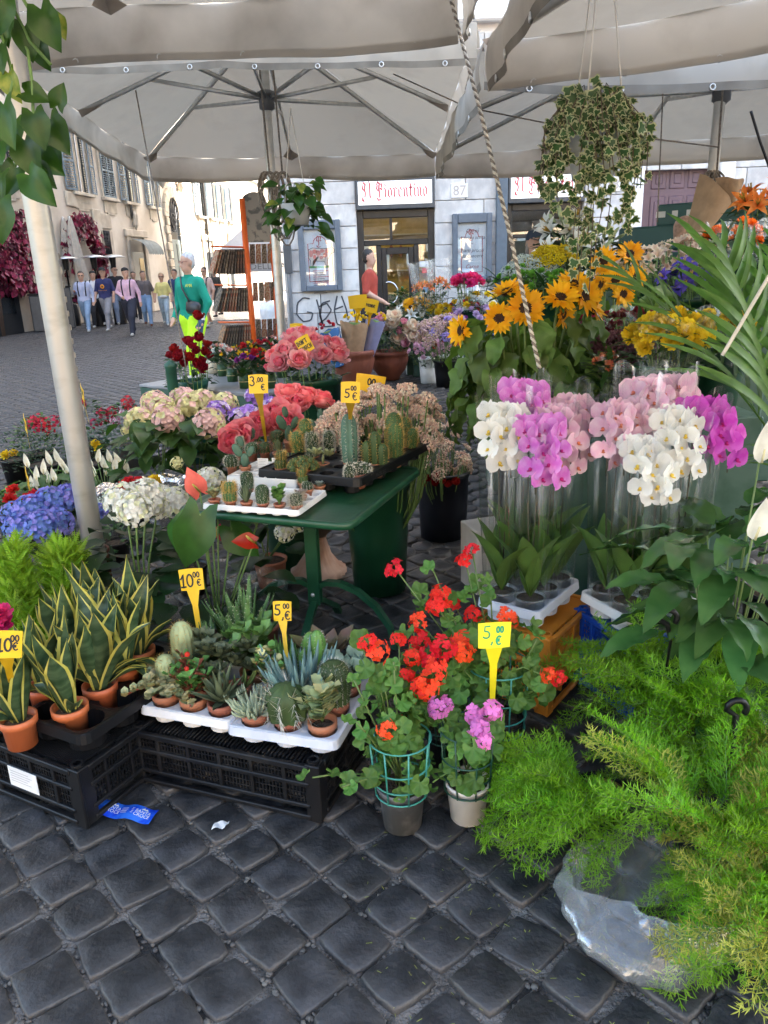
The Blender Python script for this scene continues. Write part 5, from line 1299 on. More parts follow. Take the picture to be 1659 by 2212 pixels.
# ---- succulents on the crate
sz = 0.205
def ontray(px, py, z=0.245): return at(px, py, z)
tl_c = CR2 + ex * (-0.145) + ey * 0.045
tray('warm white tray holding the left half of the succulents', (tl_c[0], tl_c[1], sz + 0.035), a2 + 0.02, 3, 4, 0.104, 0.044, WHITEPL, th=0.025, cup=0.055)
tr_c = CR2 + ex * 0.195 + ey * 0.05
tray('bluish white tray holding the right half of the succulents', (tr_c[0], tr_c[1], sz + 0.036), a2 + 0.06, 3, 4, 0.112, 0.046, BLUEWH, th=0.026, cup=0.055)
KIND.update({
    'elephant': lambda: (bushy(16, 0.12, 0.07, 0.02, (0, 2, 2), 1, 'round', droop=0.55, leaves=9), [SUC_P, STEMR, SUC_Y]),
    'milii': lambda: (multi((bushy(8, 0.06, 0.12, 0.024, (0, 0, 2), 1, 'obov', leaves=6), None), (MB().blob((0.02, 0, 0.12), 0.008, 6, 3), None), (MB().blob((-0.02, 0.01, 0.1), 0.007, 6, 3), None)), [SUC_G, STEMR, SUC_R, FRED]),
    'redagave': lambda: (multi((aloe(22, 0.095, 0.03, -0.25, 0.1, 1.35, False, 0), None), (aloe(8, 0.05, 0.024, -0.2, 0.0, 0.4, False, 1), T(0, 0, 0.01))), [SUC_D, SUC_R]),
    'yellowcol': lambda: (multi((ccol(0.03, 0.16, 13, 0.01, 24, 4, 0.05, hair=True), T(0.01, 0, 0)), (ccol(0.026, 0.09, 13, 0.01, 14, 4, 0.05, hair=True), T(-0.05, 0.0, 0))), [SUC_P, SPY]),
    'aloes': lambda: (aloe(20, 0.12, 0.022, -0.3, 0.05, 1.1), [ALOE, ALOEP]),
    'aloeb': lambda: (aloe(22, 0.2, 0.036, -0.35, 0.05, 1.1), [ALOE, ALOEP]),
    'aeonium': lambda: (multi(*[(rosette(18, 0.05, 0.026, 0.1, 1.35), T(x, y, z) @ RX(U(-0.4, 0.4))) for x, y, z in ((0, 0, 0.07), (0.05, 0.02, 0.05), (-0.045, 0.015, 0.06), (0.01, -0.045, 0.04), (-0.03, -0.03, 0.1), (0.03, 0.03, 0.11))], (fingers(8, 0.05, 0.08, 0.004, 1), None)), [SUC_D, STEMG]),
    'jade': lambda: (bushy(12, 0.06, 0.13, 0.036, (0,), 1, 'obov', leaves=5), [SUC_G, STEMG]),
    'greyfuzz': lambda: (fingers(90, 0.05, 0.05, 0.004, 0, 0.7), [leafm('succulent_fuzz', (0.3, 0.34, 0.22), trans=0.0)]),
    'pinkele': lambda: (bushy(9, 0.045, 0.13, 0.018, (0, 2), 1, 'round', leaves=10), [SUC_G, STEMR, SUC_Y]),
    'pickle': lambda: (fingers(80, 0.05, 0.1, 0.0045, 0, 1.0), [SUC_G]),
    'bigspine': lambda: (ccol(0.046, 0.085, 9, 0.045, 6, 7, 0.13, top=0.6, wd=0.0008), [CACT, SPW]),
    'palelf': lambda: (bushy(9, 0.045, 0.085, 0.036, (0, 0, 1), 2, 'obov', leaves=4), [SUC_P, SUC_Y, STEMG]),
    'chalk': lambda: (fingers(46, 0.045, 0.14, 0.006, 0, 1.2), [SUC_B]),
    'barrel': lambda: (ccol(0.04, 0.115, 18, 0.011, 20, 4, 0.04, top=0.45), [CACT, SPW]),
    'greencols': lambda: (multi((ccol(0.018, 0.14, 7, 0.005, 16, 3, 0.12), T(0.022, 0, 0)), (ccol(0.02, 0.12, 7, 0.005, 14, 3, 0.12), T(-0.016, 0.005, 0)), (ccol(0.014, 0.09, 7, 0.005, 10, 3, 0.12), T(0, -0.025, 0))), [SUC_G, SPW]),
    'bigrose': lambda: (rosette(16, 0.14, 0.055, 0.1, 0.95, cup=0.15), [leafm('succulent_plum', (0.22, 0.12, 0.08), (0.16, 0.24, 0.08), trans=0.02, scale=9)]),
    'orangetip': lambda: (multi((rosette(14, 0.10, 0.035, 0.1, 1.3, cup=0.2), T(0, 0, 0.02)), (bushy(8, 0.06, 0.07, 0.032, (0,), 0, 'obov', leaves=4), T(0.0, -0.01, 0))), [leafm('succulent_sage', (0.25, 0.33, 0.24), trans=0.02)]),
})
K4 = [(352, 1520, 'elephant', 'potted cream variegated elephant bush spilling over the left tray edge', 1.0), (424, 1508, 'milii', 'potted thorny stemmed succulent with tiny red flowers in the left tray', 0.95), (455, 1552, 'redagave', 'potted dark reddish rosette succulent at the front of the left tray', 1.0),
      (392, 1440, 'yellowcol', 'potted yellowish woolly column cactus at the back left of the trays', 1.0), (440, 1425, 'aloes', 'potted small toothed aloe in front of the ten euro sign', 1.15), (512, 1400, 'aloeb', 'potted large spotted aloe at the back of the left tray', 1.05),
      (492, 1490, 'aeonium', 'potted dusky green cluster of rosettes in the left tray', 1.0), (520, 1455, 'aeonium', 'potted dusky cluster of rosettes below the big aloe', 0.95), (566, 1432, 'jade', 'potted jade plant with round green leaves beside the big aloe', 1.0),
      (526, 1568, 'greyfuzz', 'potted grey green tufted succulent at the front left of the bluish tray', 1.0), (583, 1545, 'pinkele', 'potted red stemmed succulent with cream leaves in the bluish tray', 0.95), (552, 1505, 'pickle', 'potted bright green finger leaved succulent between the trays', 0.95),
      (616, 1588, 'bigspine', 'potted round green cactus with long white spines at the front', 1.05), (682, 1570, 'palelf', 'potted pale green fleshy leaf succulent at the front right', 1.05), (648, 1520, 'chalk', 'potted blue chalk stick succulent in the bluish tray', 1.05),
      (722, 1530, 'barrel', 'potted oval white spined cactus at the right tray edge', 1.0), (690, 1480, 'greencols', 'potted bright green studded cactus columns behind the chalk sticks', 1.1), (655, 1450, 'bigrose', 'potted large plum and green leaf rosette at the back right', 0.95),
      (748, 1482, 'orangetip', 'potted sage green succulent at the back right corner of the trays', 1.0), (592, 1468, 'brownglobe', 'potted brown spined cactus left of the five euro stake', 1.6)]
CELL = dict(elephant=(0, 0, 0), milii=(0, 1, 0), redagave=(0, 2, 0), yellowcol=(0, 0, 1), aloes=(0, 0.4, 2), aloeb=(0, 1.2, 3), jade=(0, 2, 2), greyfuzz=(1, 0, 0), bigspine=(1, 1, 0), palelf=(1, 2, 0), pinkele=(1, 0, 1), chalk=(1, 1, 1), barrel=(1, 2, 1), pickle=(1, 0, 2), greencols=(1, 1, 2), orangetip=(1, 2, 2), brownglobe=(1, 0, 3), bigrose=(1, 1, 3))
for q, (px, py, k, lb_, sc_) in enumerate(K4):
    w_, i, j = CELL.get(k) or ((0, 1, 1) if q == 6 else (0, 2, 1))
    c, an, cs_ = ((tl_c, a2 + 0.02, 0.104), (tr_c, a2 + 0.06, 0.112))[w_]
    p = c + vec(math.cos(an), math.sin(an), 0) * (i - 1) * cs_ + vec(-math.sin(an), math.cos(an), 0) * (j - 1.5) * cs_
    mini(lb_, (p[0], p[1], sz + 0.016), k, 0.045, 0.075, sc_ * 1.28, TERRA2, cat='cactus' if 'cactus' in lb_ else 'succulent')
price_sign('yellow sign reading 10.00 euro behind the succulents', at(442, 1440, 0.28), atY(414, 1252, 2.52), 0.088, 0.075, [('10', -0.46, -0.34, 0.62, 0.085), ('.', 0.02, 0.06, 0.3, 0.06), ('00', 0.1, 0.1, 0.26, 0.055), ('E', 0.24, -0.3, 0.3, 0.055)], yaw=R(-8), tilt=R(-12), roll=R(-6))
price_sign('yellow sign reading 5.00 euro in the bluish succulent tray', at(627, 1480, 0.28), atY(610, 1320, 2.38), 0.062, 0.066, [('5', -0.42, -0.2, 0.55, 0.085), (',', -0.02, -0.36, 0.5, 0.07), ('00', 0.06, 0.14, 0.26, 0.06), ('E', 0.16, -0.42, 0.42, 0.07)], yaw=R(-5), tilt=R(-12))

# ================================================================ snake plants
SANS = leafm('snake_plant_green', (0.035, 0.075, 0.03), (0.11, 0.17, 0.08), trans=0.06, rough=0.35, scale=26, stretch=(0.35, 1.6, 1), rand=0.15); SANY = leafm('snake_plant_margin', (0.52, 0.45, 0.08), (0.62, 0.55, 0.14), trans=0.1, rand=0.1)
def sansleaf(L_, W, bend, tw):
    b = leaf(L_, W, lambda t: (0.42 + 0.75 * math.sin(pi * min(1, t * 0.82 + 0.1))) * min(1, (1 - t) * 3.2) ** 0.75, 9, 3, bend=bend, fold=0.28, cup=0.25, twist=tw, wave=0.003, wn=1.4, ph=U(0, 6))
    F, _ = b.f[0]; F = F.reshape(9, 6, 4); W_ = b.v[0].reshape(10, 7, 3)
    for c, e in ((1, 0), (5, 6)): W_[:, c] = W_[:, e] * 0.74 + W_[:, 3] * 0.26
    b.f = [(F[:, 1:5].reshape(-1, 4), 0), (F[:, (0, 5)].reshape(-1, 4), 1)]
    b2 = MB().add(b); 
    return b2
SLV = [sansleaf(U(0.23, 0.34), U(0.055, 0.072), U(-0.3, 0.75), U(-1.3, 1.3)).mesh('leaf', [SANS, SANY]) for _ in range(10)]
SLS = [sansleaf(U(0.12, 0.17), U(0.04, 0.05), U(0.3, 1.1), U(-0.9, 0.9)).mesh('leaf', [SANS, SANY]) for _ in range(5)]
z1 = 0.213
stc = CR1 + e1y * 0.02 - e1x * 0.01
tray('black plastic carry tray under the snake plants', (stc[0], stc[1], z1 + 0.05), a1, 3, 4, 0.138, 0.06, BLACKP, th=0.03, cup=0.075, lip=0.012)
SP = [(38, 1548, 'snake plant in an orange pot at the left corner nearest the viewer', 1.0, 9), (150, 1525, 'snake plant in an orange pot at the right corner of the tray', 1.0, 8), (215, 1478, 'snake plant in an orange pot, second along the tray right edge', 1.12, 12),
      (265, 1440, 'snake plant in an orange pot, third along the tray right edge', 1.12, 12), (300, 1402, 'snake plant at the far right end of the tray', 1.1, 12), (95, 1480, 'snake plant in the middle of the tray behind the left front pot', 1.0, 10), (150, 1430, 'snake plant in the middle of the tray', 1.05, 11), (205, 1385, 'snake plant at the back of the tray', 1.1, 11)]
for (px, py, lb_, sc_, nl) in SP:
    p = at(px, py, z1 + 0.11)
    t = thing('snake_plant', lb_, 'plant', (p[0], p[1], z1 + 0.012), U(0, 6), 'snake plants in orange pots')
    pot(t, 0.056, 0.044, 0.1, TERRA, rim=0.26, soil=mat('coir_soil', (0.16, 0.09, 0.05), 0.95, scale=80, var=0.5, bump=1.0, bscale=200))
    for i in range(nl):
        a = i * 2.4 + U(-0.3, 0.3); short = i % 4 == 3; r_ = U(0.005, 0.028)
        M = T(r_ * math.cos(a), r_ * math.sin(a), 0.085) @ RZ(a - pi / 2) @ RX(pi / 2 - (U(0.05, 0.42) if not short else U(0.5, 0.95))) @ S(sc_)
        link('leaf', rng.choice(SLS if short else SLV), t, M)
price_sign('yellow sign reading 10.00 euro at the left edge among the snake plants', at(34, 1520, 0.3), atY(14, 1392, 1.92), 0.08, 0.075, [('10', -0.3, -0.25, 0.5, 0.08), ('00', 0.14, 0.12, 0.24, 0.055), ('E', 0.22, -0.2, 0.28, 0.055)], yaw=R(12), tilt=R(-10), roll=R(8))

# ================================================================ flower heads
def cluster(parts):
    b = MB()
    for m, M, mi in parts: b.add(m, M, mi)
    return b
def floret(n, L_, W, mi=0, cup=0.3, tilt=0.35, shape='obov', bend=-0.1, nn=3, cen=None, cr=0.15):
    b = MB(); p = leaf(L_, W, shape, nn, 1, bend=bend, fold=0.0, cup=cup, mi=mi)
    for i in range(n): b.add(p, RZ(2 * pi * i / n + U(-0.08, 0.08)) @ RX(tilt + U(-0.1, 0.1)))
    if cen is not None: b.blob((0, 0, L_ * 0.05), L_ * cr, 5, cen)
    return b
def peony(r, mi=0, mi2=1, openness=1.0, layers=((9, 1.25), (9, 0.85), (8, 0.45), (6, 0.12))):
    b = MB()
    for k, (n_, tl) in enumerate(layers):
        l = r * (1.15 - 0.12 * k)
        for i in range(n_):
            p = leaf(l * U(0.85, 1.1), l * U(0.75, 1.0), 'fan', 5, 2, bend=-1.15 * U(0.7, 1.2), fold=0.0, cup=0.45, wave=r * 0.05, wn=2, ph=U(0, 6), mi=mi if k < 2 else mi2)
            b.add(p, RZ(2 * pi * (i + 0.5 * k) / n_ + U(-0.2, 0.2)) @ RX(pi / 2 - tl * openness - 0.12 + U(-0.12, 0.12)) @ T(0, r * 0.05, 0))
    return b
def rose(r, mi=0): return peony(r, mi, mi, 0.8, ((6, 1.2), (5, 0.75), (5, 0.42), (4, 0.15)))
def ruff(r, n=40, mi=0, mis=None, w=0.55):
    """carnation or chrysanthemum: many ruffled petals over a dome"""
    b = MB()
    for i, d in enumerate(head_dirs(n, -0.15)):
        p = leaf(r * U(0.8, 1.05), r * w, 'fan', 3, 1, bend=-0.5, fold=0.0, cup=0.2, wave=r * 0.06, wn=1.5, ph=U(0, 6), mi=rng.choice(mis) if mis else mi)
        b.add(p, FR((0, 0, 0), d, (0, 0, 1) if d[2] < 0.9 else (1, 0, 0)))
    return b
def mophead(r, n, fl, mis, flat=0.88, up=-0.5):
    b = MB().blob((0, 0, 0), (r * 0.7, r * 0.7, r * flat * 0.7), 10, mis[0])
    for d in head_dirs(n, up):
        b.add(fl, FZ(d * vec(r, r, r * flat), d + vec(U(-0.3, 0.3), U(-0.3, 0.3), U(-0.2, 0.3)), U(0, 6)) @ S(U(0.8, 1.15)), rng.choice(mis))
    return b
def spray(r, n, br, mi=(0,), stem_mi=None, flat=0.6, up=0.1):
    """loose head of tiny beads"""
    b = MB(); q = MB().blob((0, 0, 0), br, 5)
    for d in head_dirs(n, up): b.add(q, T(*(d * vec(r, r, r * flat) * U(0.75, 1.1))) @ S(U(0.7, 1.3)), rng.choice(mi))
    return b
def trumpet(L_, W, mi=0, n=6, op=0.9, cen=None):
    b = MB()
    for i in range(n):
        p = leaf(L_, W, 'lance', 6, 1, bend=op, fold=0.15, cup=0.3, mi=mi); b.add(p, RZ(2 * pi * i / n + (0.25 if i % 2 else 0)) @ RX(pi / 2 - 0.25))
    if cen is not None:
        for i in range(5): b.tube([(0, 0, L_ * 0.2), (0.1 * L_ * math.cos(i * 1.3), 0.1 * L_ * math.sin(i * 1.3), L_ * 0.75)], L_ * 0.02, 4, cen)
    return b
def sunflower():
    b = MB(); 
    for k, (n_, tl) in enumerate(((20, 0.12), (17, 0.38))):
        for i in range(n_):
            p = leaf(0.052 * U(0.85, 1.15), 0.021 * U(0.85, 1.2), 'lance', 4, 1, bend=U(-0.5, 0.3), fold=0.25, mi=0); b.add(p, RZ(2 * pi * (i + 0.5 * k) / n_ + U(-0.08, 0.08)) @ RX(tl + U(-0.12, 0.25)) @ T(0, 0.022, 0))
    b.lathe([(0.03, -0.004), (0.029, 0.006), (0.02, 0.011), (0.012, 0.008), (0.001, 0.006)], 20, 1)
    for d in head_dirs(70, 0.55): b.raw(np.array([(-.0015, 0, 0), (.0015, 0, 0), (0, 0, .006)]) + d * vec(0.033, 0.033, 0.01), [(0, 1, 2)], 1 if U(0, 1) < 0.8 else 3)
    for i in range(12):
        p = leaf(0.04, 0.016, 'lance', 3, 1, bend=0.4, mi=2); b.add(p, RZ(2 * pi * i / 12) @ RX(-0.25) @ T(0, 0.018, -0.006))
    b.lathe([(0.004, -0.03), (0.02, -0.016), (0.03, -0.004)], 10, 2)
    return b
LEAFG = leafm('leaf_mid_green', (0.055, 0.13, 0.03)); LEAFD = leafm('leaf_dark_green', (0.028, 0.07, 0.022)); LEAFL = leafm('leaf_light_green', (0.13, 0.24, 0.045)); LEAFB = leafm('leaf_bluish_green', (0.06, 0.12, 0.07))
STEM = mat('flower_stem', (0.12, 0.2, 0.05), 0.55, rand=0.2); STEMD = mat('dark_stem', (0.035, 0.04, 0.02), 0.6)

_LC = {}
def leafmesh(key, mt, nv=4, **k):
    if key not in _LC: _LC[key] = [leaf(k['L'], k['W'], k.get('shape', 'ovate'), k.get('n', 6), k.get('m', 1), bend=k.get('bend', 0.5) * U(0.5, 1.5), fold=k.get('fold', 0.2), wave=k.get('wave', 0.0), wn=k.get('wn', 3), ph=U(0, 6), twist=U(-0.3, 0.3), cup=k.get('cup', 0.0)).mesh('leaf', mt) for _ in range(nv)]
    return _LC[key]
def leaves(parent, key, count, c, r, zr, out=1.0, up=0.3, sc=(0.8, 1.15), yaw=None, name='leaf', rin=0.25, **k):
    ms = leafmesh(key, k.pop('mat'), **k)
    for i in range(count):
        a = U(0, 2 * pi) if yaw is None else U(*yaw)
        rr = r * U(rin, 1.0); z = U(*zr)
        link(name, rng.choice(ms), parent, FR(np.array(c) + vec(rr * math.cos(a), rr * math.sin(a), z), (math.cos(a + U(-0.6, 0.6)) * out, math.sin(a + U(-0.6, 0.6)) * out, up + U(-0.35, 0.35)), (U(-0.3, 0.3), U(-0.3, 0.3), 1)) @ S(U(*sc)))
def leafmass(n, c, r, zr, L_, W, shape='ovate', mis=(0,), up=0.3, bend=0.6, seg=3, dome=False):
    b = MB(); ls = [leaf(L_, W, shape, seg, 1, bend=bend * U(0.5, 1.4), fold=0.2) for _ in range(4)]
    for i in range(n):
        a = U(0, 2 * pi); t = U(0, 1); rr = r * math.sqrt(U(0.02, 1)) * (math.sqrt(max(0.05, 1 - t * t)) if dome else 1); z = zr[0] + (zr[1] - zr[0]) * t
        b.add(rng.choice(ls), FR(np.array(c) + vec(rr * math.cos(a), rr * math.sin(a), z), (math.cos(a + U(-1, 1)), math.sin(a + U(-1, 1)), up + U(-0.5, 0.5)), (U(-0.4, 0.4), U(-0.4, 0.4), 1)) @ S(U(0.7, 1.2)), rng.choice(mis))
    return b
_BM = {}
def bloom(key, fn, mats, nv=2):
    if key not in _BM: _BM[key] = [fn().mesh('flower', mats) for _ in range(nv)]
    return _BM[key]
def bouquet(label, loc, blooms, r, z, n, cat='flowers', cont=None, dome=0.5, sc=(0.85, 1.15), foliage=None, face=None, group=None, stems=True, name='flower_bunch', spots=None, fname='flower', rz=0):
    """a container (cont builds it), stems, foliage and n flower heads spread over a dome; every head its own part"""
    t = thing(name, label, cat, loc, rz, group)
    if cont: cont(t)
    st = MB(); dirs = head_dirs(n, 0.0, 0.4) if spots is None else [None] * len(spots)
    for i, d in enumerate(dirs):
        if spots is None: p = vec(d[0] * r, d[1] * r, z + d[2] * r * dome) * vec(U(0.9, 1.1), U(0.9, 1.1), 1) + vec(0, 0, U(-0.02, 0.02))
        else: p = np.array(spots[i]); q = p - vec(0, 0, z); d = q / (np.linalg.norm(q) + 1e-9)
        dd = vec(d[0], d[1], max(d[2], 0.15) + 0.25)
        if face is not None: dd = dd + np.array(face)
        me = rng.choice(blooms) if not isinstance(blooms, dict) else rng.choice(blooms[i % len(blooms)])
        link(fname, me, t, FZ(p, dd, U(0, 6)) @ S(U(*sc)))
        if stems: st.tube([(p[0] * 0.25, p[1] * 0.25, z * 0.35), (p[0] * 0.7, p[1] * 0.7, z * 0.75), p - dd / np.linalg.norm(dd) * 0.01], 0.0035, 4)
    if stems: obj('stem_bundle', st, STEM, t)
    if foliage: obj('foliage', foliage, [LEAFG, LEAFD, LEAFL, LEAFB], t)
    return t

# ================================================================ conifers, hydrangeas, anthuriums (left)
CONF = leafm('lime_conifer', (0.26, 0.44, 0.03), rand=0.15, trans=0.3)
def sprig():
    b = MB(); 
    for k in range(7):
        for s_ in (-1, 1):
            b.add(leaf(0.03 * (1 - k * 0.08), 0.007, 'strap', 2, 1, bend=-0.3), T(0, 0.012 * k, 0) @ RZ(s_ * -0.75) @ RX(0.25))
    b.add(leaf(0.1, 0.006, 'strap', 3, 1)); return b
def conifer(label, loc, h, r):
    t = thing('lemon_cypress', label, 'shrub', loc, U(0, 6), 'small lemon cypresses')
    pot(t, 0.07, 0.055, 0.12, TERRA)
    obj('stem', MB().tube([(0, 0, 0.1), (0, 0, h * 0.8)], 0.006, 5), STEMD, t)
    q = sprig(); ms = []
    for v in range(4):
        b = MB()
        for i in range(14): b.add(q, T(0, i * 0.009, 0) @ RY(i * 2.4) @ RX(U(0.4, 0.8)) @ S(U(0.7, 1.1)))
        ms.append(b.mesh('branch', CONF))
    for i in range(90):
        f = i / 90; z = 0.11 + (h - 0.13) * f; rr = r * (1 - f) ** 0.6 * U(0.25, 0.75); a = i * 2.4
        link('branch', rng.choice(ms), t, FR((rr * math.cos(a), rr * math.sin(a), z), (math.cos(a) * 0.55, math.sin(a) * 0.55, 1.1), (math.cos(a), math.sin(a), 0)) @ S(U(0.6, 0.95)))
p = at(45, 1400); p = atY(42, 1340, 2.75); conifer('bright lime conifer at the left edge behind the snake plants', (p[0], 2.75, 0), 0.60, 0.11)
p = atY(150, 1330, 2.85); conifer('bright lime conifer leaning against the pale umbrella pole', (p[0] + 0.01, 2.85, 0), 0.56, 0.10)

def floret4(s=0.014, cup=0.15): return floret(4, s, s * 1.15, 0, cup, 0.38, 'round', 0.1, 2, None)
HYB = [petal('hydrangea_blue', (0.16, 0.25, 0.62), isl=0.25), petal('hydrangea_violet', (0.27, 0.26, 0.68), isl=0.2)]
HYW = [petal('hydrangea_white', (0.8, 0.79, 0.72), isl=0.1), petal('hydrangea_cream', (0.7, 0.71, 0.46), isl=0.15)]
HYP = [petal('hydrangea_pale', (0.62, 0.6, 0.32), isl=0.15), petal('hydrangea_blush', (0.68, 0.46, 0.44), isl=0.15), petal('hydrangea_lilac', (0.34, 0.2, 0.6), isl=0.2), petal('hydrangea_lilacpale', (0.6, 0.5, 0.66), isl=0.15)]
def hyd(key, mats, r, n, mis, s=0.017): return bloom(key, lambda: mophead(r, n, floret4(s), mis), mats, 2)
HG = dict(mat=LEAFD, L=0.15, W=0.1, shape='ovate', bend=0.7, wave=0.003, wn=5, n=6)
HG2 = dict(mat=LEAFG, L=0.17, W=0.11, shape='ovate', bend=0.8, wave=0.003, wn=5, n=6)
def hydrangea(label, heads, base, potr=0.09, potm=None, nl=26, lz=(0.12, 0.4), lr=0.2, lk=HG, key='hydleafd', wrap=False):
    base = np.array(base, float); t = thing('hydrangea', label, 'hydrangea', base, 0, 'potted hydrangeas')
    pot(t, potr, potr * 0.75, potr * 1.7, potm or BLACKP)
    st = MB()
    for (p, me, sc_) in heads:
        q = np.array(p) - base; o = vec(q[0], q[1], 0); o = o / (np.linalg.norm(o) + 1e-6) * 0.5
        link('flower_head', rng.choice(me), t, FZ(q, (o[0], o[1] - 0.35, 0.9), U(0, 6)) @ S(sc_))
        st.tube([(U(-0.02, 0.02), U(-0.02, 0.02), potr * 1.5), q * vec(0.5, 0.5, 0.6) + vec(0, 0, 0.04), q - vec(0, 0, 0.01)], 0.0045, 5)
    obj('stem_bundle', st, STEM, t)
    leaves(t, key, nl, (0, 0, 0), lr, lz, up=0.1, **dict(lk))
    return t
hb = hyd('hb', HYB, 0.075, 75, (0, 0, 1)); hbv = hyd('hbv', HYB, 0.07, 70, (1, 1, 0)); hw = hyd('hw', HYW, 0.08, 90, (0, 0, 0, 1)); hp1 = hyd('hp1', HYP, 0.062, 62, (0, 0, 1)); hp2 = hyd('hp2', HYP, 0.06, 60, (1, 1, 0)); hp3 = hyd('hp3', HYP, 0.055, 56, (2, 2, 3)); hp4 = hyd('hp4', HYP, 0.03, 26, (0, 0), 0.012)
b0 = atY(95, 1200, 3.35); b0[2] = 0
hydrangea('blue hydrangea with big round heads left of the pale pole', [(atY(x, y, Y), m_, s_) for x, y, Y, m_, s_ in ((65, 1105, 3.3, hb, 1.0), (110, 1085, 3.4, hb, 1.0), (45, 1140, 3.2, hb, 0.95), (125, 1130, 3.25, hbv, 0.95), (90, 1135, 3.15, hb, 0.9), (150, 1075, 3.45, hbv, 0.95), (212, 1105, 3.5, hbv, 0.6), (30, 1110, 3.4, hb, .8))], b0, potm=GREENB, lz=(0.3, 0.56), nl=34)
b0 = atY(300, 1290, 3.05); b0[2] = 0
hydrangea('white hydrangea right of the pale pole, leaves hanging below', [(atY(x, y, Y), m_, s_) for x, y, Y, m_, s_ in ((270, 1085, 3.0, hw, 1.0), (315, 1075, 3.05, hw, 1.0), (292, 1100, 2.92, hw, 0.85), (340, 1095, 3.1, hw, 0.7))], b0, potm=mat('dark_green_pot', (0.02, 0.05, 0.03), 0.5), lz=(0.34, 0.58), nl=46, lr=0.18)
b0 = atY(420, 1290, 3.75); b0[2] = 0
hydrangea('white hydrangea wrapped in clear film behind the green table corner', [(atY(x, y, Y), m_, s_) for x, y, Y, m_, s_ in ((375, 1085, 3.5, hw, 0.9), (400, 1075, 3.7, hw, 0.8), (455, 1038, 3.9, hw, 0.95), (345, 1075, 3.6, hw, .8))], b0, lz=(0.35, 0.6), nl=24)
b0 = atY(590, 1290, 3.8); b0[2] = 0
hydrangea('cream hydrangea below the green table beside the stone urn', [(atY(x, y, Y), m_, s_) for x, y, Y, m_, s_ in ((615, 1150, 3.55, hw, 0.6), (640, 1130, 3.6, hw, 0.6), (575, 1112, 3.7, hw, 0.6), (540, 1105, 3.8, hw, 0.6))], b0, potm=TERRA2, lz=(0.2, 0.52), nl=36)
PH = [((x, y, Y), m_, s_) for x, y, Y, m_, s_ in ((300, 910, 5.0, hp1, 1.45), (355, 885, 5.1, hp1, 1.52), (335, 870, 5.2, hp2, 1.45), (362, 905, 4.9, hp2, 1.52), (408, 880, 5.1, hp1, 1.59), (440, 868, 5.2, hp1, 1.45), (395, 862, 5.4, hp2, 1.45), (452, 915, 4.85, hp2, 1.59), (485, 875, 5.2, hp1, 1.45), (470, 895, 5.0, hp3, 1.52), (525, 908, 4.9, hp3, 1.52), (555, 858, 5.3, hp3, 1.38), (590, 880, 5.2, hp3, 1.30), (382, 1000, 4.5, hp4, 1.2), (478, 925, 4.8, hp4, 1.2), (500, 890, 5.2, hp4, 1.3), (275, 930, 5.1, hp4, 1.3), (540, 895, 5.1, hp3, 1.23))]
for grp, lb_, bx_ in ((lambda x: x < 375, 'pale green and blush hydrangea at the left of the middle group', 340), (lambda x: 375 <= x < 460, 'creamy hydrangea in the middle of the pale group', 420), (lambda x: x >= 460, 'lilac and blush hydrangea behind the table', 510)):
    b0 = atY(bx_, 980, 5.05); b0[2] = 0
    hydrangea(lb_, [(atY(*q), m_, s_) for q, m_, s_ in PH if grp(q[0])], b0, 0.13, mat('grey_pot', (0.16, 0.16, 0.17), 0.6), 64, (0.3, 0.72), 0.27, HG2 if bx_ != 510 else HG, 'hydleafg' if bx_ != 510 else 'hydleafd')

# anthuriums under the table corner
ANL = leafm('anthurium_leaf', (0.05, 0.15, 0.03), rough=0.28, trans=0.2, rand=0.15); ANR = petal('anthurium_red', (0.34, 0.004, 0.01), (0.25, 0.02, 0.008), rough=0.25, trans=0.1); ANC = petal('anthurium_coral', (0.7, 0.13, 0.1), rough=0.25, trans=0.15)
def heart(L_, W, bend, fold, m, name='leaf'):
    V = []; sp = leaf(L_, W, lambda t: [0.0, .78, 1.0, .95, .82, .64, .44, .22, .0][min(8, int(t * 8 + 0.01))], 8, 2, bend=bend, fold=fold, cup=0.15)
    V = sp.v[0]; w_ = 5                      # push the base lobes back past the stalk
    for c in (0, 1, 3, 4):
        V[c, 1] -= L_ * (0.24 if c in (0, 4) else 0.18); V[c, 0] = (-1 if c < 2 else 1) * W * (0.33 if c in (0, 4) else 0.16)
        V[w_ + c, 1] -= L_ * (0.1 if c in (0, 4) else 0.06)
    return sp.mesh(name, m)
def anthurium(label, base, lfs, fls, potm):
    base = np.array(base, float); t = thing('anthurium', label, 'anthurium', base, 0, 'potted anthuriums'); pot(t, 0.085, 0.065, 0.15, potm)
    st = MB()
    for (p, d, up, L_, W) in lfs:
        q = np.array(p) - base; link('leaf', heart(L_, W, 0.5, 0.3, ANL), t, FR(q, d, up)); st.tube([(0, 0, 0.13), q * 0.5 + vec(0, 0, 0.08), q], 0.004, 5)
    for (p, d, up, L_, W, m) in fls:
        q = np.array(p) - base; M = FR(q, d, up); s_ = link('spathe', heart(L_, W, 0.3, 0.25, m, 'spathe'), t, M)
        obj('spadix', MB().tube([(0, 0, 0.003), (0, L_ * 0.3, 0.035), (0, L_ * 0.5, 0.06)], [0.005, 0.0055, 0.003], 6), mat('spadix', (0.5, 0.4, 0.08), 0.5), t, M); st.tube([(0, 0, 0.13), q * 0.6 + vec(0, 0, 0.05), q], 0.0035, 5)
    obj('stem_bundle', st, STEM, t)
b0 = atY(470, 1335, 2.95); b0[2] = 0
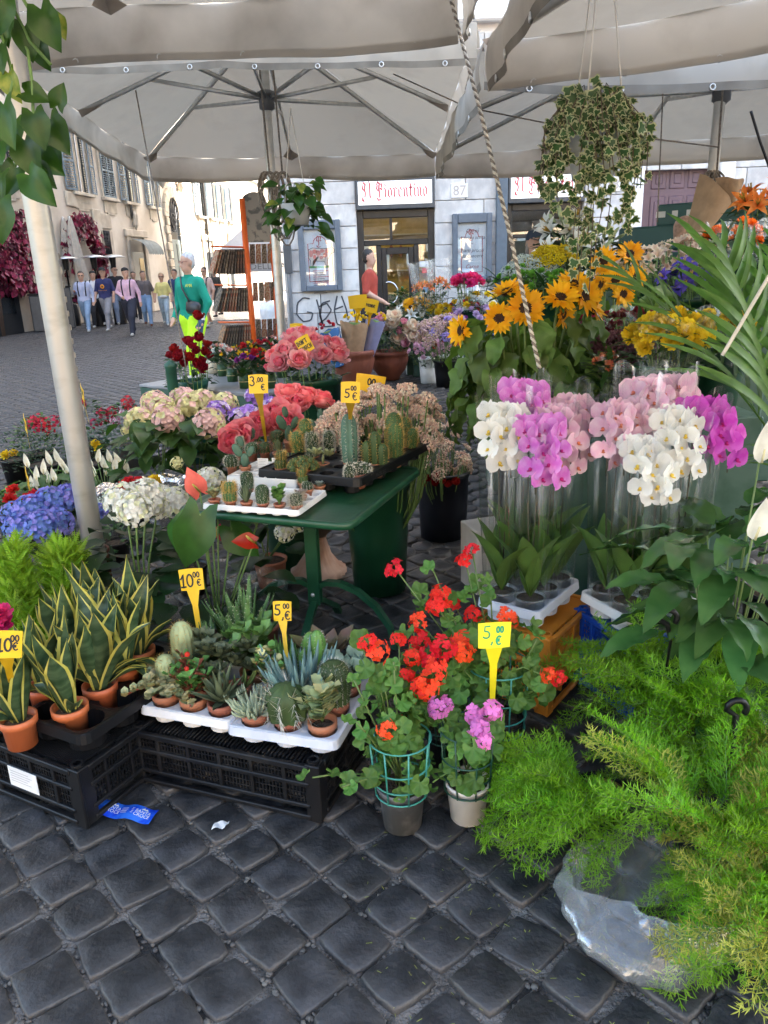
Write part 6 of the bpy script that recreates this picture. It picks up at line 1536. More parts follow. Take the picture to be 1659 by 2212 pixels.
anthurium('red anthurium with a large glossy leaf beside the table corner', b0, [(atY(432, 1110, 2.72), (-0.35, -0.25, -1), (0.2, -1, 0.3), 0.23, 0.16), (atY(400, 1130, 2.8), (-0.5, 0.1, -1), (-0.6, -0.8, 0.2), 0.17, 0.12), (atY(500, 1140, 2.95), (0.5, -0.1, -0.7), (-0.3, -0.9, 0.4), 0.17, 0.14), (atY(560, 1120, 3.1), (1, 0.2, -0.2), (0, -0.4, 1), 0.16, 0.13), (atY(455, 1105, 2.9), (0.8, 0.4, -0.3), (0, -0.6, 0.8), 0.12, 0.1)],
          [(atY(548, 1172, 2.75), (-0.9, -0.3, 0.25), (0.1, -0.75, 0.65), 0.085, 0.07, ANR), (atY(470, 1118, 2.85), (-0.9, -0.4, 0.05), (0, -0.25, 1), 0.11, 0.09, ANC), (atY(500, 1116, 3.0), (0.9, -0.3, 0.0), (0, -0.25, 1), 0.1, 0.08, ANC), (atY(432, 1062, 2.95), (-0.35, -0.1, 0.9), (0.1, -1, 0.15), 0.11, 0.09, ANC), (atY(470, 1140, 3.0), (0.2, -0.2, -0.9), (0, -1, 0), 0.06, 0.05, petal('anthurium_deep', (0.5, 0.02, 0.06)))], mat('black_green_pot', (0.02, 0.07, 0.045), 0.45))
b0 = atY(372, 1345, 2.86); b0[2] = 0
t = thing('potted_plant', 'dark green nursery pot with a film wrapped plant left of the ten euro sign', 'potted plant', b0, 0)
pot(t, 0.078, 0.06, 0.15, mat('dark_green_pot', (0, 0, 0)), rim=0.2); leaves(t, 'hydleafd', 14, (0, 0, 0), 0.09, (0.16, 0.36), up=0.2, **dict(HG))
WRAP = film('crinkled_film', base=0.07, edge=0.7, rough=0.1, bump=1.0, bscale=26, stretch=(1, 1, 0.5))
def sleeve_mb(r0, r1, z0, z1, n=30, m=8, wr=0.06, flare=1.0, ph=0.0):
    return MB().grid(lambda u, v: ((r0 + (r1 - r0) * v ** flare) * (1 + wr * v * math.sin(u * 2 * pi * 7 + ph) + wr * 0.6 * math.sin(u * 2 * pi * 3 + v * 4 + ph)) * math.cos(u * 2 * pi), (r0 + (r1 - r0) * v ** flare) * (1 + wr * v * math.sin(u * 2 * pi * 7 + ph)) * math.sin(u * 2 * pi), z0 + (z1 - z0) * v + 0.02 * v * math.sin(u * 2 * pi * 5 + ph)), n, m, wrap=True)
obj('film_wrap', sleeve_mb(0.08, 0.12, 0.12, 0.36, wr=0.12), WRAP, t)
b0 = atY(560, 1340, 3.05); b0[2] = 0
t = thing('potted_plant', 'terracotta pot with broad dark leaves in clear film under the table edge', 'potted plant', b0, 0)
pot(t, 0.09, 0.065, 0.15, TERRA2, rim=0.2); leaves(t, 'hydleafd', 16, (0, 0, 0), 0.1, (0.16, 0.4), up=0.1, **dict(HG)); obj('film_wrap', sleeve_mb(0.09, 0.14, 0.13, 0.34, wr=0.12), WRAP, t)

# ================================================================ geraniums in cages
GL = leafm('geranium_leaf', (0.06, 0.15, 0.025), (0.14, 0.26, 0.05), rand=0.25, rough=0.5)
GR = petal('geranium_red', (0.78, 0.035, 0.015), rand=0.15); GP = petal('geranium_pink', (0.70, 0.2, 0.52), rand=0.15)
def gleaf():
    V = [(0, 0, 0)]; n = 20
    for ring, f in ((1, 0.55), (2, 1.0)):
        for i in range(n):
            a = -pi / 2 + 0.35 + (2 * pi - 0.7) * i / (n - 1); r = f * (0.8 + 0.2 * abs(math.cos(2.5 * (a - pi / 2)))) * 0.032
            V.append((r * math.cos(a), r * math.sin(a) + 0.008, 0.006 * f * math.sin(5 * a) + 0.006 * f * f))
    F3 = [(0, 1 + i, 2 + i) for i in range(n - 1)]; F4 = [(1 + i, 1 + n + i, 2 + n + i, 2 + i) for i in range(n - 1)]
    return MB().raw(V, [np.array(F3), np.array(F4)])
GLM = [gleaf().mesh('leaf', GL) for _ in range(3)]
def umbel(mt, R_=0.03, n=11): 
    fl = floret(5, 0.016, 0.0125, 0, 0.1, 0.2, 'obov', 0.2, 3)
    b = MB()
    for d in head_dirs(n, -0.1): b.add(fl, FZ(d * R_ * U(0.7, 1.1), d + vec(U(-0.4, 0.4), U(-0.4, 0.4), 0), U(0, 6)) @ S(U(0.8, 1.2))); b.tube([(0, 0, -0.02), d * R_ * 0.8], 0.001, 3, 1)
    return b
UR = bloom('umr', lambda: umbel(GR), [GR, STEM], 4); UP = bloom('ump', lambda: umbel(GP, 0.026), [GP, STEM], 3)
def cage(t, r0, r1, z0, z1, m, nv=8, hoops=(0.25, 0.55, 1.0)):
    b = MB()
    for f in hoops: 
        r, z = r0 + (r1 - r0) * f, z0 + (z1 - z0) * f
        b.tube([(r * math.cos(a), r * math.sin(a), z) for a in np.linspace(0, 2 * pi, 25)[:-1]], 0.0028, 5, close=True)
    b.tube([(r0 * math.cos(a), r0 * math.sin(a), z0 + 0.004) for a in np.linspace(0, 2 * pi, 25)[:-1]], 0.0028, 5, close=True)
    for i in range(nv):
        a = 2 * pi * (i + 0.3) / nv; b.tube([(r0 * math.cos(a), r0 * math.sin(a), z0), (r1 * math.cos(a), r1 * math.sin(a), z1)], 0.0028, 5)
    obj('wire_cage', b, m, t)
def geranium(label, loc, rt, h, potm, heads, hm, cagem, stems, lz, lr, nl, cz, soil=SOIL):
    loc = np.array(loc, float); t = thing('geranium', label, 'geranium', loc, 0, 'potted geraniums'); pot(t, rt, rt * 0.76, h, potm, rim=0.1)
    cage(t, rt * 1.03, rt * 1.2, h * 0.8, cz, cagem); st = MB()
    for (p, s_) in heads:
        q = np.array(p) - loc; link('flower_head', rng.choice(hm), t, FZ(q, (q[0] * 3 + U(-0.3, 0.3), q[1] * 3 - 0.5, 0.6), U(0, 6)) @ S(s_)); m_ = vec(q[0] * 0.55, q[1] * 0.55, h + (q[2] - h) * 0.6); st.tube([(U(-0.02, 0.02), U(-0.02, 0.02), h * 0.9), m_, q], 0.0025, 5)
        for k in range(3): f = U(0.3, 0.85); link('leaf', rng.choice(GLM), t, FZ(m_ * (1 - f) + q * f + vec(U(-0.03, 0.03), U(-0.03, 0.03), U(-0.03, 0.01)), (U(-0.5, 0.5), U(-1, 0.1), 0.8), U(0, 6)) @ S(U(0.7, 1.1)))
    for (p) in stems:
        q = np.array(p) - loc; P = [vec(0, 0, h), vec(q[0] * 0.45, q[1] * 0.45, h + (q[2] - h) * 0.3 + 0.06), q]; P = [P[0] * (1 - x) ** 2 + P[1] * 2 * x * (1 - x) + P[2] * x * x for x in np.linspace(0, 1, 7)]; st.tube(P, 0.0028, 5)
        for k in range(2, 7): link('leaf', rng.choice(GLM), t, FZ(P[k] + vec(U(-0.025, 0.025), U(-0.02, 0.02), U(-0.015, 0.015)), (U(-0.6, 0.6), U(-1.0, 0.2), 0.7), U(0, 6)) @ S(U(0.6, 1.1)))
    for i in range(nl):
        a = U(0, 2 * pi); r = lr * math.sqrt(U(0.05, 1)); z = U(*lz)
        link('leaf', rng.choice(GLM), t, FZ((r * math.cos(a), r * math.sin(a), z), (math.cos(a) * 0.8, math.sin(a) * 0.8 - 0.3, U(0.3, 1)), U(0, 6)) @ S(U(0.65, 1.15)))
    obj('stem_bundle', st, STEM, t)
TEAL = mat('teal_wire', (0.05, 0.28, 0.22), 0.4); DKG = mat('dark_green_wire', (0.015, 0.07, 0.045), 0.4); GREYP = mat('dusty_grey_pot', (0.09, 0.095, 0.1), 0.5, scale=16, col2=(0.3, 0.3, 0.3), lo=0.5, hi=0.8)
g1 = at(870, 1778); 
geranium('red geranium in the dusty grey pot with a teal wire cage', (g1[0], g1[1], 0), 0.075, 0.145, GREYP, [(atY(x, y, Y), s_) for x, y, Y, s_ in ((815, 1408, 1.95, 1.05), (835, 1575, 1.85, .85), (795, 1390, 1.95, .8), (905, 1490, 2.0, 1.0), (880, 1460, 2.05, .8), (862, 1385, 2.1, .8))], UR, TEAL,
         [atY(675, 1680, 1.8), atY(740, 1700, 1.75), atY(770, 1560, 1.85), atY(778, 1380, 2.0), atY(850, 1430, 1.9), atY(765, 1470, 1.9)], (0.15, 0.42), 0.1, 60, 0.30)
g2 = at(1010, 1762)
geranium('pink geranium in the white pot with a dark green cage', (g2[0], g2[1], 0), 0.068, 0.13, mat('white_pot', (0.8, 0.79, 0.77), 0.45), [(atY(x, y, Y), s_) for x, y, Y, s_ in ((1035, 1575, 1.85, 1.1), (1065, 1535, 1.9, 1.1), (1045, 1600, 1.82, .9), (1025, 1545, 1.9, 1.0), (945, 1530, 1.95, 1.1), (965, 1520, 1.98, .8))], UP, DKG, [atY(935, 1690, 1.9)], (0.13, 0.32), 0.08, 26, 0.31)
g3 = at(1075, 1640)
geranium('tall red geranium in a black pot with a teal cage at the back', (g3[0], g3[1], 0), 0.085, 0.16, BLACKP, [(atY(x, y, Y), s_) for x, y, Y, s_ in ((855, 1230, 2.35, 1.0), (1005, 1210, 2.4, .9), (1020, 1190, 2.4, .75), (955, 1290, 2.3, 1.25), (945, 1310, 2.25, 1.1), (1000, 1390, 2.15, 1.25), (905, 1345, 2.25, 1.0), (1090, 1330, 2.25, .9), (1020, 1330, 2.3, .9), (960, 1400, 2.1, 1.2), (985, 1310, 2.4, .8), (1105, 1340, 2.3, .8))], UR, TEAL, [atY(935, 1230, 2.35), atY(1160, 1380, 2.15), atY(1060, 1290, 2.3), atY(1180, 1480, 2.1)], (0.2, 0.5), 0.14, 70, 0.36)
g4 = at(965, 1650)
geranium('red geranium between the grey pot and the back one', (g4[0], g4[1], 0), 0.07, 0.14, BLACKP, [(atY(x, y, Y), s_) for x, y, Y, s_ in ((930, 1420, 2.1, 1.2), (905, 1385, 2.2, 1.1), (940, 1450, 2.05, 1.2), (920, 1485, 2.0, 1.2), (1000, 1410, 2.1, 1.1), (890, 1420, 2.1, .9), (870, 1560, 2.0, .7))], UR, DKG, [atY(890, 1360, 2.2)], (0.16, 0.44), 0.11, 50, 0.28)
t = thing('geranium_flower', 'single red geranium sprig reaching over the ferns', 'flower', atY(1205, 1465, 2.1), 0)
for dx, dz in ((0, 0), (-0.03, 0.012)): link('flower_head', UR[0], t, T(dx, 0, dz) @ RX(0.7) @ S(0.75))
obj('stem', MB().tube([(0, 0, -0.01), (-0.1, 0.04, 0.02), (-0.2, 0.08, -0.04), (-0.26, 0.1, -0.2)], 0.0025, 5), STEM, t)
price_sign('lemon yellow sign with green 5.00 euro among the red geraniums', at(1062, 1560, 0.22), atY(1068, 1372, 2.02), 0.098, 0.075, [('5', -0.36, -0.1, 0.5, 0.06), (',', -0.12, -0.28, 0.4, 0.06), ('00', 0.04, 0.12, 0.24, 0.07), ('E', 0.04, -0.36, 0.34, 0.07)], yaw=R(10), tilt=R(-8), m=YEL2, ink=INKG, roll=R(4))

# ================================================================ orchids in clear sleeves
OW = [petal('orchid_white', (0.78, 0.77, 0.7), (0.84, 0.84, 0.8)), petal('orchid_throat', (0.7, 0.5, 0.08)), petal('orchid_white', (0, 0, 0))]
OP = [petal('orchid_pink', (0.62, 0.14, 0.55), (0.72, 0.32, 0.66), rand=0.2), petal('orchid_lip', (0.5, 0.02, 0.2)), petal('orchid_pink', (0, 0, 0))]
OB = [petal('orchid_blush', (0.74, 0.42, 0.56), (0.8, 0.6, 0.66), rand=0.2), petal('orchid_liporange', (0.65, 0.2, 0.12)), petal('orchid_blush', (0, 0, 0))]
OM = [petal('orchid_magenta', (0.5, 0.04, 0.42), (0.6, 0.12, 0.52), rand=0.15), petal('orchid_lip', (0, 0, 0)), petal('orchid_magenta', (0, 0, 0))]
def orchid_bloom():
    b = MB()
    for a in (0, 2.3, -2.3): b.add(leaf(0.038, 0.026, 'lance', 4, 1, bend=0.25, fold=0.1), RZ(a) @ RX(0.1))
    for s_ in (-1, 1): b.add(leaf(0.045, 0.056, 'round', 5, 2, bend=0.2, fold=0.0, cup=0.12), RZ(-s_ * 1.25) @ RX(0.2))
    b.add(leaf(0.02, 0.016, 'obov', 3, 1, bend=-1.2, mi=1), RZ(pi) @ RX(0.6)); b.blob((0, 0, 0.006), (0.005, 0.006, 0.006), 6, 1)
    return b
OBM = {k: bloom('orch' + k, orchid_bloom, m, 3) for k, m in (('w', OW), ('p', OP), ('b', OB), ('m', OM))}
ORL = leafm('orchid_leaf', (0.12, 0.23, 0.05), rough=0.35, trans=0.12, rand=0.15)
CELLO = film('clear_sleeve', base=0.012, edge=0.4, rough=0.12, bump=0.7, bscale=26, stretch=(1.3, 1.3, 0.05), streak=0.4)
ORLM = [leaf(U(0.2, 0.27), U(0.055, 0.075), 'lance', 7, 1, bend=U(0.2, 0.9), fold=0.25).mesh('leaf', ORL) for _ in range(5)]
def orchid(label, loc, col, h, nb=9, lean=0.0, r1=0.1, sidex=0.0, two=True):
    t = thing('orchid', label, 'orchid', loc, 0, 'potted orchids in clear sleeves')
    pot(t, 0.058, 0.046, 0.1, film('clear_pot', base=0.15, edge=0.6, rough=0.2), rim=0.1, soil=mat('bark', (0.07, 0.05, 0.035), 0.9, scale=40, var=0.6, bump=1, bscale=90))
    for i in range(5): link('leaf', ORLM[i], t, T(0, 0, 0.09) @ RZ(i * 2.5 + U(-0.3, 0.3)) @ RX(pi / 2 - U(0.08, 0.35)) @ S(U(1.1, 1.45)))
    st = MB()
    for s_ in ((-1, 1) if two else (1,)):
        a = U(-0.4, 0.4); tip = vec(s_ * 0.03 + lean, -0.05, h); top = vec(s_ * 0.02, 0.015, h * 0.97)
        P = [vec(0, 0, 0.09), vec(s_ * 0.012, 0.01, h * 0.5), top, top + vec(s_ * 0.012 + lean * 0.5, -0.05, 0.0), tip + vec(0, -0.035, -0.1), tip + vec(0, -0.04, -0.24)]
        st.tube([P[0], P[1], top], 0.0028, 6); Q = np.array(P[2:]); tt = np.linspace(0, 1, 12); q = np.stack([np.interp(tt, np.linspace(0, 1, 4), Q[:, c]) for c in range(3)], 1); st.tube(q, 0.002, 5)
        for k in range(nb):
            f = 0.12 + 0.86 * k / nb; p = np.array([np.interp(f, tt, q[:, c]) for c in range(3)]); sd = 1 if k % 2 else -1
            d = vec(sd * 0.6 + U(-0.5, 0.4), -1, U(-0.25, 0.45))
            dn = d / np.linalg.norm(d); yv = vec(0, 0, 1) - dn * dn[2]
            link('flower', rng.choice(OBM[col]), t, FR(p + vec(sd * 0.018, -0.016, U(-0.01, 0.01)), yv, dn) @ S(U(0.95, 1.25)))
    obj('flower_stalk', st, mat('orchid_stalk', (0.06, 0.055, 0.03), 0.5), t)
    obj('sleeve', sleeve_mb(0.062, r1, 0.01, h * U(1.02, 1.06), 36, 10, 0.035, 0.9, U(0, 6)), CELLO, t)
ORZ = 0.40
q = [at(1050, 1262, ORZ), at(1160, 1330, ORZ), at(1275, 1235, ORZ)]
oa = frame_from(q[1], q[2]); ox, oy = vec(math.cos(oa), math.sin(oa), 0), vec(-math.sin(oa), math.cos(oa), 0)
oc = q[1] + ox * 0.175 + oy * 0.115
ob = oa - 0.5; oc2 = at(1350, 1338, ORZ) + vec(math.cos(ob), math.sin(ob), 0) * 0.18 + vec(-math.sin(ob), math.cos(ob), 0) * 0.12
for c, an, m_, lb_ in ((oc, oa, BLUEWH, 'bluish white tray under the left orchids on the orange crate'), (oc2, ob, WHITEPL, 'white tray under the right orchids on the blue crate')):
    tray(lb_, (c[0], c[1], ORZ - 0.02), an, 3, 2, 0.116, 0.054, m_, th=0.03, cup=0.07, lip=0.01)
for (k, i, j, col, h, lb_, le, r1) in ((0, 0, 1, 'w', 0.79, 'white orchid at the left front of the sleeve group', -0.02, 0.1), (0, 0, 0, 'p', 0.75, 'bright pink orchid beside the white one at the front', 0.02, 0.1), (0, 1, 0, 'b', 0.77, 'pale blush orchid behind the bright pink one', 0.03, 0.1), (0, 1, 1, 'p', 0.85, 'pink orchid behind the left white one, blooms at the top', 0.02, 0.11), (0, 2, 1, 'w', 0.73, 'white orchid at the back of the left tray, half hidden', -0.06, 0.09), (0, 2, 0, 'b', 0.79, 'faint pink orchid at the back between both groups', 0.02, 0.1),
                                (1, 0, 1, 'b', 0.79, 'blush pink orchid left in the right hand group', -0.02, 0.1), (1, 0, 0, 'w', 0.68, 'large white orchid at the front of the right hand group', 0.03, 0.11), (1, 1, 1, 'b', 0.85, 'tall pink orchid in the middle of the right hand group', 0.0, 0.11), (1, 1, 0, 'w', 0.76, 'white orchid behind the large white one', 0.03, 0.1), (1, 2, 1, 'b', 0.85, 'pale pink orchid at the back right', 0.0, 0.1), (1, 2, 0, 'm', 0.79, 'deep magenta orchid at the right end of the sleeves', 0.07, 0.12)):
    c, an = (oc, oa) if k == 0 else (oc2, ob); p = c + vec(math.cos(an), math.sin(an), 0) * (i - 1) * 0.116 + vec(-math.sin(an), math.cos(an), 0) * (j - 0.5) * 0.116
    orchid(lb_, (p[0], p[1], ORZ - 0.057), col, h, 8, le, r1)
ORNG = mat('orange_crate_plastic', (0.55, 0.2, 0.02), 0.5, var=0.15); 
crate('orange plastic crate under the left orchid tray', (oc[0] + 0.03, oc[1] + 0.03, 0), oa, 0.42, 0.32, 0.315, ORNG, px=4, py=3)
crate('blue plastic crate under the right orchid tray', (oc2[0] + 0.05, oc2[1] + 0.05, 0), ob, 0.44, 0.32, 0.315, mat('blue_crate_plastic', (0.01, 0.07, 0.4), 0.45), px=4, py=3)
p = at(1040, 1300); bx_ = thing('carton', 'white printed carton behind the left orchids', 'box', (p[0] + 0.05, p[1] + 0.2, 0), 0.3)
obj('box_body', MB().box((0, 0, 0.17), (0.2, 0.2, 0.34), ch=0.004), mat('carton_white', (0.6, 0.58, 0.54), 0.7), bx_, smooth=False); obj('print', MB().box((-0.02, -0.1015, 0.25), (0.1, 0.001, 0.05)).box((-0.02, -0.1015, 0.12), (0.12, 0.001, 0.02)), mat('carton_print', (0.35, 0.34, 0.32), 0.7), bx_, smooth=False)

# ================================================================ asparagus ferns
FERN = leafm('fern_lime', (0.19, 0.4, 0.02), rand=0.25, trans=0.35); FERNY = leafm('fern_yellow', (0.45, 0.45, 0.08), rand=0.2, trans=0.35)
def frond(L_, arch, n=36, nl=0.024):
    """arching stem along +Y with short side shoots full of needles"""
    b = MB(); P = []; y = z = 0.0; a = 0.95
    N = 14
    for k in range(N + 1):
        P.append(vec(0.02 * math.sin(k * 0.5), y, z)); a -= arch / N; y += L_ / N * math.cos(a); z += L_ / N * math.sin(a)
    P = np.array(P); b.tube(P, np.linspace(0.0022, 0.0008, N + 1), 4, 1)
    ndl = leaf(nl, 0.0026, 'lance', 1, 1, fold=0.1); ndl = MB().raw([(-0.0009, 0, 0), (0.0009, 0, 0), (0.0014, nl * 0.5, 0), (0, nl, 0.001), (-0.0014, nl * 0.5, 0)], [(0, 1, 2, 3, 4)])
    for i in range(n):
        f = 0.12 + 0.88 * (i / n); x = f * N; k = min(N - 1, int(x)); p = P[k] + (P[k + 1] - P[k]) * (x - k); tg = P[k + 1] - P[k]; tg /= np.linalg.norm(tg)
        s_ = 1 if i % 2 else -1; l = L_ * 0.2 * (1.15 - f) * U(0.7, 1.2) + 0.015
        d = vec(s_ * 0.9, 0, 0) + tg * 0.8 + vec(0, 0, U(-0.1, 0.35)); d /= np.linalg.norm(d); e = p + d * l
        b.tube([p, e], 0.0007, 3, 1)
        m_ = max(2, int(l / 0.011))
        for j in range(m_ + 1):
            c = p + d * l * (j / m_)
            for h in range(4): b.add(ndl, FR(c, d * 0.8 + vec(U(-1, 1), U(-1, 1), U(-0.6, 1)), (U(-0.3, 0.3), U(-0.3, 0.3), 1)) @ S(U(0.7, 1.2)))
    return b
FM = [[frond(U(0.36, 0.5), ar).mesh('frond', [m_, STEM]) for ar in (1.0, 1.5, 1.9, 2.3)] for m_ in (FERN, FERNY)]
def fern(label, loc, n, sc=1.0, yel=0.1, ph=0.16, pr=0.1, yaw=None, el=(0.0, 0.5)):
    t = thing('asparagus_fern', label, 'fern', loc, 0, 'asparagus ferns in hanging pots')
    pot(t, pr, pr * 0.72, ph, BLACKP, soil=mat('dry_straw', (0.2, 0.13, 0.05), 0.95, scale=50, var=0.6, bump=1, bscale=90))
    for i in range(n):
        a = 2 * pi * i / n * 3.236 + U(-0.3, 0.3) if yaw is None else U(*yaw)
        link('frond', rng.choice(FM[1 if U(0, 1) < yel else 0]), t, T(0.05 * math.cos(a), 0.05 * math.sin(a), ph - 0.01) @ RZ(a - pi / 2) @ RX(U(*el)) @ RY(U(-0.5, 0.5)) @ S(sc * U(0.75, 1.1)))
    return t
def hook(label, top, foot):
    t = thing('pot_hanger_hook', label, 'hook', foot); d = np.array(top) - np.array(foot)
    P = [vec(0, 0, 0), d * 0.5 + vec(0.01, 0, 0), d - vec(0, 0, 0.03)] + [d + vec(0.028 * math.cos(a) + 0.0, 0, 0.028 * math.sin(a) - 0.01) for a in np.linspace(pi, -0.6, 9)]
    obj('hook_arm', MB().tube(P, [0.004, 0.005] + [0.009] * (len(P) - 2), 6), BLACKP, t)
f1 = at(1430, 1640); fern('large lime asparagus fern behind, under the orchid trays', (f1[0], f1[1], 0), 54, 0.95, 0.03, el=(0.1, 0.75))
f2 = at(1520, 1880); fern('lime asparagus fern in front with dry straw in its pot', (f2[0], f2[1], 0), 40, 0.95, 0.12, el=(-0.1, 0.5))
fern('lime fern fronds trailing to the left over the cobbles', (0.6, 1.86, 0), 34, 0.82, 0.0, 0.15, 0.08, yaw=(2.6, 4.5), el=(-0.25, 0.35))
f4 = at(1660, 1690); fern('lime asparagus fern at the right edge under the lily leaves', (f4[0], f4[1], 0), 40, 1.0, 0.15)
f5 = at(1690, 2080); fern('yellowing asparagus fern in the bottom right corner', (f5[0], f5[1], 0), 30, 0.85, 0.75, 0.13)
fern('lime fern fronds hanging low over the plastic bag', (f2[0] + 0.02, f2[1] - 0.12, 0), 26, 0.85, 0.1, 0.13, 0.08, yaw=(3.4, 5.6), el=(-0.35, 0.2))
hook('black plastic hanger hook over the back fern', atY(1443, 1330, 2.12), atY(1440, 1440, 2.12)); hook('black plastic hanger hook over the right fern', atY(1592, 1525, 1.85), atY(1560, 1700, 1.8))
# crumpled clear bag beneath the front fern
bg = thing('plastic_bag', 'crumpled clear plastic bag under the front fern', 'plastic bag', at(1420, 2030), 0)
def bagf(u, v):
    a = u * 2 * pi; r = (0.05 + 0.16 * math.sin(pi * min(1, 0.12 + v * 0.6))) * (1 + 0.13 * math.sin(3 * a + 5 * v) + 0.06 * math.sin(7 * a + 9 * v) + 0.03 * math.sin(17 * a))
    return (r * 1.25 * math.cos(a) + 0.03, r * 0.95 * math.sin(a) + 0.05 * v, 0.006 + 0.16 * v + 0.015 * math.sin(5 * a + 7 * v) * (1 - v))
obj('bag_film', MB().grid(bagf, 64, 14, wrap=True), film('bag_film', base=0.05, edge=0.7, rough=0.12, bump=0.6, bscale=20, stretch=(1, 1, 1), milk=0.14, streak=0.25), bg)

# ================================================================ peace lilies
PLM = dict(mat=leafm('peace_lily_leaf', (0.045, 0.14, 0.035), (0.12, 0.26, 0.07), rough=0.2, rand=0.25, scale=9), L=0.25, W=0.085, shape='ovate', bend=0.9, fold=0.22, wave=0.006, wn=4, n=9, m=2)
SPW_ = petal('spathe_white', (0.8, 0.79, 0.68), rand=0.05)
def peace_lily(label, base, n, r, zr, spathes, sc=(0.8, 1.2), yaw=None, sL=0.1):
    base = np.array(base, float); t = thing('peace_lily', label, 'peace lily', base, 0, 'peace lilies'); pot(t, 0.1, 0.075, 0.16, BLACKP)
    leaves(t, 'peacelily', n, (0, 0, 0), r, zr, up=0.25, sc=sc, yaw=yaw, **PLM); st = MB()
    for i in range(14): a = i * 2.4; st.tube([(0.02 * math.cos(a), 0.02 * math.sin(a), 0.14), (r * 0.5 * math.cos(a), r * 0.5 * math.sin(a), zr[1] * 0.9)], 0.003, 4)
    for (p, d) in spathes:
        q = np.array(p) - base; M = FR(q, d, (0.1, -1, 0.1))
        obj('spathe', leaf(sL * 1.15, sL * (0.62 if sL > 0.11 else 0.42), 'ovate', 7, 2, bend=-0.3, fold=0.15, cup=0.35), SPW_, t, M); obj('spadix', MB().tube([(0, 0.004, 0.012), (0, sL * 0.4, 0.02)], [0.004, 0.003], 6), mat('spadix_cream', (0.7, 0.62, 0.35), 0.7), t, M); st.tube([(0, 0, 0.14), q * 0.5 + vec(0, 0, 0.05), q], 0.003, 5)
    obj('stem_bundle', st, STEM, t)
b0 = at(1650, 1640); peace_lily('large glossy peace lily at the right edge with a white bloom', (1.12, 2.3, 0), 84, 0.27, (0.22, 0.78), [(atY(1625, 1165, 1.95), (0.05, -0.1, 1)), (atY(1640, 1000, 2.2), (0.0, 0, 1))], yaw=(0.8, 5.6), sL=0.115)
b0 = at(150, 1080); lilyspots = lambda xs, Y: [(atY(x, y, Y + U(-0.15, 0.15)), (U(-0.35, 0.35), U(-0.2, 0.2), 1)) for x, y in xs]
PLM = dict(PLM, L=0.16, W=0.06); _LC.pop('peacelily')
PLM['mat'] = leafm('young_lily_leaf', (0.06, 0.15, 0.03))
for lb_, bx_, xs in (('young peace lily with many white blooms left of the pale pole', 115, [(62, 1010), (80, 1040), (95, 1025), (112, 1005), (128, 1000), (140, 1012), (70, 1055), (105, 1045), (88, 1060), (148, 1025), (120, 1040)]), ('young peace lily with white blooms right of the pale pole', 235, [(200, 1010), (212, 1000), (225, 1012), (240, 1000), (248, 1018), (262, 1005), (275, 1022), (232, 1030), (205, 1030)])):
    b0 = at(bx_, 1110); peace_lily(lb_, (b0[0], b0[1], 0), 26, 0.17, (0.14, 0.3), lilyspots(xs, b0[1]), sL=0.1)

# ================================================================ palm at the right
PAL = leafm('palm_green', (0.1, 0.22, 0.045), rand=0.25, rough=0.4)
def palm_frond(n=10, L_=0.85):
    b = MB(); P = [vec(0, L_ * k / 12, -0.16 * (k / 12) ** 2) for k in range(13)]
    b.tube(P, np.linspace(0.005, 0.002, 13), 5)
    for i in range(n):
        f = 0.22 + 0.78 * i / n; p = vec(0, L_ * f, -0.16 * f * f)
        for s_ in (-1, 1): b.add(leaf(0.5 * (1.15 - 0.6 * f), 0.032, 'strap', 6, 1, bend=U(0.5, 1.2), fold=0.35), T(*p) @ RZ(-s_ * (0.95 - 0.45 * f)) @ RX(0.3))
    return b
PF = [palm_frond().mesh('frond', PAL) for _ in range(3)]
b0 = at(1600, 1230); b0 = vec(1.66, 3.0, 0)
pt_ = thing('areca_palm', 'areca palm with arching fronds at the right edge behind the orchids', 'palm', b0, 0)
pot(pt_, 0.14, 0.11, 0.24, BLACKP)
for (yaw, el, sc_, z) in ((1.9, 1.1, 1.1, 0.85), (2.5, 0.95, 1.15, 0.8), (0.6, 0.9, 1.0, 0.75), (1.2, 1.25, 1.05, 0.8), (4.2, 0.6, 0.6, 0.7), (5.2, 0.7, 0.9, 0.7), (2.2, 1.35, 1.1, 0.7)):
    link('frond', rng.choice(PF), pt_, T(0.02 * math.cos(yaw), 0.02 * math.sin(yaw), z) @ RZ(yaw - pi / 2) @ RX(el) @ S(sc_))
st = MB()
for i in range(9): a = i * 0.7; st.tube([(0.03 * math.cos(a), 0.03 * math.sin(a), 0.2), (0.015 * math.cos(a), 0.015 * math.sin(a), 0.8)], 0.007, 5)
obj('cane', st, STEM, pt_)

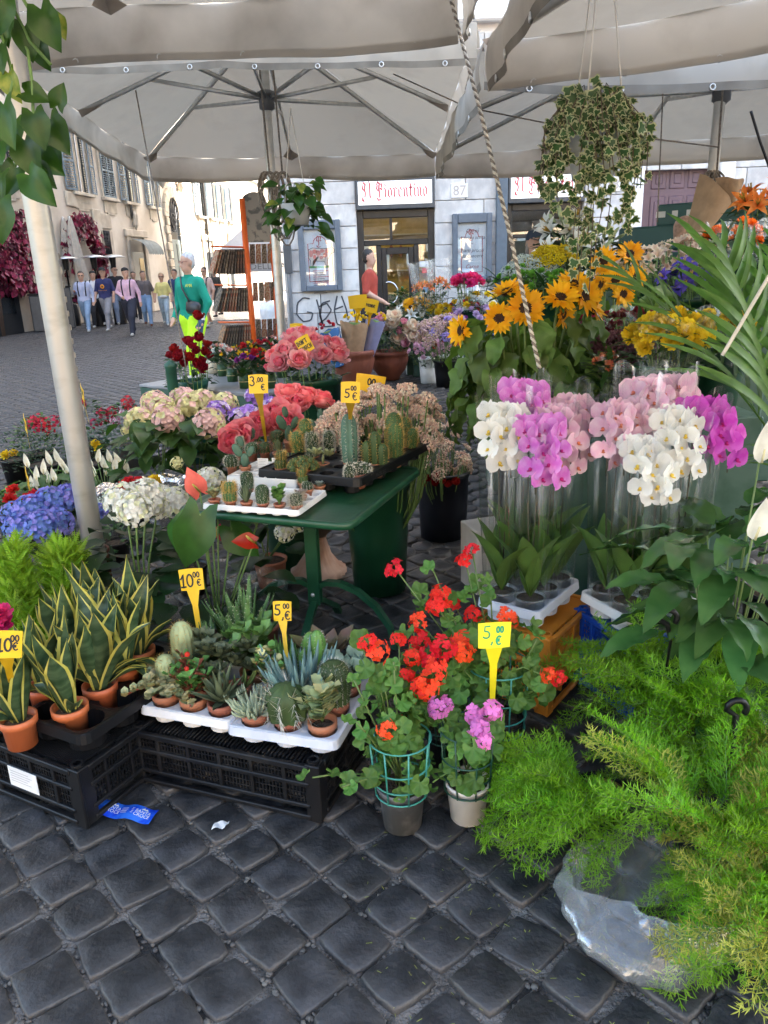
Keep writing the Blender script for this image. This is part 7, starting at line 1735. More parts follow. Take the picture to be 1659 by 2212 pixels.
# ================================================================ sunflowers
SUNM = [petal('sunflower_yellow', (0.85, 0.40, 0.006), (0.88, 0.5, 0.015)), mat('sunflower_disc', (0.035, 0.014, 0.006), 0.9), LEAFG, mat('sunflower_disc_gold', (0.3, 0.14, 0.01), 0.9)]
SUNB = bloom('sunf', sunflower, SUNM, 4)
SLF = dict(mat=leafm('sunflower_leaf', (0.14, 0.25, 0.06), rand=0.35, rough=0.5), L=0.15, W=0.09, shape='ovate', bend=1.0, fold=0.2, wave=0.012, wn=2.2, n=7, m=2)
def sunflowers(label, base, heads, nl, lr, lz, rb):
    base = np.array(base, float); t = thing('sunflower_bunch', label, 'sunflowers', base, 0, 'bunches of sunflowers'); bucket(t, rb, rb * 0.8, lz[0] + 0.12, BLACKP); st = MB()
    for (p, d, s_) in heads:
        q = np.array(p) - base; d = np.array(d, float); link('flower', rng.choice(SUNB), t, FZ(q, d, U(0, 6)) @ S(s_)); e = q - d / np.linalg.norm(d) * 0.03
        st.tube([(q[0] * 0.3, q[1] * 0.3, lz[0]), (q[0] * 0.8, q[1] * 0.8 + 0.02, q[2] * 0.85), e + vec(0, 0.01, 0.0)], 0.006, 6)
    obj('stem_bundle', st, STEM, t)
    leaves(t, 'sunleaf', nl, (0, 0, 0), lr, lz, up=-0.7, sc=(0.8, 1.35), rin=0.45, **SLF)
b0 = atY(1150, 800, 3.75); b0[2] = 0
sunflowers('big bunch of sunflowers in front with drooping green leaves', b0, [(atY(x, y, Y), d, s_) for x, y, Y, d, s_ in ((1135, 667, 3.45, (-0.1, -1, 0.35), 1.25), (1210, 645, 3.5, (0.1, -0.7, 0.75), 1.15), (1260, 640, 3.6, (0.5, -0.8, 0.3), 1.2), (1078, 688, 3.5, (-0.2, -1, 0.2), 1.0), (998, 714, 3.6, (-0.9, -0.5, 0.1), 1.05), (1095, 630, 3.7, (-0.3, -0.3, 0.8), 1.0), (1240, 615, 3.75, (0, -0.5, 0.8), 1.15), (1280, 665, 3.7, (0.9, -0.4, 0.3), 1.1), (1215, 680, 3.55, (0.6, -0.6, -0.2), 0.85), (1115, 632, 3.75, (0.2, -0.4, .8), .9))], 250, 0.34, (0.85, 1.36), 0.17)
b0 = atY(1335, 700, 4.5); b0[2] = 0
sunflowers('smaller sunflower bunch behind, half hidden by palm leaves', b0, [(atY(x, y, Y), d, s_) for x, y, Y, d, s_ in ((1330, 605, 4.3, (-0.1, -1, 0.3), 1.1), (1305, 565, 4.4, (-0.5, -0.8, 0.3), 1.1), (1360, 550, 4.5, (0, -0.8, 0.5), 1.1), (1345, 635, 4.25, (0.3, -0.9, 0), 1.0), (1300, 615, 4.35, (-0.9, -0.4, 0.1), .9), (1370, 600, 4.5, (0.4, -.8, .2), 1.0))], 60, 0.24, (1.05, 1.45), 0.15)

# ================================================================ hanging plants
def hang_ropes(t, top, pts, r=0.004):
    for p in pts: obj('cord', MB().tube([p, top], r, 5), mat('cord_white', (0.7, 0.67, 0.6), 0.8), t)
IVY = leafm('ivy_green', (0.045, 0.11, 0.03), (0.09, 0.17, 0.045), rand=0.3); IVYC = leafm('ivy_margin', (0.42, 0.44, 0.26), rand=0.2)
def ivyleaf():
    pts = [(0, 0), (0.45, -0.1), (0.62, 0.22), (0.4, 0.38), (0.5, 0.72), (0.18, 0.7), (0, 1.15), (-0.18, 0.7), (-0.5, 0.72), (-0.4, 0.38), (-0.62, 0.22), (-0.45, -0.1)]
    c = vec(0, 0.38, 0.05); o = np.array([(x, y, -0.08 * (x * x + (y - 0.4) ** 2)) for x, y in pts]); i_ = c + (o - c) * 0.74; n_ = len(pts)
    b = MB(); b.raw(np.r_[i_, [c]], [np.array([(k, (k + 1) % n_, n_) for k in range(n_)])], 0)
    b.raw(np.r_[i_, o], [np.array([(k, n_ + k, n_ + (k + 1) % n_, (k + 1) % n_) for k in range(n_)])], 1); return b
IVM = [(MB().add(ivyleaf(), S(0.042) @ RX(0.2 * k))).mesh('leaf', [IVY, IVYC]) for k in range(-1, 2)]
iv = atY(1285, 260, 3.1)
t = thing('hanging_ivy', 'variegated ivy spilling from a white pot hung on white cords', 'ivy', iv, 0)
obj('pot', MB().lathe([(0.001, -0.2), (0.075, -0.2), (0.1, 0.0), (0.108, 0.0), (0.108, 0.012), (0.096, 0.012), (0.09, -0.01), (0.001, -0.012)], 24), mat('white_hanging_pot', (0.62, 0.64, 0.62), 0.5), t)
hang_ropes(t, (0.0, 0, 0.75), [(0.105, 0, 0), (-0.055, 0.09, 0), (-0.055, -0.09, 0)], 0.0035)
vm = MB()
def vine(P, nl, sc=(0.6, 1.1), ms=IVM, spread=0.02):
    P = np.array(P); tt = np.linspace(0, 1, len(P)); q = np.stack([np.interp(np.linspace(0, 1, 14), tt, P[:, c]) for c in range(3)], 1); vm.tube(q, 0.0018, 4)
    for i in range(nl):
        f = (i + U(0, 1)) / nl; p = np.array([np.interp(f, np.linspace(0, 1, 14), q[:, c]) for c in range(3)])
        link('leaf', rng.choice(ms), t, FR(p + vec(U(-spread, spread), U(-spread, spread), U(-spread, spread)), (U(-0.8, 0.8), U(-0.8, 0.4), U(-1, 0.1)), (U(-0.6, 0.6), -0.9, U(0.0, 0.9))) @ S(U(*sc)))
for i in range(66):
    a = i * 2.4; r_ = U(0.12, 0.19); dn = U(0.05, 0.26)
    vine([(0.03 * math.cos(a), 0.03 * math.sin(a), 0.0), (0.09 * math.cos(a), 0.09 * math.sin(a), U(0.04, 0.12)), (r_ * math.cos(a), r_ * math.sin(a), -0.02), (r_ * 1.05 * math.cos(a + 0.2), r_ * 1.05 * math.sin(a + 0.2), -dn)], 8)
for (x, dz) in ((-0.06, 0.52), (-0.03, 0.6), (-0.08, 0.45), (0.0, 0.5), (0.09, 0.34), (0.13, 0.36), (-0.17, 0.3), (-0.02, 0.42), (-0.05, 0.56), (0.02, 0.38), (-0.2, 0.25), (0.11, 0.4)):
    vine([(x * 0.6, -0.08, 0.02), (x, -0.13, -0.12), (x + U(-0.02, 0.02), -0.12, -0.25), (x * 0.8 + U(-0.03, 0.03), -0.11, -dz)], 18, (0.5, 1.0))
obj('stem_bundle', vm, mat('ivy_stem', (0.1, 0.07, 0.04), 0.7), t)
# pothos on the near pole and in the back basket
POT = leafm('pothos_green', (0.035, 0.1, 0.015), (0.08, 0.19, 0.025), rand=0.2, rough=0.3); POTY = leafm('pothos_marbled', (0.12, 0.24, 0.03), (0.5, 0.5, 0.08), rand=0.15, rough=0.3, scale=28)
PTM = [heart(0.095, 0.08, b_, 0.3, m_) for m_, b_ in ((POT, 0.5), (POT, 0.9), (POTY, 0.6), (POT, 0.2), (POT, 0.7))]
po = atY(20, 330, 2.0); t = thing('pothos_vine', 'glossy green pothos trailing around the near pale pole', 'pothos', po, 0); vm = MB()
for (x, y, Y, s_, dx, dz) in ((20, 60, 2.0, 1.1, -.2, -1), (95, 65, 1.95, 1.2, .3, -1), (120, 80, 2.0, 0.7, .6, -1), (60, 100, 2.0, 1.0, 0.1, -1), (90, 130, 2.05, 0.9, .1, -1), (10, 30, 1.9, 1.2, -.3, -1), (15, 270, 1.85, 1.25, .1, -1), (80, 290, 1.85, 1.0, .2, -1), (60, 240, 2.0, 0.9, .8, -.3), (130, 270, 1.95, .7, .3, .6), (115, 300, 1.9, 1.1, .4, -1), (60, 345, 1.9, 1.2, .2, -1), (110, 340, 2.0, 1.0, .2, -1), (20, 320, 1.95, 1.0, -.5, -.8), (70, 420, 1.85, 1.15, .3, -.4), (40, 405, 1.9, 1.0, -.4, -.8), (10, 420, 1.85, 1.1, -.3, -1), (85, 400, 1.95, .9, .5, -.6), (5, 480, 1.8, 1.2, -.1, -1), (40, 300, 2.0, 1.0, -.2, -1), (25, 200, 2.0, .9, .2, -1), (5, 140, 2.0, 1.0, -.2, -1), (90, 370, 1.95, 1.0, .6, -.6), (5, 350, 1.9, 1.1, -.4, -.8)):
    p = atY(x, y, Y) - po; link('leaf', rng.choice(PTM), t, FR(p + vec(0, 0, 0.04), (dx, -0.15, dz), (U(-0.4, 0.4), -1, 0.35)) @ S(s_ * 0.78))
for xs in (((-10, -20), (30, 60), (60, 110), (70, 180), (72, 240), (60, 330), (80, 410)), ((40, -20), (80, 50), (120, 90)), ((0, 60), (30, 170), (10, 250), (40, 330), (20, 410), (0, 500)), ((20, 0), (65, 90), (110, 140))):
    vm.tube([atY(x, y, 2.0) - po for x, y in xs], 0.004, 5)
obj('vine_stem', vm, STEM, t)
po = atY(638, 420, 7.4); t = thing('hanging_pothos', 'small pothos basket hung beside the middle pole', 'pothos', po, 0); vm = MB()
obj('pot', MB().lathe([(0.001, -0.26), (0.1, -0.26), (0.14, -0.08), (0.001, -0.08)], 18), mat('grey_white_pot', (0.5, 0.5, 0.47), 0.5), t)
for i in range(70): a = U(0, 2 * pi); r_ = U(0.03, 0.26); link('leaf', rng.choice(PTM), t, FR((r_ * math.cos(a), r_ * math.sin(a) * 0.8, U(-0.35, 0.1) * (0.5 + r_ * 2)), (math.cos(a), math.sin(a), U(-1.2, 0.3)), (U(-0.3, 0.3), -0.6, 0.8)) @ S(U(1.0, 1.5)))
hang_ropes(t, (0, 0.05, 0.7), [(0.1, 0, -0.08), (-0.1, 0, -0.08)], 0.004)

# ================================================================ cut flowers of the middle and back rows
def flr(name, col, col2=None, **k): return petal(name, col, col2, **k)
CORAL = [flr('peony_coral', (0.88, 0.36, 0.36), (0.9, 0.5, 0.48)), flr('peony_coral_deep', (0.82, 0.2, 0.25))]; HOT = [flr('peony_hot', (0.86, 0.2, 0.25), (0.88, 0.32, 0.34)), flr('peony_hot2', (0.8, 0.12, 0.19))]
PINKS = [flr('peony_pink', (0.72, 0.3, 0.42), (0.8, 0.5, 0.56)), flr('peony_rose', (0.6, 0.12, 0.28))]; CREAM = [flr('peony_cream', (0.76, 0.62, 0.47), (0.8, 0.72, 0.6)), flr('peony_cream2', (0.72, 0.5, 0.38))]
pc_ = bloom('pcoral', lambda: peony(0.075, openness=1.1, layers=((9, 1.3), (9, 0.95), (9, 0.62), (8, 0.35), (5, 0.1))), CORAL, 3); pcb = bloom('pbud', lambda: peony(0.055, openness=0.4), HOT, 2); ppk = bloom('ppink', lambda: peony(0.07, openness=0.75), PINKS, 2); pcr = bloom('pcream', lambda: peony(0.085), CREAM, 2); phot = bloom('phot', lambda: peony(0.1), HOT, 2)
ros = bloom('rose', lambda: rose(0.045), [flr('rose_dark', (0.22, 0.006, 0.012), (0.32, 0.012, 0.02))], 3); rosw = bloom('rosew', lambda: rose(0.045), [flr('rose_white', (0.76, 0.74, 0.62))], 2)
def carn(key, c, c2=None, r=0.04, n=36): return bloom('carn' + key, lambda: ruff(r, n), [flr('carnation_' + key, c, c2)], 2)
cw = carn('white', (0.78, 0.8, 0.74)); cpk = carn('pink', (0.74, 0.42, 0.58), (0.82, 0.6, 0.7)); cli = carn('lilac', (0.62, 0.44, 0.68), (0.74, 0.6, 0.78)); cmg = carn('magenta', (0.62, 0.02, 0.14), (0.74, 0.06, 0.22)); crd = carn('red', (0.55, 0.02, 0.03)); cdr = carn('darkred', (0.16, 0.008, 0.02)); cye = carn('yellow', (0.85, 0.6, 0.02), (0.88, 0.7, 0.06), 0.045, 50); cor = carn('orange', (0.85, 0.2, 0.02))
cpu = carn('purple', (0.3, 0.05, 0.3))
lily = bloom('lily', lambda: trumpet(0.12, 0.04, 0, 6, 1.2, 1), [flr('lily_white', (0.78, 0.8, 0.74)), mat('stamen', (0.4, 0.25, 0.02), 0.8)], 2); lilo = bloom('lilo', lambda: trumpet(0.12, 0.035, 0, 6, 1.4, 1), [flr('lily_orange', (0.8, 0.16, 0.02), (0.85, 0.3, 0.08)), mat('stamen', (0, 0, 0))], 2)
lbud = bloom('lbud', lambda: MB().blob((0, 0, 0.05), (0.015, 0.015, 0.06), 8), [flr('lily_bud', (0.5, 0.6, 0.36))], 1)
als = bloom('als', lambda: trumpet(0.05, 0.025, 0, 6, 1.0), [flr('alstro_cream', (0.78, 0.7, 0.52), (0.74, 0.5, 0.4), scale=30)], 3); iris = bloom('iris', lambda: trumpet(0.07, 0.03, 0, 6, 1.7, 1), [flr('iris_violet', (0.1, 0.07, 0.42)), mat('iris_gold', (0.7, 0.5, 0.05), 0.7)], 2)
gyp = bloom('gyp', lambda: spray(0.05, 60, 0.0045), [flr('gyp_white', (0.6, 0.66, 0.6))], 2); gold = bloom('gold', lambda: spray(0.05, 70, 0.006), [flr('goldenrod', (0.66, 0.5, 0.01))], 2)
stat = bloom('stat', lambda: spray(0.055, 46, 0.009, (0, 0, 1)), [flr('statice_pink', (0.6, 0.42, 0.42)), flr('statice_tan', (0.5, 0.38, 0.28))], 2); statv = bloom('statv', lambda: spray(0.05, 46, 0.009), [flr('statice_violet', (0.35, 0.28, 0.6))], 1)
rice = bloom('rice', lambda: spray(0.034, 52, 0.0052, (0, 0, 1), flat=0.5, up=-0.1), [flr('rice_flower', (0.76, 0.54, 0.44), isl=0.2), flr('rice_pale', (0.78, 0.67, 0.55), isl=0.2)], 3)
frees = {0: bloom('fy', lambda: trumpet(0.045, 0.022, 0, 6, 0.8), [flr('freesia_yellow', (0.85, 0.5, 0.02))], 1), 1: crd, 2: bloom('fr', lambda: trumpet(0.045, 0.022, 0, 6, 0.8), [flr('freesia_red', (0.55, 0.02, 0.04))], 1), 3: cpk, 4: cw, 5: bloom('fo', lambda: trumpet(0.05, 0.024, 0, 6, 0.8), [flr('freesia_pink', (0.78, 0.4, 0.34))], 1), 6: cpu}
tul = bloom('tul', lambda: peony(0.04, openness=0.25, layers=((4, 0.5), (4, 0.3))), [flr('tulip_yellow', (0.86, 0.62, 0.03)), flr('tulip_yellow', (0, 0, 0))], 1); tulr = bloom('tulr', lambda: peony(0.04, openness=0.25, layers=((4, 0.5), (4, 0.3))), [flr('tulip_red', (0.5, 0.03, 0.06)), flr('tulip_red', (0, 0, 0))], 1)
def spots(L0, base): return [atY(*q) - np.array(base) for q in L0]
def B0(x, y, Y, z=0.0): b = atY(x, y, Y); b[2] = z; return b
fm = lambda n, r, z0, z1, L_=0.1, W=0.04, mis=(0, 1), **k: leafmass(n, (0, 0, 0), r, (z0, z1), L_, W, 'lance', mis, **k)

# rice flower bucket and dark bucket behind the table
b0 = B0(822, 1290, 3.72); rs = []
for i in range(150):
    x = U(690, 950); y = U(820, 960); k = ((x - 840) / 150) ** 2
    if y < 830 + 80 * k: y = 830 + 80 * k + U(0, 40)
    rs.append((x, y, U(3.5, 4.0)))
bouquet('bushy pale pink rice flowers in the dark green bucket behind the table', b0, rice, 0.3, 0.62, 0, 'flowers', lambda t: bucket(t, 0.17, 0.135, 0.6, GREENB), sc=(0.8, 1.3), spots=spots(rs, b0), foliage=fm(420, 0.3, 0.6, 1.0, 0.05, 0.006, (0, 2, 3), up=0.8), name='rice_flower_bunch')
b0 = B0(958, 1160, 4.5); rs = [(U(900, 1015), U(900, 1030), U(4.2, 4.6)) for _ in range(46)]
bouquet('pale pink rice flowers with dark red roses in the black bucket', b0, rice, 0.3, 0.45, 0, 'flowers', lambda t: bucket(t, 0.16, 0.14, 0.42, mat('navy_black_bucket', (0.008, 0.009, 0.014), 0.35)), sc=(0.9, 1.4), spots=spots(rs, b0), foliage=fm(200, 0.2, 0.4, 0.75, 0.06, 0.008, (0, 3), up=0.6), name='rice_flower_bunch')
tt = thing('rose_bunch', 'dark red roses at the rim of the black bucket', 'roses', b0)
for x, y in ((925, 1040), (940, 1050), (955, 1045), (968, 1052), (985, 1048), (945, 1032), (912, 1052)): link('flower', rng.choice(ros), tt, FZ(atY(x, y, 4.33) - b0, (0, -0.5, 1), U(0, 6)) @ S(0.9))
b0 = B0(620, 1000, 4.1)
bouquet('large coral pink peonies just behind the cactus trays', b0, phot, 0.2, 0.6, 0, 'peonies', lambda t: bucket(t, 0.16, 0.13, 0.5, GREENB), spots=spots([(640, 890, 4.1), (600, 905, 4.0), (660, 875, 4.2), (570, 925, 3.9), (540, 945, 3.8), (690, 880, 4.2), (620, 925, 3.9), (515, 960, 3.75), (625, 870, 4.2)], b0), face=(0, -0.6, 0.2), name='peony_bunch', sc=(0.9, 1.15))
ur = thing('stone_urn', 'fluted terracotta urn on a round foot under the table', 'urn', B0(690, 1255, 3.95), 0)
obj('urn_foot', MB().lathe([(0.15, 0), (0.15, 0.03), (0.12, 0.045), (0.075, 0.11), (0.05, 0.2), (0.055, 0.22)], 60, flute=20, famp=0.03), mat('weathered_terracotta', (0.3, 0.17, 0.12), 0.8, scale=5, col2=(0.42, 0.3, 0.25)), ur); obj('urn_bowl', MB().lathe([(0.05, 0.22), (0.12, 0.28), (0.16, 0.42), (0.17, 0.5), (0.15, 0.5), (0.001, 0.48)], 40, flute=16, famp=0.02), mat('dark_terracotta', (0.09, 0.06, 0.05), 0.8), ur)

# pelargonium row, violas, kalanchoes on the far left
pelm = bloom('pel', lambda: umbel(None, 0.05, 14), [flr('pelargonium_red', (0.62, 0.03, 0.06), (0.3, 0.01, 0.04), scale=35), STEM], 3); pelw = bloom('pelw', lambda: umbel(None, 0.045, 12), [flr('pelargonium_white', (0.75, 0.66, 0.7), (0.4, 0.04, 0.15), scale=45), STEM], 2)
def bush(label, px, py, Y, r, h, heads, bl, potm=BLACKP, pr=0.13, ph=0.2, n=260, L_=0.05, W=0.035, mis=(0, 1), cat='potted plant', name='flowering_plant', group='potted plants in the left row'):
    b0 = B0(px, py, Y); t = thing(name, label, cat, b0, 0, group); pot(t, pr, pr * 0.8, ph, potm)
    obj('foliage', leafmass(n, (0, 0, 0), r, (ph * 0.8, h), L_, W, 'ovate', mis, up=0.5, dome=True), [LEAFG, LEAFD, LEAFL, LEAFB], t)
    for i, (x, y) in enumerate(heads): link('flower_head', rng.choice(bl if isinstance(bl, list) else bl[i % len(bl)]), t, FZ(atY(x, y, Y - 0.1) - b0, (U(-0.3, 0.3), -0.6, 0.8), U(0, 6)) @ S(U(0.9, 1.2)))
    return t
bush('red pelargonium with a sign at the left edge row', 90, 960, 6.4, 0.26, 0.5, [(80, 908), (98, 915), (85, 925), (105, 930), (122, 910), (70, 915)], pelm, mis=(0, 2))
bush('low dark shrub with yellow dots at the left edge', 30, 960, 6.2, 0.24, 0.42, [(14, 985), (32, 980)], cye, mis=(1, 3), n=420, L_=0.035, W=0.014)
bush('dark feathery shrub in a black planter before the red pelargonium', 95, 985, 6.0, 0.3, 0.42, [], crd, mis=(1, 3), n=520, L_=0.035, W=0.014, pr=0.16)
bush('dark feathery shrub right of the pale pole', 220, 985, 6.0, 0.3, 0.45, [(206, 960), (212, 968)], cye, mis=(1, 3), n=520, L_=0.035, W=0.014)
bush('red pelargonium behind the pale pole', 195, 940, 6.8, 0.28, 0.56, [(172, 872), (222, 893), (245, 890), (232, 905), (210, 915)], pelm)
bush('white and crimson pelargonium in a grey pot', 270, 950, 6.6, 0.26, 0.55, [(268, 893), (252, 910), (275, 870), (282, 880)], {0: pelw, 1: pelw, 2: pelm, 3: pelm}, potm=mat('grey_pot', (0, 0, 0)))
bush('red begonia with pale leaves at the left edge', 35, 1090, 4.6, 0.2, 0.36, [(30, 1060), (60, 1075), (22, 1080), (75, 1072)], crd, mis=(0, 2))
bush('red kalanchoe beside the silver wrapped pots', 290, 1065, 4.7, 0.12, 0.26, [(268, 1050), (280, 1042), (295, 1045), (275, 1058), (300, 1040)], crd, n=90, pr=0.07, ph=0.12)
bush('yellow kalanchoe in silver wrap behind the white hydrangea', 330, 1065, 4.75, 0.12, 0.26, [(322, 1045), (335, 1042), (345, 1050), (330, 1055), (315, 1050)], cye, n=90, pr=0.07, ph=0.12)
bush('pink potted flower behind the wrapped hydrangea', 385, 1060, 4.9, 0.12, 0.24, [(372, 1060), (395, 1055), (410, 1062)], cpk, n=80, pr=0.09, ph=0.12, potm=mat('plum_pot', (0.1, 0.02, 0.04), 0.5))
bush('white kalanchoe between the pole and the white hydrangea', 240, 1110, 4.2, 0.14, 0.3, [(225, 1092), (238, 1080), (252, 1085), (245, 1095), (232, 1100)], gyp, n=100, pr=0.08, ph=0.14)
bush('deep pink flower at the left edge above the ten euro sign', -5, 1400, 2.4, 0.08, 0.3, [(2, 1330), (8, 1350), (-5, 1345)], {0: cmg, 1: cmg, 2: cmg}, n=70, pr=0.06, ph=0.16)
for x, y, Y, tx, ty, lb_ in ((192, 912, 6.5, 178, 848, 'yellow price sign tilted above the far left pelargoniums'), (65, 968, 6.0, 55, 915, 'small yellow price sign at the left edge of the row'), (66, 1088, 4.7, 60, 1035, 'small yellow sign between begonia and peace lily')):
    price_sign(lb_, atY(x, y, Y), atY(tx, ty, Y - 0.05), 0.13, 0.11, [('1', -0.2, -0.3, 0.6, 0.08), ('00', 0.1, 0.0, 0.3, 0.06)], yaw=R(-62), roll=R(20))
for i, (x, y) in enumerate(((215, 1058), (345, 1038), (398, 1040))):
    q = atY(x, y, 4.6); o = thing('silver_wrap', ('crumpled silver film left among the kalanchoes', 'crumpled silver film at the middle of the kalanchoes', 'crumpled silver film behind the wrapped hydrangea')[i], 'wrapping', (q[0], q[1], 0.0)); obj('wrap_sheet', sleeve_mb(0.07, 0.13, 0.0, q[2], 30, 6, 0.2), mat('silver_film', (0.8, 0.8, 0.82), 0.15, metal=0.9, bump=0.8, bscale=20), o)

# ---- roses, green bench and leaf wrapped posies
b0 = B0(415, 850, 6.7)
bouquet('dark red roses in a green bucket with one tall rose', b0, ros, 0.2, 0.7, 0, 'roses', lambda t: bucket(t, 0.14, 0.11, 0.72, mat('teal_bucket', (0.01, 0.1, 0.07), 0.4)), spots=spots([(395, 775, 6.6), (422, 765, 6.6), (408, 748, 6.8), (440, 768, 6.7), (380, 762, 6.7), (428, 738, 6.6), (428, 692, 6.6), (412, 778, 6.5), (435, 785, 6.6), (388, 780, 6.6), (450, 775, 6.8), (400, 790, 6.5), (425, 792, 6.5), (372, 775, 6.8), (415, 755, 6.7), (445, 752, 6.9), (436, 800, 6.5)], b0), face=(0, -0.5, 0.2), foliage=fm(120, 0.2, 0.66, 0.92, 0.07, 0.045, (1, 3)), sc=(1.4, 1.8), name='rose_bunch')
q = at(375, 850, 0.3); t = thing('green_post', 'short dark green iron post beside the roses', 'post', (atY(375, 850, 6.4)[0], 6.4, 0)); obj('shaft', MB().lathe([(0.045, 0), (0.045, 0.86), (0.05, 0.87), (0.05, 0.9), (0.001, 0.93)], 16), mat('green_iron', (0, 0, 0)), t)
BZ = 0.62; c0, c1, c2 = at(440, 806, BZ), at(562, 852, BZ), at(700, 822, BZ)
ga = frame_from(c1, c2); gx, gy = vec(math.cos(ga), math.sin(ga), 0), vec(-math.sin(ga), math.cos(ga), 0); gw = float(np.linalg.norm(c2 - c1)); gd = float(np.dot(c0 - c1, gy))
gc_ = c1 + gx * gw / 2 + gy * gd / 2; t = thing('green_stand', 'dark green flower stand with a grey top and white scribbles on its side', 'stand', (gc_[0], gc_[1], 0), ga)
obj('top', MB().box((0, 0, BZ - 0.012), (gw, gd, 0.024), ch=0.004), mat('grey_sheet', (0.3, 0.31, 0.32), 0.4), t, smooth=False); GST = mat('green_stand_paint', (0.02, 0.075, 0.05), 0.5, scale=6, col2=(0.05, 0.11, 0.085))
for sx in (-1, 1):
    for sy in (-1, 1): obj('leg', MB().box((sx * (gw / 2 - 0.03), sy * (gd / 2 - 0.03), BZ / 2 - 0.013), (0.05, 0.05, BZ - 0.026), ch=0.004), GST, t, smooth=False)
obj('side_panel', MB().box((-gw / 2 + 0.004, 0, BZ - 0.16), (0.012, gd - 0.12, 0.26)), GST, t, smooth=False); obj('apron', MB().box((0, -gd / 2 + 0.012, BZ - 0.06), (gw - 0.1, 0.015, 0.06)), GST, t, smooth=False)
sc_ = MB()
for i in range(7): stroke(sc_, [(-0.25 + i * 0.07 + 0.05 * math.sin(j * 1.9 + i), 0.1 * math.sin(j * 1.3 + i * 2)) for j in range(14)], 0.008, 0, T(-gw / 2 - 0.004, 0, BZ - 0.16) @ RZ(-pi / 2) @ RX(pi / 2))
obj('scribble', sc_, WHITEP, t, smooth=False)
LW = mat('wrapped_leaf', (0.03, 0.075, 0.02), 0.4, rand=0.2)
def posy(label, px, py, bl, n=9, Y=None):
    p = at(px, py, BZ); t = thing('posy', label, 'posy', p, 0, 'leaf wrapped posies on the green stand'); obj('leaf_vase', MB().lathe([(0.001, 0), (0.05, 0), (0.052, 0.12), (0.04, 0.12), (0.001, 0.1)], 14).tube([(0.053 * math.cos(a), 0.053 * math.sin(a), 0.06) for a in np.linspace(0, 2 * pi, 16)[:-1]], 0.004, 5, 1, close=True), [LW, mat('raffia', (0.5, 0.42, 0.2), 0.8)], t)
    obj('foliage', leafmass(30, (0, 0, 0), 0.09, (0.1, 0.24), 0.13, 0.05, 'lance', (0, 1, 1), up=0.9), [LEAFG, LEAFD], t)
    for d in head_dirs(n, 0.1): k = rng.randrange(len(bl)); link('flower', rng.choice(bl[k]), t, FZ(vec(d[0] * 0.09, d[1] * 0.09, 0.24 + 0.05 * d[2]), d + vec(0, -0.3, 0.3), U(0, 6)) @ S(U(0.75, 1.05)))
for (px, py, ks, lb_) in ((482, 812, (5, 4), 'posy with blush flowers second from the white pot'), (503, 824, (0, 5), 'posy with yellow and peach flowers near the stand front corner'), (530, 838, (0, 6, 0), 'yellow and purple posy at the stand front corner'), (560, 826, (1, 2, 0), 'red and yellow posy behind the front corner one'), (585, 838, (1, 2, 4), 'red and white posy right of the front corner'), (535, 808, (0, 0, 1), 'yellow posy at the back of the green stand'), (570, 800, (2, 1), 'red posy at the back of the stand'), (610, 815, (5, 1, 4), 'pink and red posy at the back right of the stand'), (600, 790, (5, 3), 'pink posy farthest back on the stand'), (630, 800, (3, 1), 'pink and red posy touching the coral peonies')):
    posy(lb_, px, py, [frees[k] for k in ks])
p = at(462, 806, BZ); t = thing('succulent_bowl', 'round white pot of grey green succulents on the green stand', 'potted plant', p); obj('pot', MB().lathe([(0.001, 0), (0.06, 0), (0.1, 0.05), (0.105, 0.11), (0.09, 0.15), (0.08, 0.15), (0.001, 0.13)], 24), mat('ivory_glaze', (0.7, 0.66, 0.52), 0.35), t); link('plant_body', _KM['aeonium'], t, T(0, 0, 0.14) @ S(1.3)); link('plant_body', _KM['jade'], t, T(0.03, 0.03, 0.14) @ S(0.9))

# ---- coral peonies in the green tub
b0 = B0(678, 812, 6.0, 0.2); t = thing('low_crate', 'low dark crate under the green peony tub', 'crate', (b0[0], b0[1], 0)); obj('box_body', MB().box((0, 0, 0.1), (0.5, 0.4, 0.2), ch=0.01), CRATEP, t, smooth=False)
bouquet('coral peonies in the dark green tub with a yellow note', b0, {0: pc_, 1: pc_, 2: pcb, 3: pc_}, 0.2, 0.5, 0, 'peonies', lambda t: bucket(t, 0.21, 0.17, atY(678, 815, 6.0)[2] - 0.2, GREENB), spots=spots([(610, 790, 5.75), (640, 755, 5.9), (665, 770, 5.8), (695, 775, 5.85), (618, 765, 5.8), (650, 785, 5.7), (705, 745, 6.0), (722, 755, 6.0), (680, 745, 6.0), (660, 735, 6.1), (590, 800, 5.8), (725, 775, 5.95), (635, 735, 6.1), (600, 775, 5.9)], b0), face=(0, -0.6, 0.1), foliage=fm(80, 0.2, 0.5, 0.72, 0.12, 0.03, (0, 1)), name='peony_bunch', sc=(1.2, 1.6))
price_sign("yellow note reading don't touch in the coral peonies", atY(650, 775, 5.75), atY(658, 745, 5.72), 0.11, 0.12, [("DON'T", -0.44, 0.08, 0.26, 0.05), ('TOUCH', -0.4, -0.32, 0.26, 0.05)], roll=R(-28), tilt=R(-15))
price_sign('small yellow sign reading 29 behind the coral peonies', atY(640, 745, 7.5), atY(641, 718, 7.5), 0.12, 0.16, [('29', -0.3, -0.25, 0.5, 0.08)])
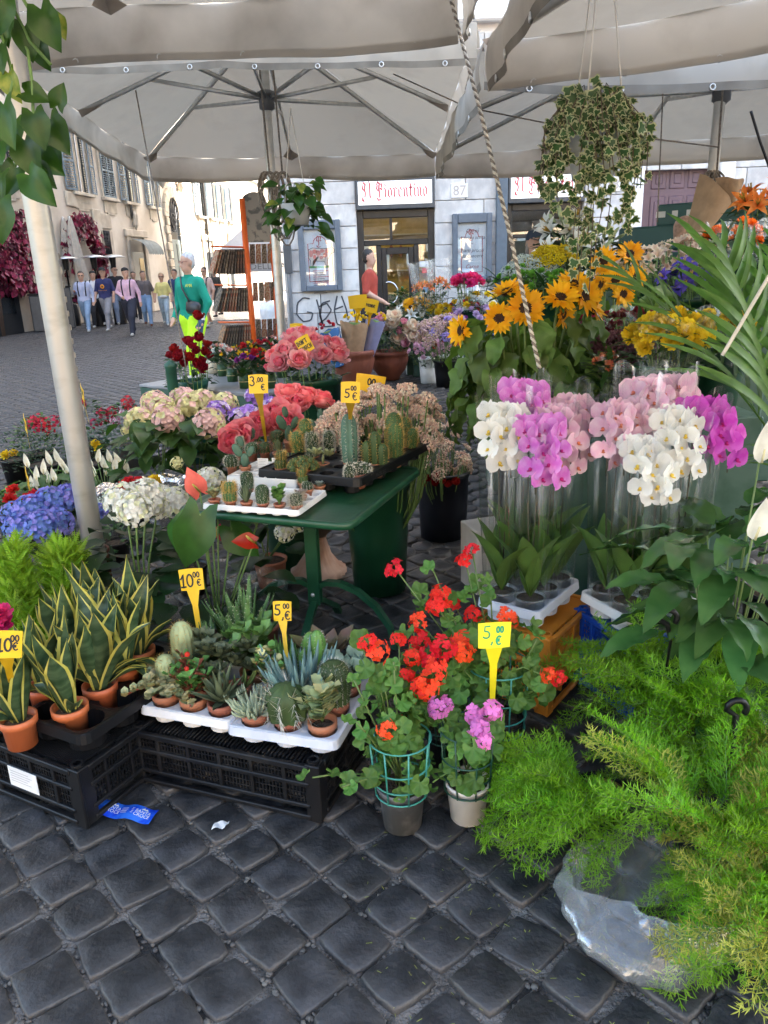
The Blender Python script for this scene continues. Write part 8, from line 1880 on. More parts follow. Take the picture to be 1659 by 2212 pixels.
# ---- terracotta bowls with wrapped bouquets
TB = mat('big_terracotta', (0.24, 0.075, 0.045), 0.65, var=0.2, scale=3)
b0 = B0(765, 830, 11.0); t = thing('terracotta_bowl', 'large terracotta bowl holding the paper wrapped tulips', 'planter', b0); bowl_pot(t, 0.3, 0.5, TB)
b0 = B0(842, 812, 11.5)
bouquet('pink and cream peonies in a fluted terracotta bowl', b0, {0: ppk, 1: pcr, 2: ppk, 3: pcr}, 0.3, 0.5, 0, 'peonies', lambda t: bowl_pot(t, 0.28, 0.42, TB), spots=spots([(x, y, 11.3) for x, y in ((825, 695), (850, 690), (870, 700), (890, 710), (860, 720), (835, 715), (810, 705), (885, 730), (868, 745), (845, 705), (900, 725), (875, 718), (820, 725), (855, 735), (895, 745))], b0), face=(0, -0.5, 0.2), foliage=fm(200, 0.3, 0.42, 0.75, 0.14, 0.05, (1, 1, 0)), name='peony_bunch', sc=(1.2, 1.7))
def cone(label, px0, py0, px1, py1, Y, r, m, bl, n=7, wr=0.03, ttop=None):
    a, c = atY(px0, py0, Y), atY(px1, py1, Y); t = thing('wrapped_bouquet', label, 'bouquet', a, 0); d = c - a; L_ = np.linalg.norm(d); M = FZ((0, 0, 0), d)
    obj('paper', sleeve_mb(r * 0.55, r, 0, L_, 28, 6, wr), m, t, M)
    for e in head_dirs(n, 0.2): link('flower', rng.choice(bl), t, M @ FZ(vec(e[0] * r * 0.75, e[1] * r * 0.75, L_ + 0.03 + 0.06 * e[2]), e, U(0, 6)) @ S(U(1.0, 1.4)))
    obj('stem_bundle', MB().tube([M[:3, 2] * 0.03, M[:3, 2] * L_], r * 0.4, 8), STEM, t)
KRAFT = mat('kraft_paper', (0.42, 0.28, 0.17), 0.85, scale=12, var=0.15, bump=0.5, bscale=12)
cone('brown kraft paper bouquet of yellow tulips in the bowl', 762, 785, 766, 697, 10.9, 0.2, KRAFT, tul, 12); cone('lavender paper bouquet leaning right in the bowl', 788, 790, 812, 692, 11.0, 0.14, mat('lavender_paper', (0.26, 0.27, 0.45), 0.8, bump=0.5, bscale=12), tul, 6); cone('blue patterned paper bouquet with red tulips leaning left', 735, 790, 708, 715, 10.8, 0.17, mat('blue_pattern_paper', (0.04, 0.16, 0.42), 0.7, scale=16, col2=(0.6, 0.66, 0.7), lo=0.56, hi=0.6), tulr, 7)
price_sign('large yellow sign above the kraft paper tulips', atY(770, 700, 10.9), atY(773, 652, 10.8), 0.25, 0.17, [], roll=R(-4)); price_sign('yellow sign reading peonie beside the large one', atY(795, 705, 10.9), atY(803, 661, 10.8), 0.17, 0.17, [('PEONIE', -0.45, -0.1, 0.22, 0.05)], roll=R(14)); price_sign('yellow card behind the rice flowers', atY(800, 880, 4.1), atY(800, 828, 4.0), 0.15, 0.085, [('00', -0.1, -0.1, 0.4, 0.08)], roll=R(10))
# ---- far flower display
b0 = B0(962, 832, 10.6)
bouquet('dried statice in the small black bucket on the cobbles', b0, {0: stat, 1: stat, 2: statv}, 0.36, 0.62, 34, 'flowers', lambda t: bucket(t, 0.16, 0.12, 0.36, BLACKP), dome=0.8, sc=(1.3, 2.0), foliage=fm(60, 0.2, 0.3, 0.6, 0.12, 0.02))
for (lb_, px, py, Y, z0, bl, r, n, s_, cm) in (
    ('white carnations at the back of the far display', 935, 690, 12.2, 0, cw, 0.34, 30, 1.6, WHITEPL), ('pink carnations left in the far display', 925, 715, 11.8, 0, cpk, 0.3, 26, 1.5, WHITEPL), ('white carnations in the middle of the far display', 960, 712, 11.9, 0, cw, 0.28, 24, 1.5, WHITEPL), ('lilac carnations right in the far display', 1020, 680, 11.6, 0, cli, 0.38, 34, 1.6, WHITEPL), ('pink blooms in a white bucket behind the statice', 925, 755, 11.0, 0, cpk, 0.26, 22, 1.3, WHITEPL), ('rosy carnations behind the black bucket', 960, 745, 11.2, 0, {0: crd, 1: cpk}, 0.24, 20, 1.2, WHITEPL),
    ('magenta carnations standing high before the italic poster', 1010, 605, 11.6, 0.6, cmg, 0.2, 16, 2.0, GREENB), ('white blooms with yellow tops under the magenta carnations', 1030, 650, 11.8, 0.3, {0: cw, 1: cw, 2: cye}, 0.36, 30, 1.5, GREENB), ('yellow chrysanthemums in the far display', 955, 672, 11.9, 0.2, cye, 0.22, 18, 1.4, WHITEPL), ('purple blooms beside the yellow ones', 985, 690, 11.5, 0.2, cpu, 0.2, 18, 1.3, WHITEPL), ('red flowers behind the purple ones', 1000, 660, 11.9, 0.3, crd, 0.22, 14, 1.2, WHITEPL), ('orange lilies in clear film at the far display left', 912, 622, 11.8, 0.5, lilo, 0.1, 7, 1.0, GREENB), ('orange lilies in clear film beside the scooter', 948, 612, 12.0, 0.5, lilo, 0.09, 6, 1.0, GREENB), ('small dark sunflowers in the far display', 898, 655, 12.0, 0.3, SUNB, 0.17, 9, 1.2, GREENB), ('white star lilies at the left of the far display', 890, 680, 12.0, 0.0, lily, 0.25, 12, 1.2, WHITEPL)):
    c = atY(px, py, Y); zc = c[2] - z0
    t = bouquet(lb_, (c[0], c[1], z0), bl, r, zc - r * 0.3, n, 'flowers', lambda t: bucket(t, 0.14, 0.11, 0.36, cm), dome=0.6, sc=(s_ * 0.85, s_ * 1.15), foliage=fm(70, r * 0.9, zc * 0.4, zc, 0.13, 0.04), face=(0, -0.4, 0), group='buckets of the far flower display')
    if 'clear film' in lb_: obj('film_wrap', sleeve_mb(0.1, 0.2, 0.3, zc + 0.35, 24, 6, 0.08), WRAP, t)
    if z0:
        k = thing('display_box', 'dark green box under the ' + lb_, 'box', (c[0], c[1], 0)); obj('box_body', MB().box((0, 0, z0 / 2), (0.32, 0.32, z0 - 0.004), ch=0.01), GST, k, smooth=False)
bush('leafy jasmine climbing a cane trellis before the shop door', 868, 660, 12.8, 0.3, 1.25, [], crd, potm=TERRA2, pr=0.2, ph=0.35, n=420, L_=0.09, W=0.05, mis=(0, 1), group='plants of the far display'); bush('frothy light green foliage in the far display', 935, 650, 12.1, 0.36, 1.15, [], crd, potm=BLACKP, pr=0.2, ph=0.5, n=700, L_=0.07, W=0.02, mis=(2, 2, 0), group='plants of the far display')
# ---- right hand stand with buckets
def rightrow(lb_, px, py, Y, bl, r, n, s_, cm=GREENB, fo=(90, 0.14, 0.03), dome=0.6, face=(0, -0.5, 0), hb=0.3, drop=0.42, wrap=None):
    c = atY(px, py, Y); z0 = max(0.0, c[2] - drop)
    if z0 > 0.12: k = thing('display_box', 'dark green box under the ' + lb_, 'box', (c[0], c[1], 0)); obj('box_body', MB().box((0, 0, z0 / 2 - 0.002), (0.36, 0.34, z0 - 0.006), ch=0.01), GST, k, smooth=False)
    t = bouquet(lb_, (c[0], c[1], z0), bl, r, drop - r * 0.2, n, 'flowers', lambda t: bucket(t, 0.13, 0.1, hb, cm), dome=dome, sc=(s_ * 0.85, s_ * 1.15), foliage=fm(fo[0], r, drop * 0.55, drop, fo[1], fo[2]), face=face, group='buckets of the right hand stand')
    if wrap: obj('film_wrap', sleeve_mb(r * 0.45, r * 1.15, 0.05, drop + r * 0.5, 30, 8, 0.06), WRAP, t)
    return t
rightrow('white lilies in a green bucket, highest on the stand', 1232, 498, 7.0, {0: lily, 1: lbud, 2: lbud}, 0.17, 16, 1.3, drop=0.4, fo=(120, 0.22, 0.04)); rightrow('white lilies below the high bucket', 1240, 565, 6.2, {0: lily, 1: lbud}, 0.24, 16, 1.3, fo=(120, 0.2, 0.04)); rightrow('lily buds in a green bucket right of the high lilies', 1300, 520, 7.4, lbud, 0.12, 8, 1.2, fo=(90, 0.2, 0.04))
rightrow('misty white gypsophila by the capped woman', 1150, 585, 6.0, gyp, 0.2, 46, 1.0, fo=(20, 0.1, 0.01)); rightrow('golden yellow goldenrod beside the gypsophila', 1193, 562, 6.0, gold, 0.17, 36, 1.0, fo=(40, 0.1, 0.02)); rightrow('green button blooms behind the sunflowers', 1190, 605, 5.4, carn('green', (0.16, 0.4, 0.05)), 0.17, 14, 0.9); rightrow('pale green blooms left behind the sunflowers', 1115, 598, 5.6, carn('green', (0, 0, 0)), 0.14, 10, 0.8)
rightrow('cream and coral alstroemeria at the right', 1425, 570, 5.2, als, 0.34, 70, 1.1, fo=(140, 0.1, 0.025), dome=0.4); rightrow('second cream alstroemeria bunch behind', 1500, 555, 5.6, als, 0.28, 46, 1.1, fo=(90, 0.1, 0.025)); rightrow('violet irises beside the alstroemeria', 1515, 600, 4.8, iris, 0.22, 26, 1.1, fo=(120, 0.25, 0.012)); rightrow('dark crimson flowers in printed film', 1370, 705, 3.9, cdr, 0.16, 26, 0.8, wrap=True, face=(-0.3, -0.7, 0)); rightrow('yellow chrysanthemums in clear film behind the palm', 1448, 722, 3.25, cye, 0.15, 34, 0.95, wrap=True, face=(-0.2, -0.8, 0)); rightrow('yellow chrysanthemums at the right behind the palm', 1560, 705, 3.9, cye, 0.16, 20, 0.8, wrap=True)
rightrow('coral bouquet in film in front of the crimson flowers', 1312, 785, 3.45, carn('coral', (0.7, 0.16, 0.1), (0.75, 0.4, 0.2), 0.03, 30), 0.05, 10, 0.8, hb=0.1, drop=0.3, wrap=True); rightrow('dusky purple statice under the crimson flowers', 1350, 760, 3.7, bloom('statp', lambda: spray(0.05, 46, 0.008), [flr('statice_dusk', (0.16, 0.07, 0.1))], 1), 0.15, 24, 1.0); rightrow('orange lilies at the right edge', 1650, 445, 5.6, lilo, 0.16, 9, 1.1, drop=0.5); rightrow('orange flowers in clear film right of the brown paper', 1590, 510, 4.6, cor, 0.14, 12, 1.0, wrap=True); rightrow('magenta blooms behind the dark leaves', 1300, 705, 4.6, cmg, 0.15, 14, 0.9)

# ================================================================ people
def snet(f, org, h):
    s = f < 0; nx, ny, nz = f.shape
    c = [s[i:nx - 1 + i, j:ny - 1 + j, k:nz - 1 + k] for i in (0, 1) for j in (0, 1) for k in (0, 1)]
    tot = sum(x.astype(np.int8) for x in c); act = (tot > 0) & (tot < 8); I = np.argwhere(act); ix = -np.ones(act.shape, int); ix[act] = np.arange(len(I))
    acc = np.zeros((len(I), 3)); cnt = np.zeros(len(I))
    for ax in range(3):
        for a in (0, 1):
            for b in (0, 1):
                o = np.zeros(3, int); oth = [q for q in range(3) if q != ax]; o[oth[0]] = a; o[oth[1]] = b; e = o.copy(); e[ax] = 1
                A, B = I + o, I + e; fa, fb = f[A[:, 0], A[:, 1], A[:, 2]], f[B[:, 0], B[:, 1], B[:, 2]]; m = (fa < 0) != (fb < 0)
                t = np.where(m, fa / (fa - fb + 1e-12), 0); P = A.astype(float); P[:, ax] += t; acc[m] += P[m]; cnt[m] += 1
    V = acc / cnt[:, None] * h + org; F = []
    for ax in range(3):
        sl0 = [slice(1, -1)] * 3; sl0[ax] = slice(0, -1); sl1 = list(sl0); sl1[ax] = slice(1, None)
        s0, s1 = s[tuple(sl0)], s[tuple(sl1)]; d = np.argwhere(s0 != s1); off = np.ones(3, int); off[ax] = 0; g = d + off; u, v = [q for q in range(3) if q != ax]; qs = []
        for du, dv in ((-1, -1), (0, -1), (0, 0), (-1, 0)): k = g.copy(); k[:, u] += du; k[:, v] += dv; qs.append(ix[k[:, 0], k[:, 1], k[:, 2]])
        q = np.stack(qs, 1); fl = s0[d[:, 0], d[:, 1], d[:, 2]] != (ax == 1); q[~fl] = q[~fl][:, ::-1]; F.append(q)
    return V, np.concatenate(F)
def figure(parts, mats, h=0.02, k=0.025):
    P = np.array([[*a, ra] for a, b, ra, rb, m in parts] + [[*b, rb] for a, b, ra, rb, m in parts]); lo = (P[:, :3] - P[:, 3:]).min(0) - 3 * h; hi = (P[:, :3] + P[:, 3:]).max(0) + 3 * h
    n_ = np.ceil((hi - lo) / h).astype(int); G = np.stack(np.meshgrid(*[lo[i] + h * np.arange(n_[i]) for i in range(3)], indexing='ij'), -1)
    f = None
    def sd(G, a, b, ra, rb):
        a, b = np.array(a, float), np.array(b, float); ab = b - a; t = np.clip(((G - a) @ ab) / (ab @ ab + 1e-9), 0, 1); return np.linalg.norm(G - a - t[..., None] * ab, axis=-1) - (ra + (rb - ra) * t)
    for a, b, ra, rb, m in parts:
        d = sd(G, a, b, ra, rb)
        if f is None: f = d
        else: hh = np.clip(0.5 + 0.5 * (f - d) / k, 0, 1); f = f * (1 - hh) + d * hh - k * hh * (1 - hh)
    V, F = snet(f, lo, h); C = V[F].mean(1); D = np.stack([sd(C, a, b, ra, rb) for a, b, ra, rb, m in parts], 1); mi = np.array([p[4] for p in parts])[D.argmin(1)]
    b = MB(); b.raw(V, [])
    for m in set(mi): b.f.append((F[mi == m], int(m)))
    return b
SKIN = mat('skin', (0.5, 0.29, 0.2), 0.55, var=0.06)
def cl(name, c): return mat('cloth_' + name, c, 0.85, var=0.15, scale=7, bump=0.3, bscale=14)
def person(label, loc, rz, H, top, pants, hair=(0.02, 0.014, 0.01), shoe=(0.5, 0.5, 0.48), stride=0.0, arms=None, short=False, bare=True, h=0.022, shorts=False, sit=False, look=0.0, loose=1.2, girl=False):
    t = thing('person', label, 'person', loc, rz, None, H / 1.75)
    ms = [SKIN, cl('%.2f%.2f%.2f' % top, top), cl('%.2f%.2f%.2f' % pants, pants), mat('hair%.2f%.2f' % hair[:2], hair, 0.6, var=0.3, scale=30), cl('%.2f%.2f%.2f' % shoe, shoe)]
    sw = 0.155 if girl else 0.18; P = []; a = P.append
    a(((-0.085, 0, 1.32), (-0.075, 0, 1.02), 0.125, 0.11, 1)); a(((0.085, 0, 1.32), (0.075, 0, 1.02), 0.125, 0.11, 1)); a(((-sw + 0.03, 0, 1.40), (sw - 0.03, 0, 1.40), 0.07, 0.07, 1)); a(((-0.075, 0, 0.96), (0.075, 0, 0.96), 0.115, 0.115, 1 if not girl else 2))
    a(((0, 0.005, 1.42), (0, -0.01, 1.54), 0.05, 0.05, 0)); cs, sn = math.cos(look), math.sin(look)
    def hd(x, y, z): return (x * cs - y * sn, x * sn + y * cs, z)
    a((hd(0, -0.02, 1.57), hd(0, 0.0, 1.67), 0.07, 0.088, 0)); a((hd(0, -0.085, 1.625), hd(0, -0.1, 1.6), 0.012, 0.017, 0))
    for s_ in (-1, 1): a((hd(s_ * 0.082, 0.005, 1.62), hd(s_ * 0.084, 0.008, 1.645), 0.014, 0.016, 0))
    a((hd(0, 0.02, 1.70), hd(0, 0.035, 1.63), 0.09, 0.076, 3))
    if girl: a((hd(0, 0.06, 1.66), hd(0, 0.07, 1.45), 0.07, 0.05, 3))
    if sit: legs = [((-0.09, 0, 0.92), (-0.12, -0.42, 0.9), (-0.12, -0.42, 0.48)), ((0.09, 0, 0.92), (0.12, -0.42, 0.9), (0.12, -0.36, 0.48))]
    else: legs = [((s_ * 0.09, 0, 0.9), (s_ * 0.1, -0.22 * stride * s_ - 0.04, 0.5), (s_ * 0.1, -0.34 * stride * s_ + (0.1 if s_ * stride < 0 else 0.0), 0.09 + (0.05 if s_ * stride < 0 else 0))) for s_ in (-1, 1)]
    for hp, kn, an in legs:
        a((hp, kn, 0.095 * loose, 0.07 * loose, 2)); a((kn, an, 0.062 * loose if not shorts else 0.055, 0.05 * loose if not shorts else 0.038, 0 if shorts else 2)); a(((an[0], an[1] + 0.03, an[2] - 0.045), (an[0] * 1.1, an[1] - 0.15, an[2] - 0.05), 0.042, 0.036, 4))
    arms = arms or [((-0.27, 0.02, 1.12), (-0.28, -0.1, 0.9)), ((0.27, 0.02, 1.12), (0.28, -0.1, 0.9))]
    for s_, (el, ha) in zip((-1, 1), arms):
        el, ha = np.array(el, float), np.array(ha, float); a(((s_ * sw, 0, 1.39), el, 0.066, 0.056, 1)); a((el, ha, 0.05, 0.034, 0 if short else 1)); d = (ha - el) / np.linalg.norm(ha - el); sd_ = np.cross(d, (0, 1, 0.2)); sd_ /= np.linalg.norm(sd_); a((ha, ha + d * 0.07, 0.032, 0.03, 0))
        for q in range(4): o = ha + d * 0.07 + sd_ * (q - 1.5) * 0.02; a((o, o + d * (0.065 - 0.008 * abs(q - 1.4)) + vec(0, -0.012, 0), 0.011, 0.009, 0))
        a((ha + d * 0.02, ha + d * 0.06 + sd_ * 0.045, 0.012, 0.01, 0))
    obj('body', figure(P, ms, h), ms, t)
    eb = MB().blob((0, 0, 0), (0.013, 0.006, 0.007), 6).mesh('eye', mat('eye_dark', (0.03, 0.02, 0.015), 0.3))
    for s_ in (-1, 1): p = hd(s_ * 0.033, -0.083, 1.648); link('eye', eb, t, T(*p) @ RZ(look))
    obj('mouth', MB().blob((0, 0, 0), (0.024, 0.006, 0.006), 6), mat('lips', (0.36, 0.13, 0.11), 0.5), t, T(*hd(0, -0.083, 1.565)) @ RZ(look))
    t['_'] = 0; del t['_']
    return t, hd
def cap(t, hd, c, name='cap', brim=True, look=0.0):
    b = MB().lathe([(0.098, 0.0), (0.097, 0.035), (0.075, 0.08), (0.001, 0.098)], 18, 0, T(*hd(0, 0.015, 1.685)))
    if brim: b.add(leaf(0.1, 0.16, 'round', 4, 2, bend=0.3), T(*hd(0, -0.055, 1.69)) @ RZ(look + pi))
    obj(name, b, cl('cap%.2f' % c[0], c), t)
def glasses(t, hd, look, c=(0.02, 0.02, 0.02)): 
    b = MB()
    for s_ in (-1, 1): b.box((s_ * 0.034, -0.1, 1.648), (0.05, 0.006, 0.03), ch=0.002); b.box((s_ * 0.075, -0.05, 1.655), (0.004, 0.1, 0.006))
    obj('glasses', MB().add(b, RZ(look)), mat('sunglass', c, 0.15), t, smooth=False)
def straps(t): obj('backpack', MB().box((0, 0.19, 1.22), (0.28, 0.16, 0.4), ch=0.05).tube([(-0.1, -0.12, 1.05), (-0.11, -0.142, 1.25), (-0.115, -0.1, 1.42), (-0.115, 0, 1.49), (-0.1, 0.13, 1.42)], 0.017, 6).tube([(0.1, -0.12, 1.05), (0.11, -0.142, 1.25), (0.115, -0.1, 1.42), (0.115, 0, 1.49), (0.1, 0.13, 1.42)], 0.017, 6), cl('black', (0.02, 0.02, 0.022)), t)
def gp(x, y): p = at(x, y); return (p[0], p[1], 0)
JEAN, NAVY, BLK = (0.22, 0.32, 0.46), (0.02, 0.025, 0.05), (0.02, 0.02, 0.024); bent = [((-0.27, 0.05, 1.14), (-0.2, -0.2, 1.2)), ((0.27, 0.03, 1.12), (0.28, -0.08, 0.88))]
t, hd = person('person in a lilac blue sweatshirt and light jeans walking at the left', gp(192, 716), 0.1, 1.74, (0.42, 0.46, 0.62), JEAN, stride=1, arms=bent, loose=1.15, look=0.2); straps(t); glasses(t, hd, 0.2)
t, hd = person('person in a white tee and dark trousers just behind the lilac sweatshirt', gp(216, 707), 0.15, 1.76, (0.7, 0.7, 0.72), BLK, (0.1, 0.06, 0.03), stride=-0.8, short=True, look=0.3); straps(t); cap(t, hd, (0.02, 0.02, 0.02), brim=False)
t, hd = person('person in a navy football shirt, grey jeans and black cap', gp(238, 714), -0.1, 1.83, (0.025, 0.03, 0.11), (0.25, 0.25, 0.27), stride=0.9, short=True, look=0.6); cap(t, hd, (0.015, 0.015, 0.015), look=0.6)
obj('shirt_emblem', MB().lathe([(0.001, 0.004), (0.03, 0.004), (0.032, 0)], 12, 1).lathe([(0.032, 0.003), (0.06, 0.003), (0.062, 0)], 14, 0), [mat('emblem_orange', (0.8, 0.3, 0.02), 0.6), mat('emblem_dark', (0.1, 0.04, 0.02), 0.6)], t, T(0.0, -0.125, 1.25) @ RX(pi / 2)); obj('shirt_print', text_mb('RIYADH SEASON', 0.035), mat('emblem_orange', (0, 0, 0)), t, T(0, -0.128, 1.13) @ RX(pi / 2), smooth=False)
t, hd = person('person in a pink shirt, wide navy trousers and black beanie', gp(288, 724), 0.0, 1.78, (0.66, 0.42, 0.52), (0.025, 0.028, 0.045), stride=1, arms=[((-0.3, 0.05, 1.15), (-0.1, -0.2, 1.02)), ((0.28, 0.05, 1.12), (0.3, 0.02, 0.88))], loose=1.4, look=0.8); straps(t); cap(t, hd, (0.015, 0.015, 0.015), brim=False)
t, hd = person('tall person in black behind the football shirt', gp(262, 700), 0.4, 1.9, BLK, (0.2, 0.24, 0.32), stride=-0.8, look=0.5); glasses(t, hd, 0.5)
t, hd = person('woman with long dark hair, grey top and blue jeans', gp(322, 704), 0.2, 1.7, (0.13, 0.11, 0.11), (0.2, 0.32, 0.5), (0.03, 0.015, 0.01), (0.15, 0.05, 0.03), stride=0.5, arms=bent, short=True, girl=True, look=0.5)
t, hd = person('woman in a yellow tee, light jeans and sunglasses', gp(360, 703), 0.1, 1.62, (0.72, 0.64, 0.24), (0.35, 0.44, 0.5), (0.4, 0.28, 0.16), stride=0.8, short=True, girl=True, look=0.1); glasses(t, hd, 0.1); obj('belt_bag', MB().box((0.02, -0.14, 0.98), (0.24, 0.07, 0.1), ch=0.03), cl('white_bag', (0.6, 0.6, 0.58)), t)
t, hd = person('person in a navy shirt half hidden by the man in green', gp(388, 700), -0.2, 1.72, (0.03, 0.05, 0.14), (0.16, 0.24, 0.38), stride=0.5, short=True, look=-0.3)
t, hd = person('person in a patterned pale shirt and white shorts behind the man in green', gp(452, 706), -0.3, 1.74, (0.6, 0.45, 0.4), (0.7, 0.7, 0.7), stride=0.7, short=True, shorts=True); straps(t); glasses(t, hd, 0)
t, hd = person('older person in a dark patterned shirt, shorts and pale flat cap', gp(472, 684), -0.5, 1.72, (0.05, 0.05, 0.045), (0.05, 0.05, 0.05), (0.5, 0.5, 0.5), (0.02, 0.02, 0.02), stride=0.7, short=True, shorts=True, look=-0.4); cap(t, hd, (0.55, 0.5, 0.44), brim=False)
t, hd = person('person in dark clothes far back between the walkers', gp(300, 694), 0.2, 1.7, (0.05, 0.03, 0.03), BLK, stride=0.6)
# man in green sweatshirt and neon trousers
mg = atY(425, 760, 11.6); t, hd = person('man in a green sweatshirt, neon yellow trousers and dark gloves', (mg[0], mg[1], 0), -0.55, 1.86, (0.0, 0.24, 0.16), (0.5, 0.85, 0.02), (0.42, 0.43, 0.44), (0.1, 0.1, 0.1), stride=0.55, arms=[((-0.3, 0.06, 1.13), (-0.24, -0.12, 0.92)), ((0.3, 0.0, 1.12), (0.27, -0.12, 0.9))], h=0.015, look=-0.45, loose=1.35)
gl = MB().add(MB()); 
for s_, ha in ((1, vec(0.27, -0.12, 0.9)),):
    g = [((*ha,), (*(ha + vec(-0.01, -0.03, -0.08)),), 0.042, 0.045, 0), ((*(ha + vec(0, 0.01, 0.05)),), (*(ha),), 0.045, 0.042, 1)]
    for q in range(4): o = ha + vec(-0.03 + q * 0.02, -0.03, -0.09); g.append(((*o,), (*(o + vec(0, -0.02, -0.07)),), 0.015, 0.012, 0))
    g.append(((*(ha + vec(-0.02, -0.03, -0.04)),), (*(ha + vec(-0.06, -0.06, -0.09)),), 0.015, 0.012, 0)); obj('glove', figure(g, None, 0.009, 0.01), [cl('glove', (0.04, 0.07, 0.13)), cl('cuff', (0.6, 0.6, 0.6))], t)
obj('shoulder_bag', MB().box((0, 0, 0), (0.26, 0.09, 0.18), ch=0.04, M=T(0.16, -0.14, 1.06) @ RY(0.2)).tube([(0.12, -0.16, 1.14), (-0.02, -0.135, 1.32), (-0.1, -0.06, 1.46), (-0.1, 0.08, 1.42)], 0.012, 6), mat('black_leather', (0.02, 0.02, 0.022), 0.4), t)
obj('chest_print', text_mb('AMA', 0.06, 0.2), mat('print_yellow', (0.7, 0.7, 0.05), 0.6), t, T(0.1, -0.128, 1.33) @ RX(pi / 2), smooth=False); obj('collar', MB().lathe([(0.062, 0), (0.066, 0.05)], 16), cl('0.000.240.16', (0, 0, 0)), t, T(0, 0, 1.44))
b = MB()
for s_ in (-1, 1): b.tube([(s_ * 0.034 + 0.024 * math.cos(a), -0.1, 1.648 + 0.018 * math.sin(a)) for a in np.linspace(0, 2 * pi, 9)[:-1]], 0.003, 4, close=True); b.box((s_ * 0.08, -0.05, 1.655), (0.004, 0.1, 0.005))
obj('glasses', MB().add(b, RZ(-0.45)), mat('red_frame', (0.2, 0.03, 0.02), 0.3), t)
mr = atY(800, 640, 13.8); t, hd = person('man in a brick red tee and dark trousers walking past the shop door', (mr[0], mr[1], 0), 1.5, 1.86, (0.36, 0.05, 0.03), BLK, stride=0.6, arms=[((-0.24, 0.05, 1.12), (-0.22, -0.2, 0.98)), ((0.25, 0.06, 1.12), (0.24, -0.05, 0.88))], short=True, h=0.016)
mw = atY(1158, 560, 7.8); t, hd = person('woman in a dark cap and pale top behind the gypsophila', (mw[0], mw[1], 0), -0.1, 1.86, (0.55, 0.55, 0.6), BLK, (0.25, 0.22, 0.2), girl=True, h=0.016); cap(t, hd, (0.03, 0.045, 0.07)); obj('hair_side', MB().blob((-0.075, 0.0, 1.6), (0.025, 0.045, 0.09), 8).blob((0.075, 0.0, 1.6), (0.025, 0.045, 0.09), 8), mat('hair0.250.22', (0, 0, 0)), t)
mb_ = atY(1480, 520, 7.3); t, hd = person('bald man in dark clothes bending behind the brown paper', (mb_[0], mb_[1], 0), 2.2, 1.9, (0.03, 0.03, 0.035), BLK, (0.5, 0.32, 0.24), h=0.016)
mm = atY(590, 690, 13.8); t, hd = person('seated man in a white shirt behind the postcard rack', (mm[0] - 0.05, mm[1], -0.42), -0.9, 1.8, (0.7, 0.7, 0.72), BLK, sit=True, look=-0.3)
k = thing('dark_bench', 'dark low block under the seated man', 'seat', (mm[0] - 0.05, mm[1], 0)); obj('block', MB().box((0.1, 0.05, 0.19), (0.7, 0.5, 0.38), ch=0.03), DARKM, k, smooth=False)

# ================================================================ street things behind
rk = atY(575, 720, 9.6); rk[2] = 0; t = thing('postcard_rack', 'tall orange metal rack full of postcards beside the middle pole', 'rack', rk, 0.35)
OR = mat('orange_tube', (0.75, 0.13, 0.02), 0.4); zt = atY(545, 500, 9.6)[2]
for s_, z in ((-1, 2.5), (1, 2.1)): obj('upright', MB().tube([(s_ * 0.16, 0, 0.0), (s_ * 0.16 - 0.05 * 0, 0, z - 0.1)], 0.035, 10), OR, t)
obj('header_panel', MB().grid(lambda u, v: (-0.15 + 0.34 * u * (1 - 0.25 * v * v), 0.0, 1.92 + 0.55 * v - 0.05 * (2 * u - 1) ** 2 * v), 8, 6).grid(lambda u, v: (-0.15 + 0.34 * u * (1 - 0.25 * v * v), -0.02, 1.92 + 0.55 * v - 0.05 * (2 * u - 1) ** 2 * v), 8, 6), mat('faded_print', (0.3, 0.28, 0.25), 0.7, scale=14, col2=(0.12, 0.12, 0.12), lo=0.5, hi=0.6), t)
CM = [mat('cards_%d' % i, c, 0.6, scale=30, col2=c2, lo=0.45, hi=0.5, rand=0.3) for i, (c, c2) in enumerate((((0.1, 0.07, 0.05), (0.25, 0.12, 0.07)), ((0.22, 0.17, 0.13), (0.1, 0.07, 0.05)), ((0.25, 0.08, 0.05), (0.3, 0.22, 0.16)), ((0.05, 0.045, 0.04), (0.16, 0.13, 0.1))))]
cdm = [MB().box((0, 0, -0.14), (0.012, 0.12, 0.28)).mesh('postcard_pack', m_, False) for m_ in CM]
for lv in range(4):
    z = 1.85 - lv * 0.43; obj('wire_arm', MB().tube([(-0.16, 0, z + 0.02), (-0.55, 0.02, z + 0.04)], 0.01, 5).tube([(-0.16, 0.1, z + 0.02), (-0.55, 0.12, z + 0.04)], 0.01, 5), OR, t)
    for i in range(12): link('postcard_pack', cdm[(lv + i // 5) % 4 if i % 4 else 3], t, T(-0.18 - i * 0.028, 0.03, z) @ RY(0.35 * (i / 12) + 0.05) @ RZ(0.3))
    for i in range(4): link('postcard_pack', cdm[1 + (i + lv) % 2], t, T(-0.09 + i * 0.07, -0.03, z + 0.05) @ RZ(pi / 2) @ RY(-0.25) @ S(1, 0.5, 0.8))
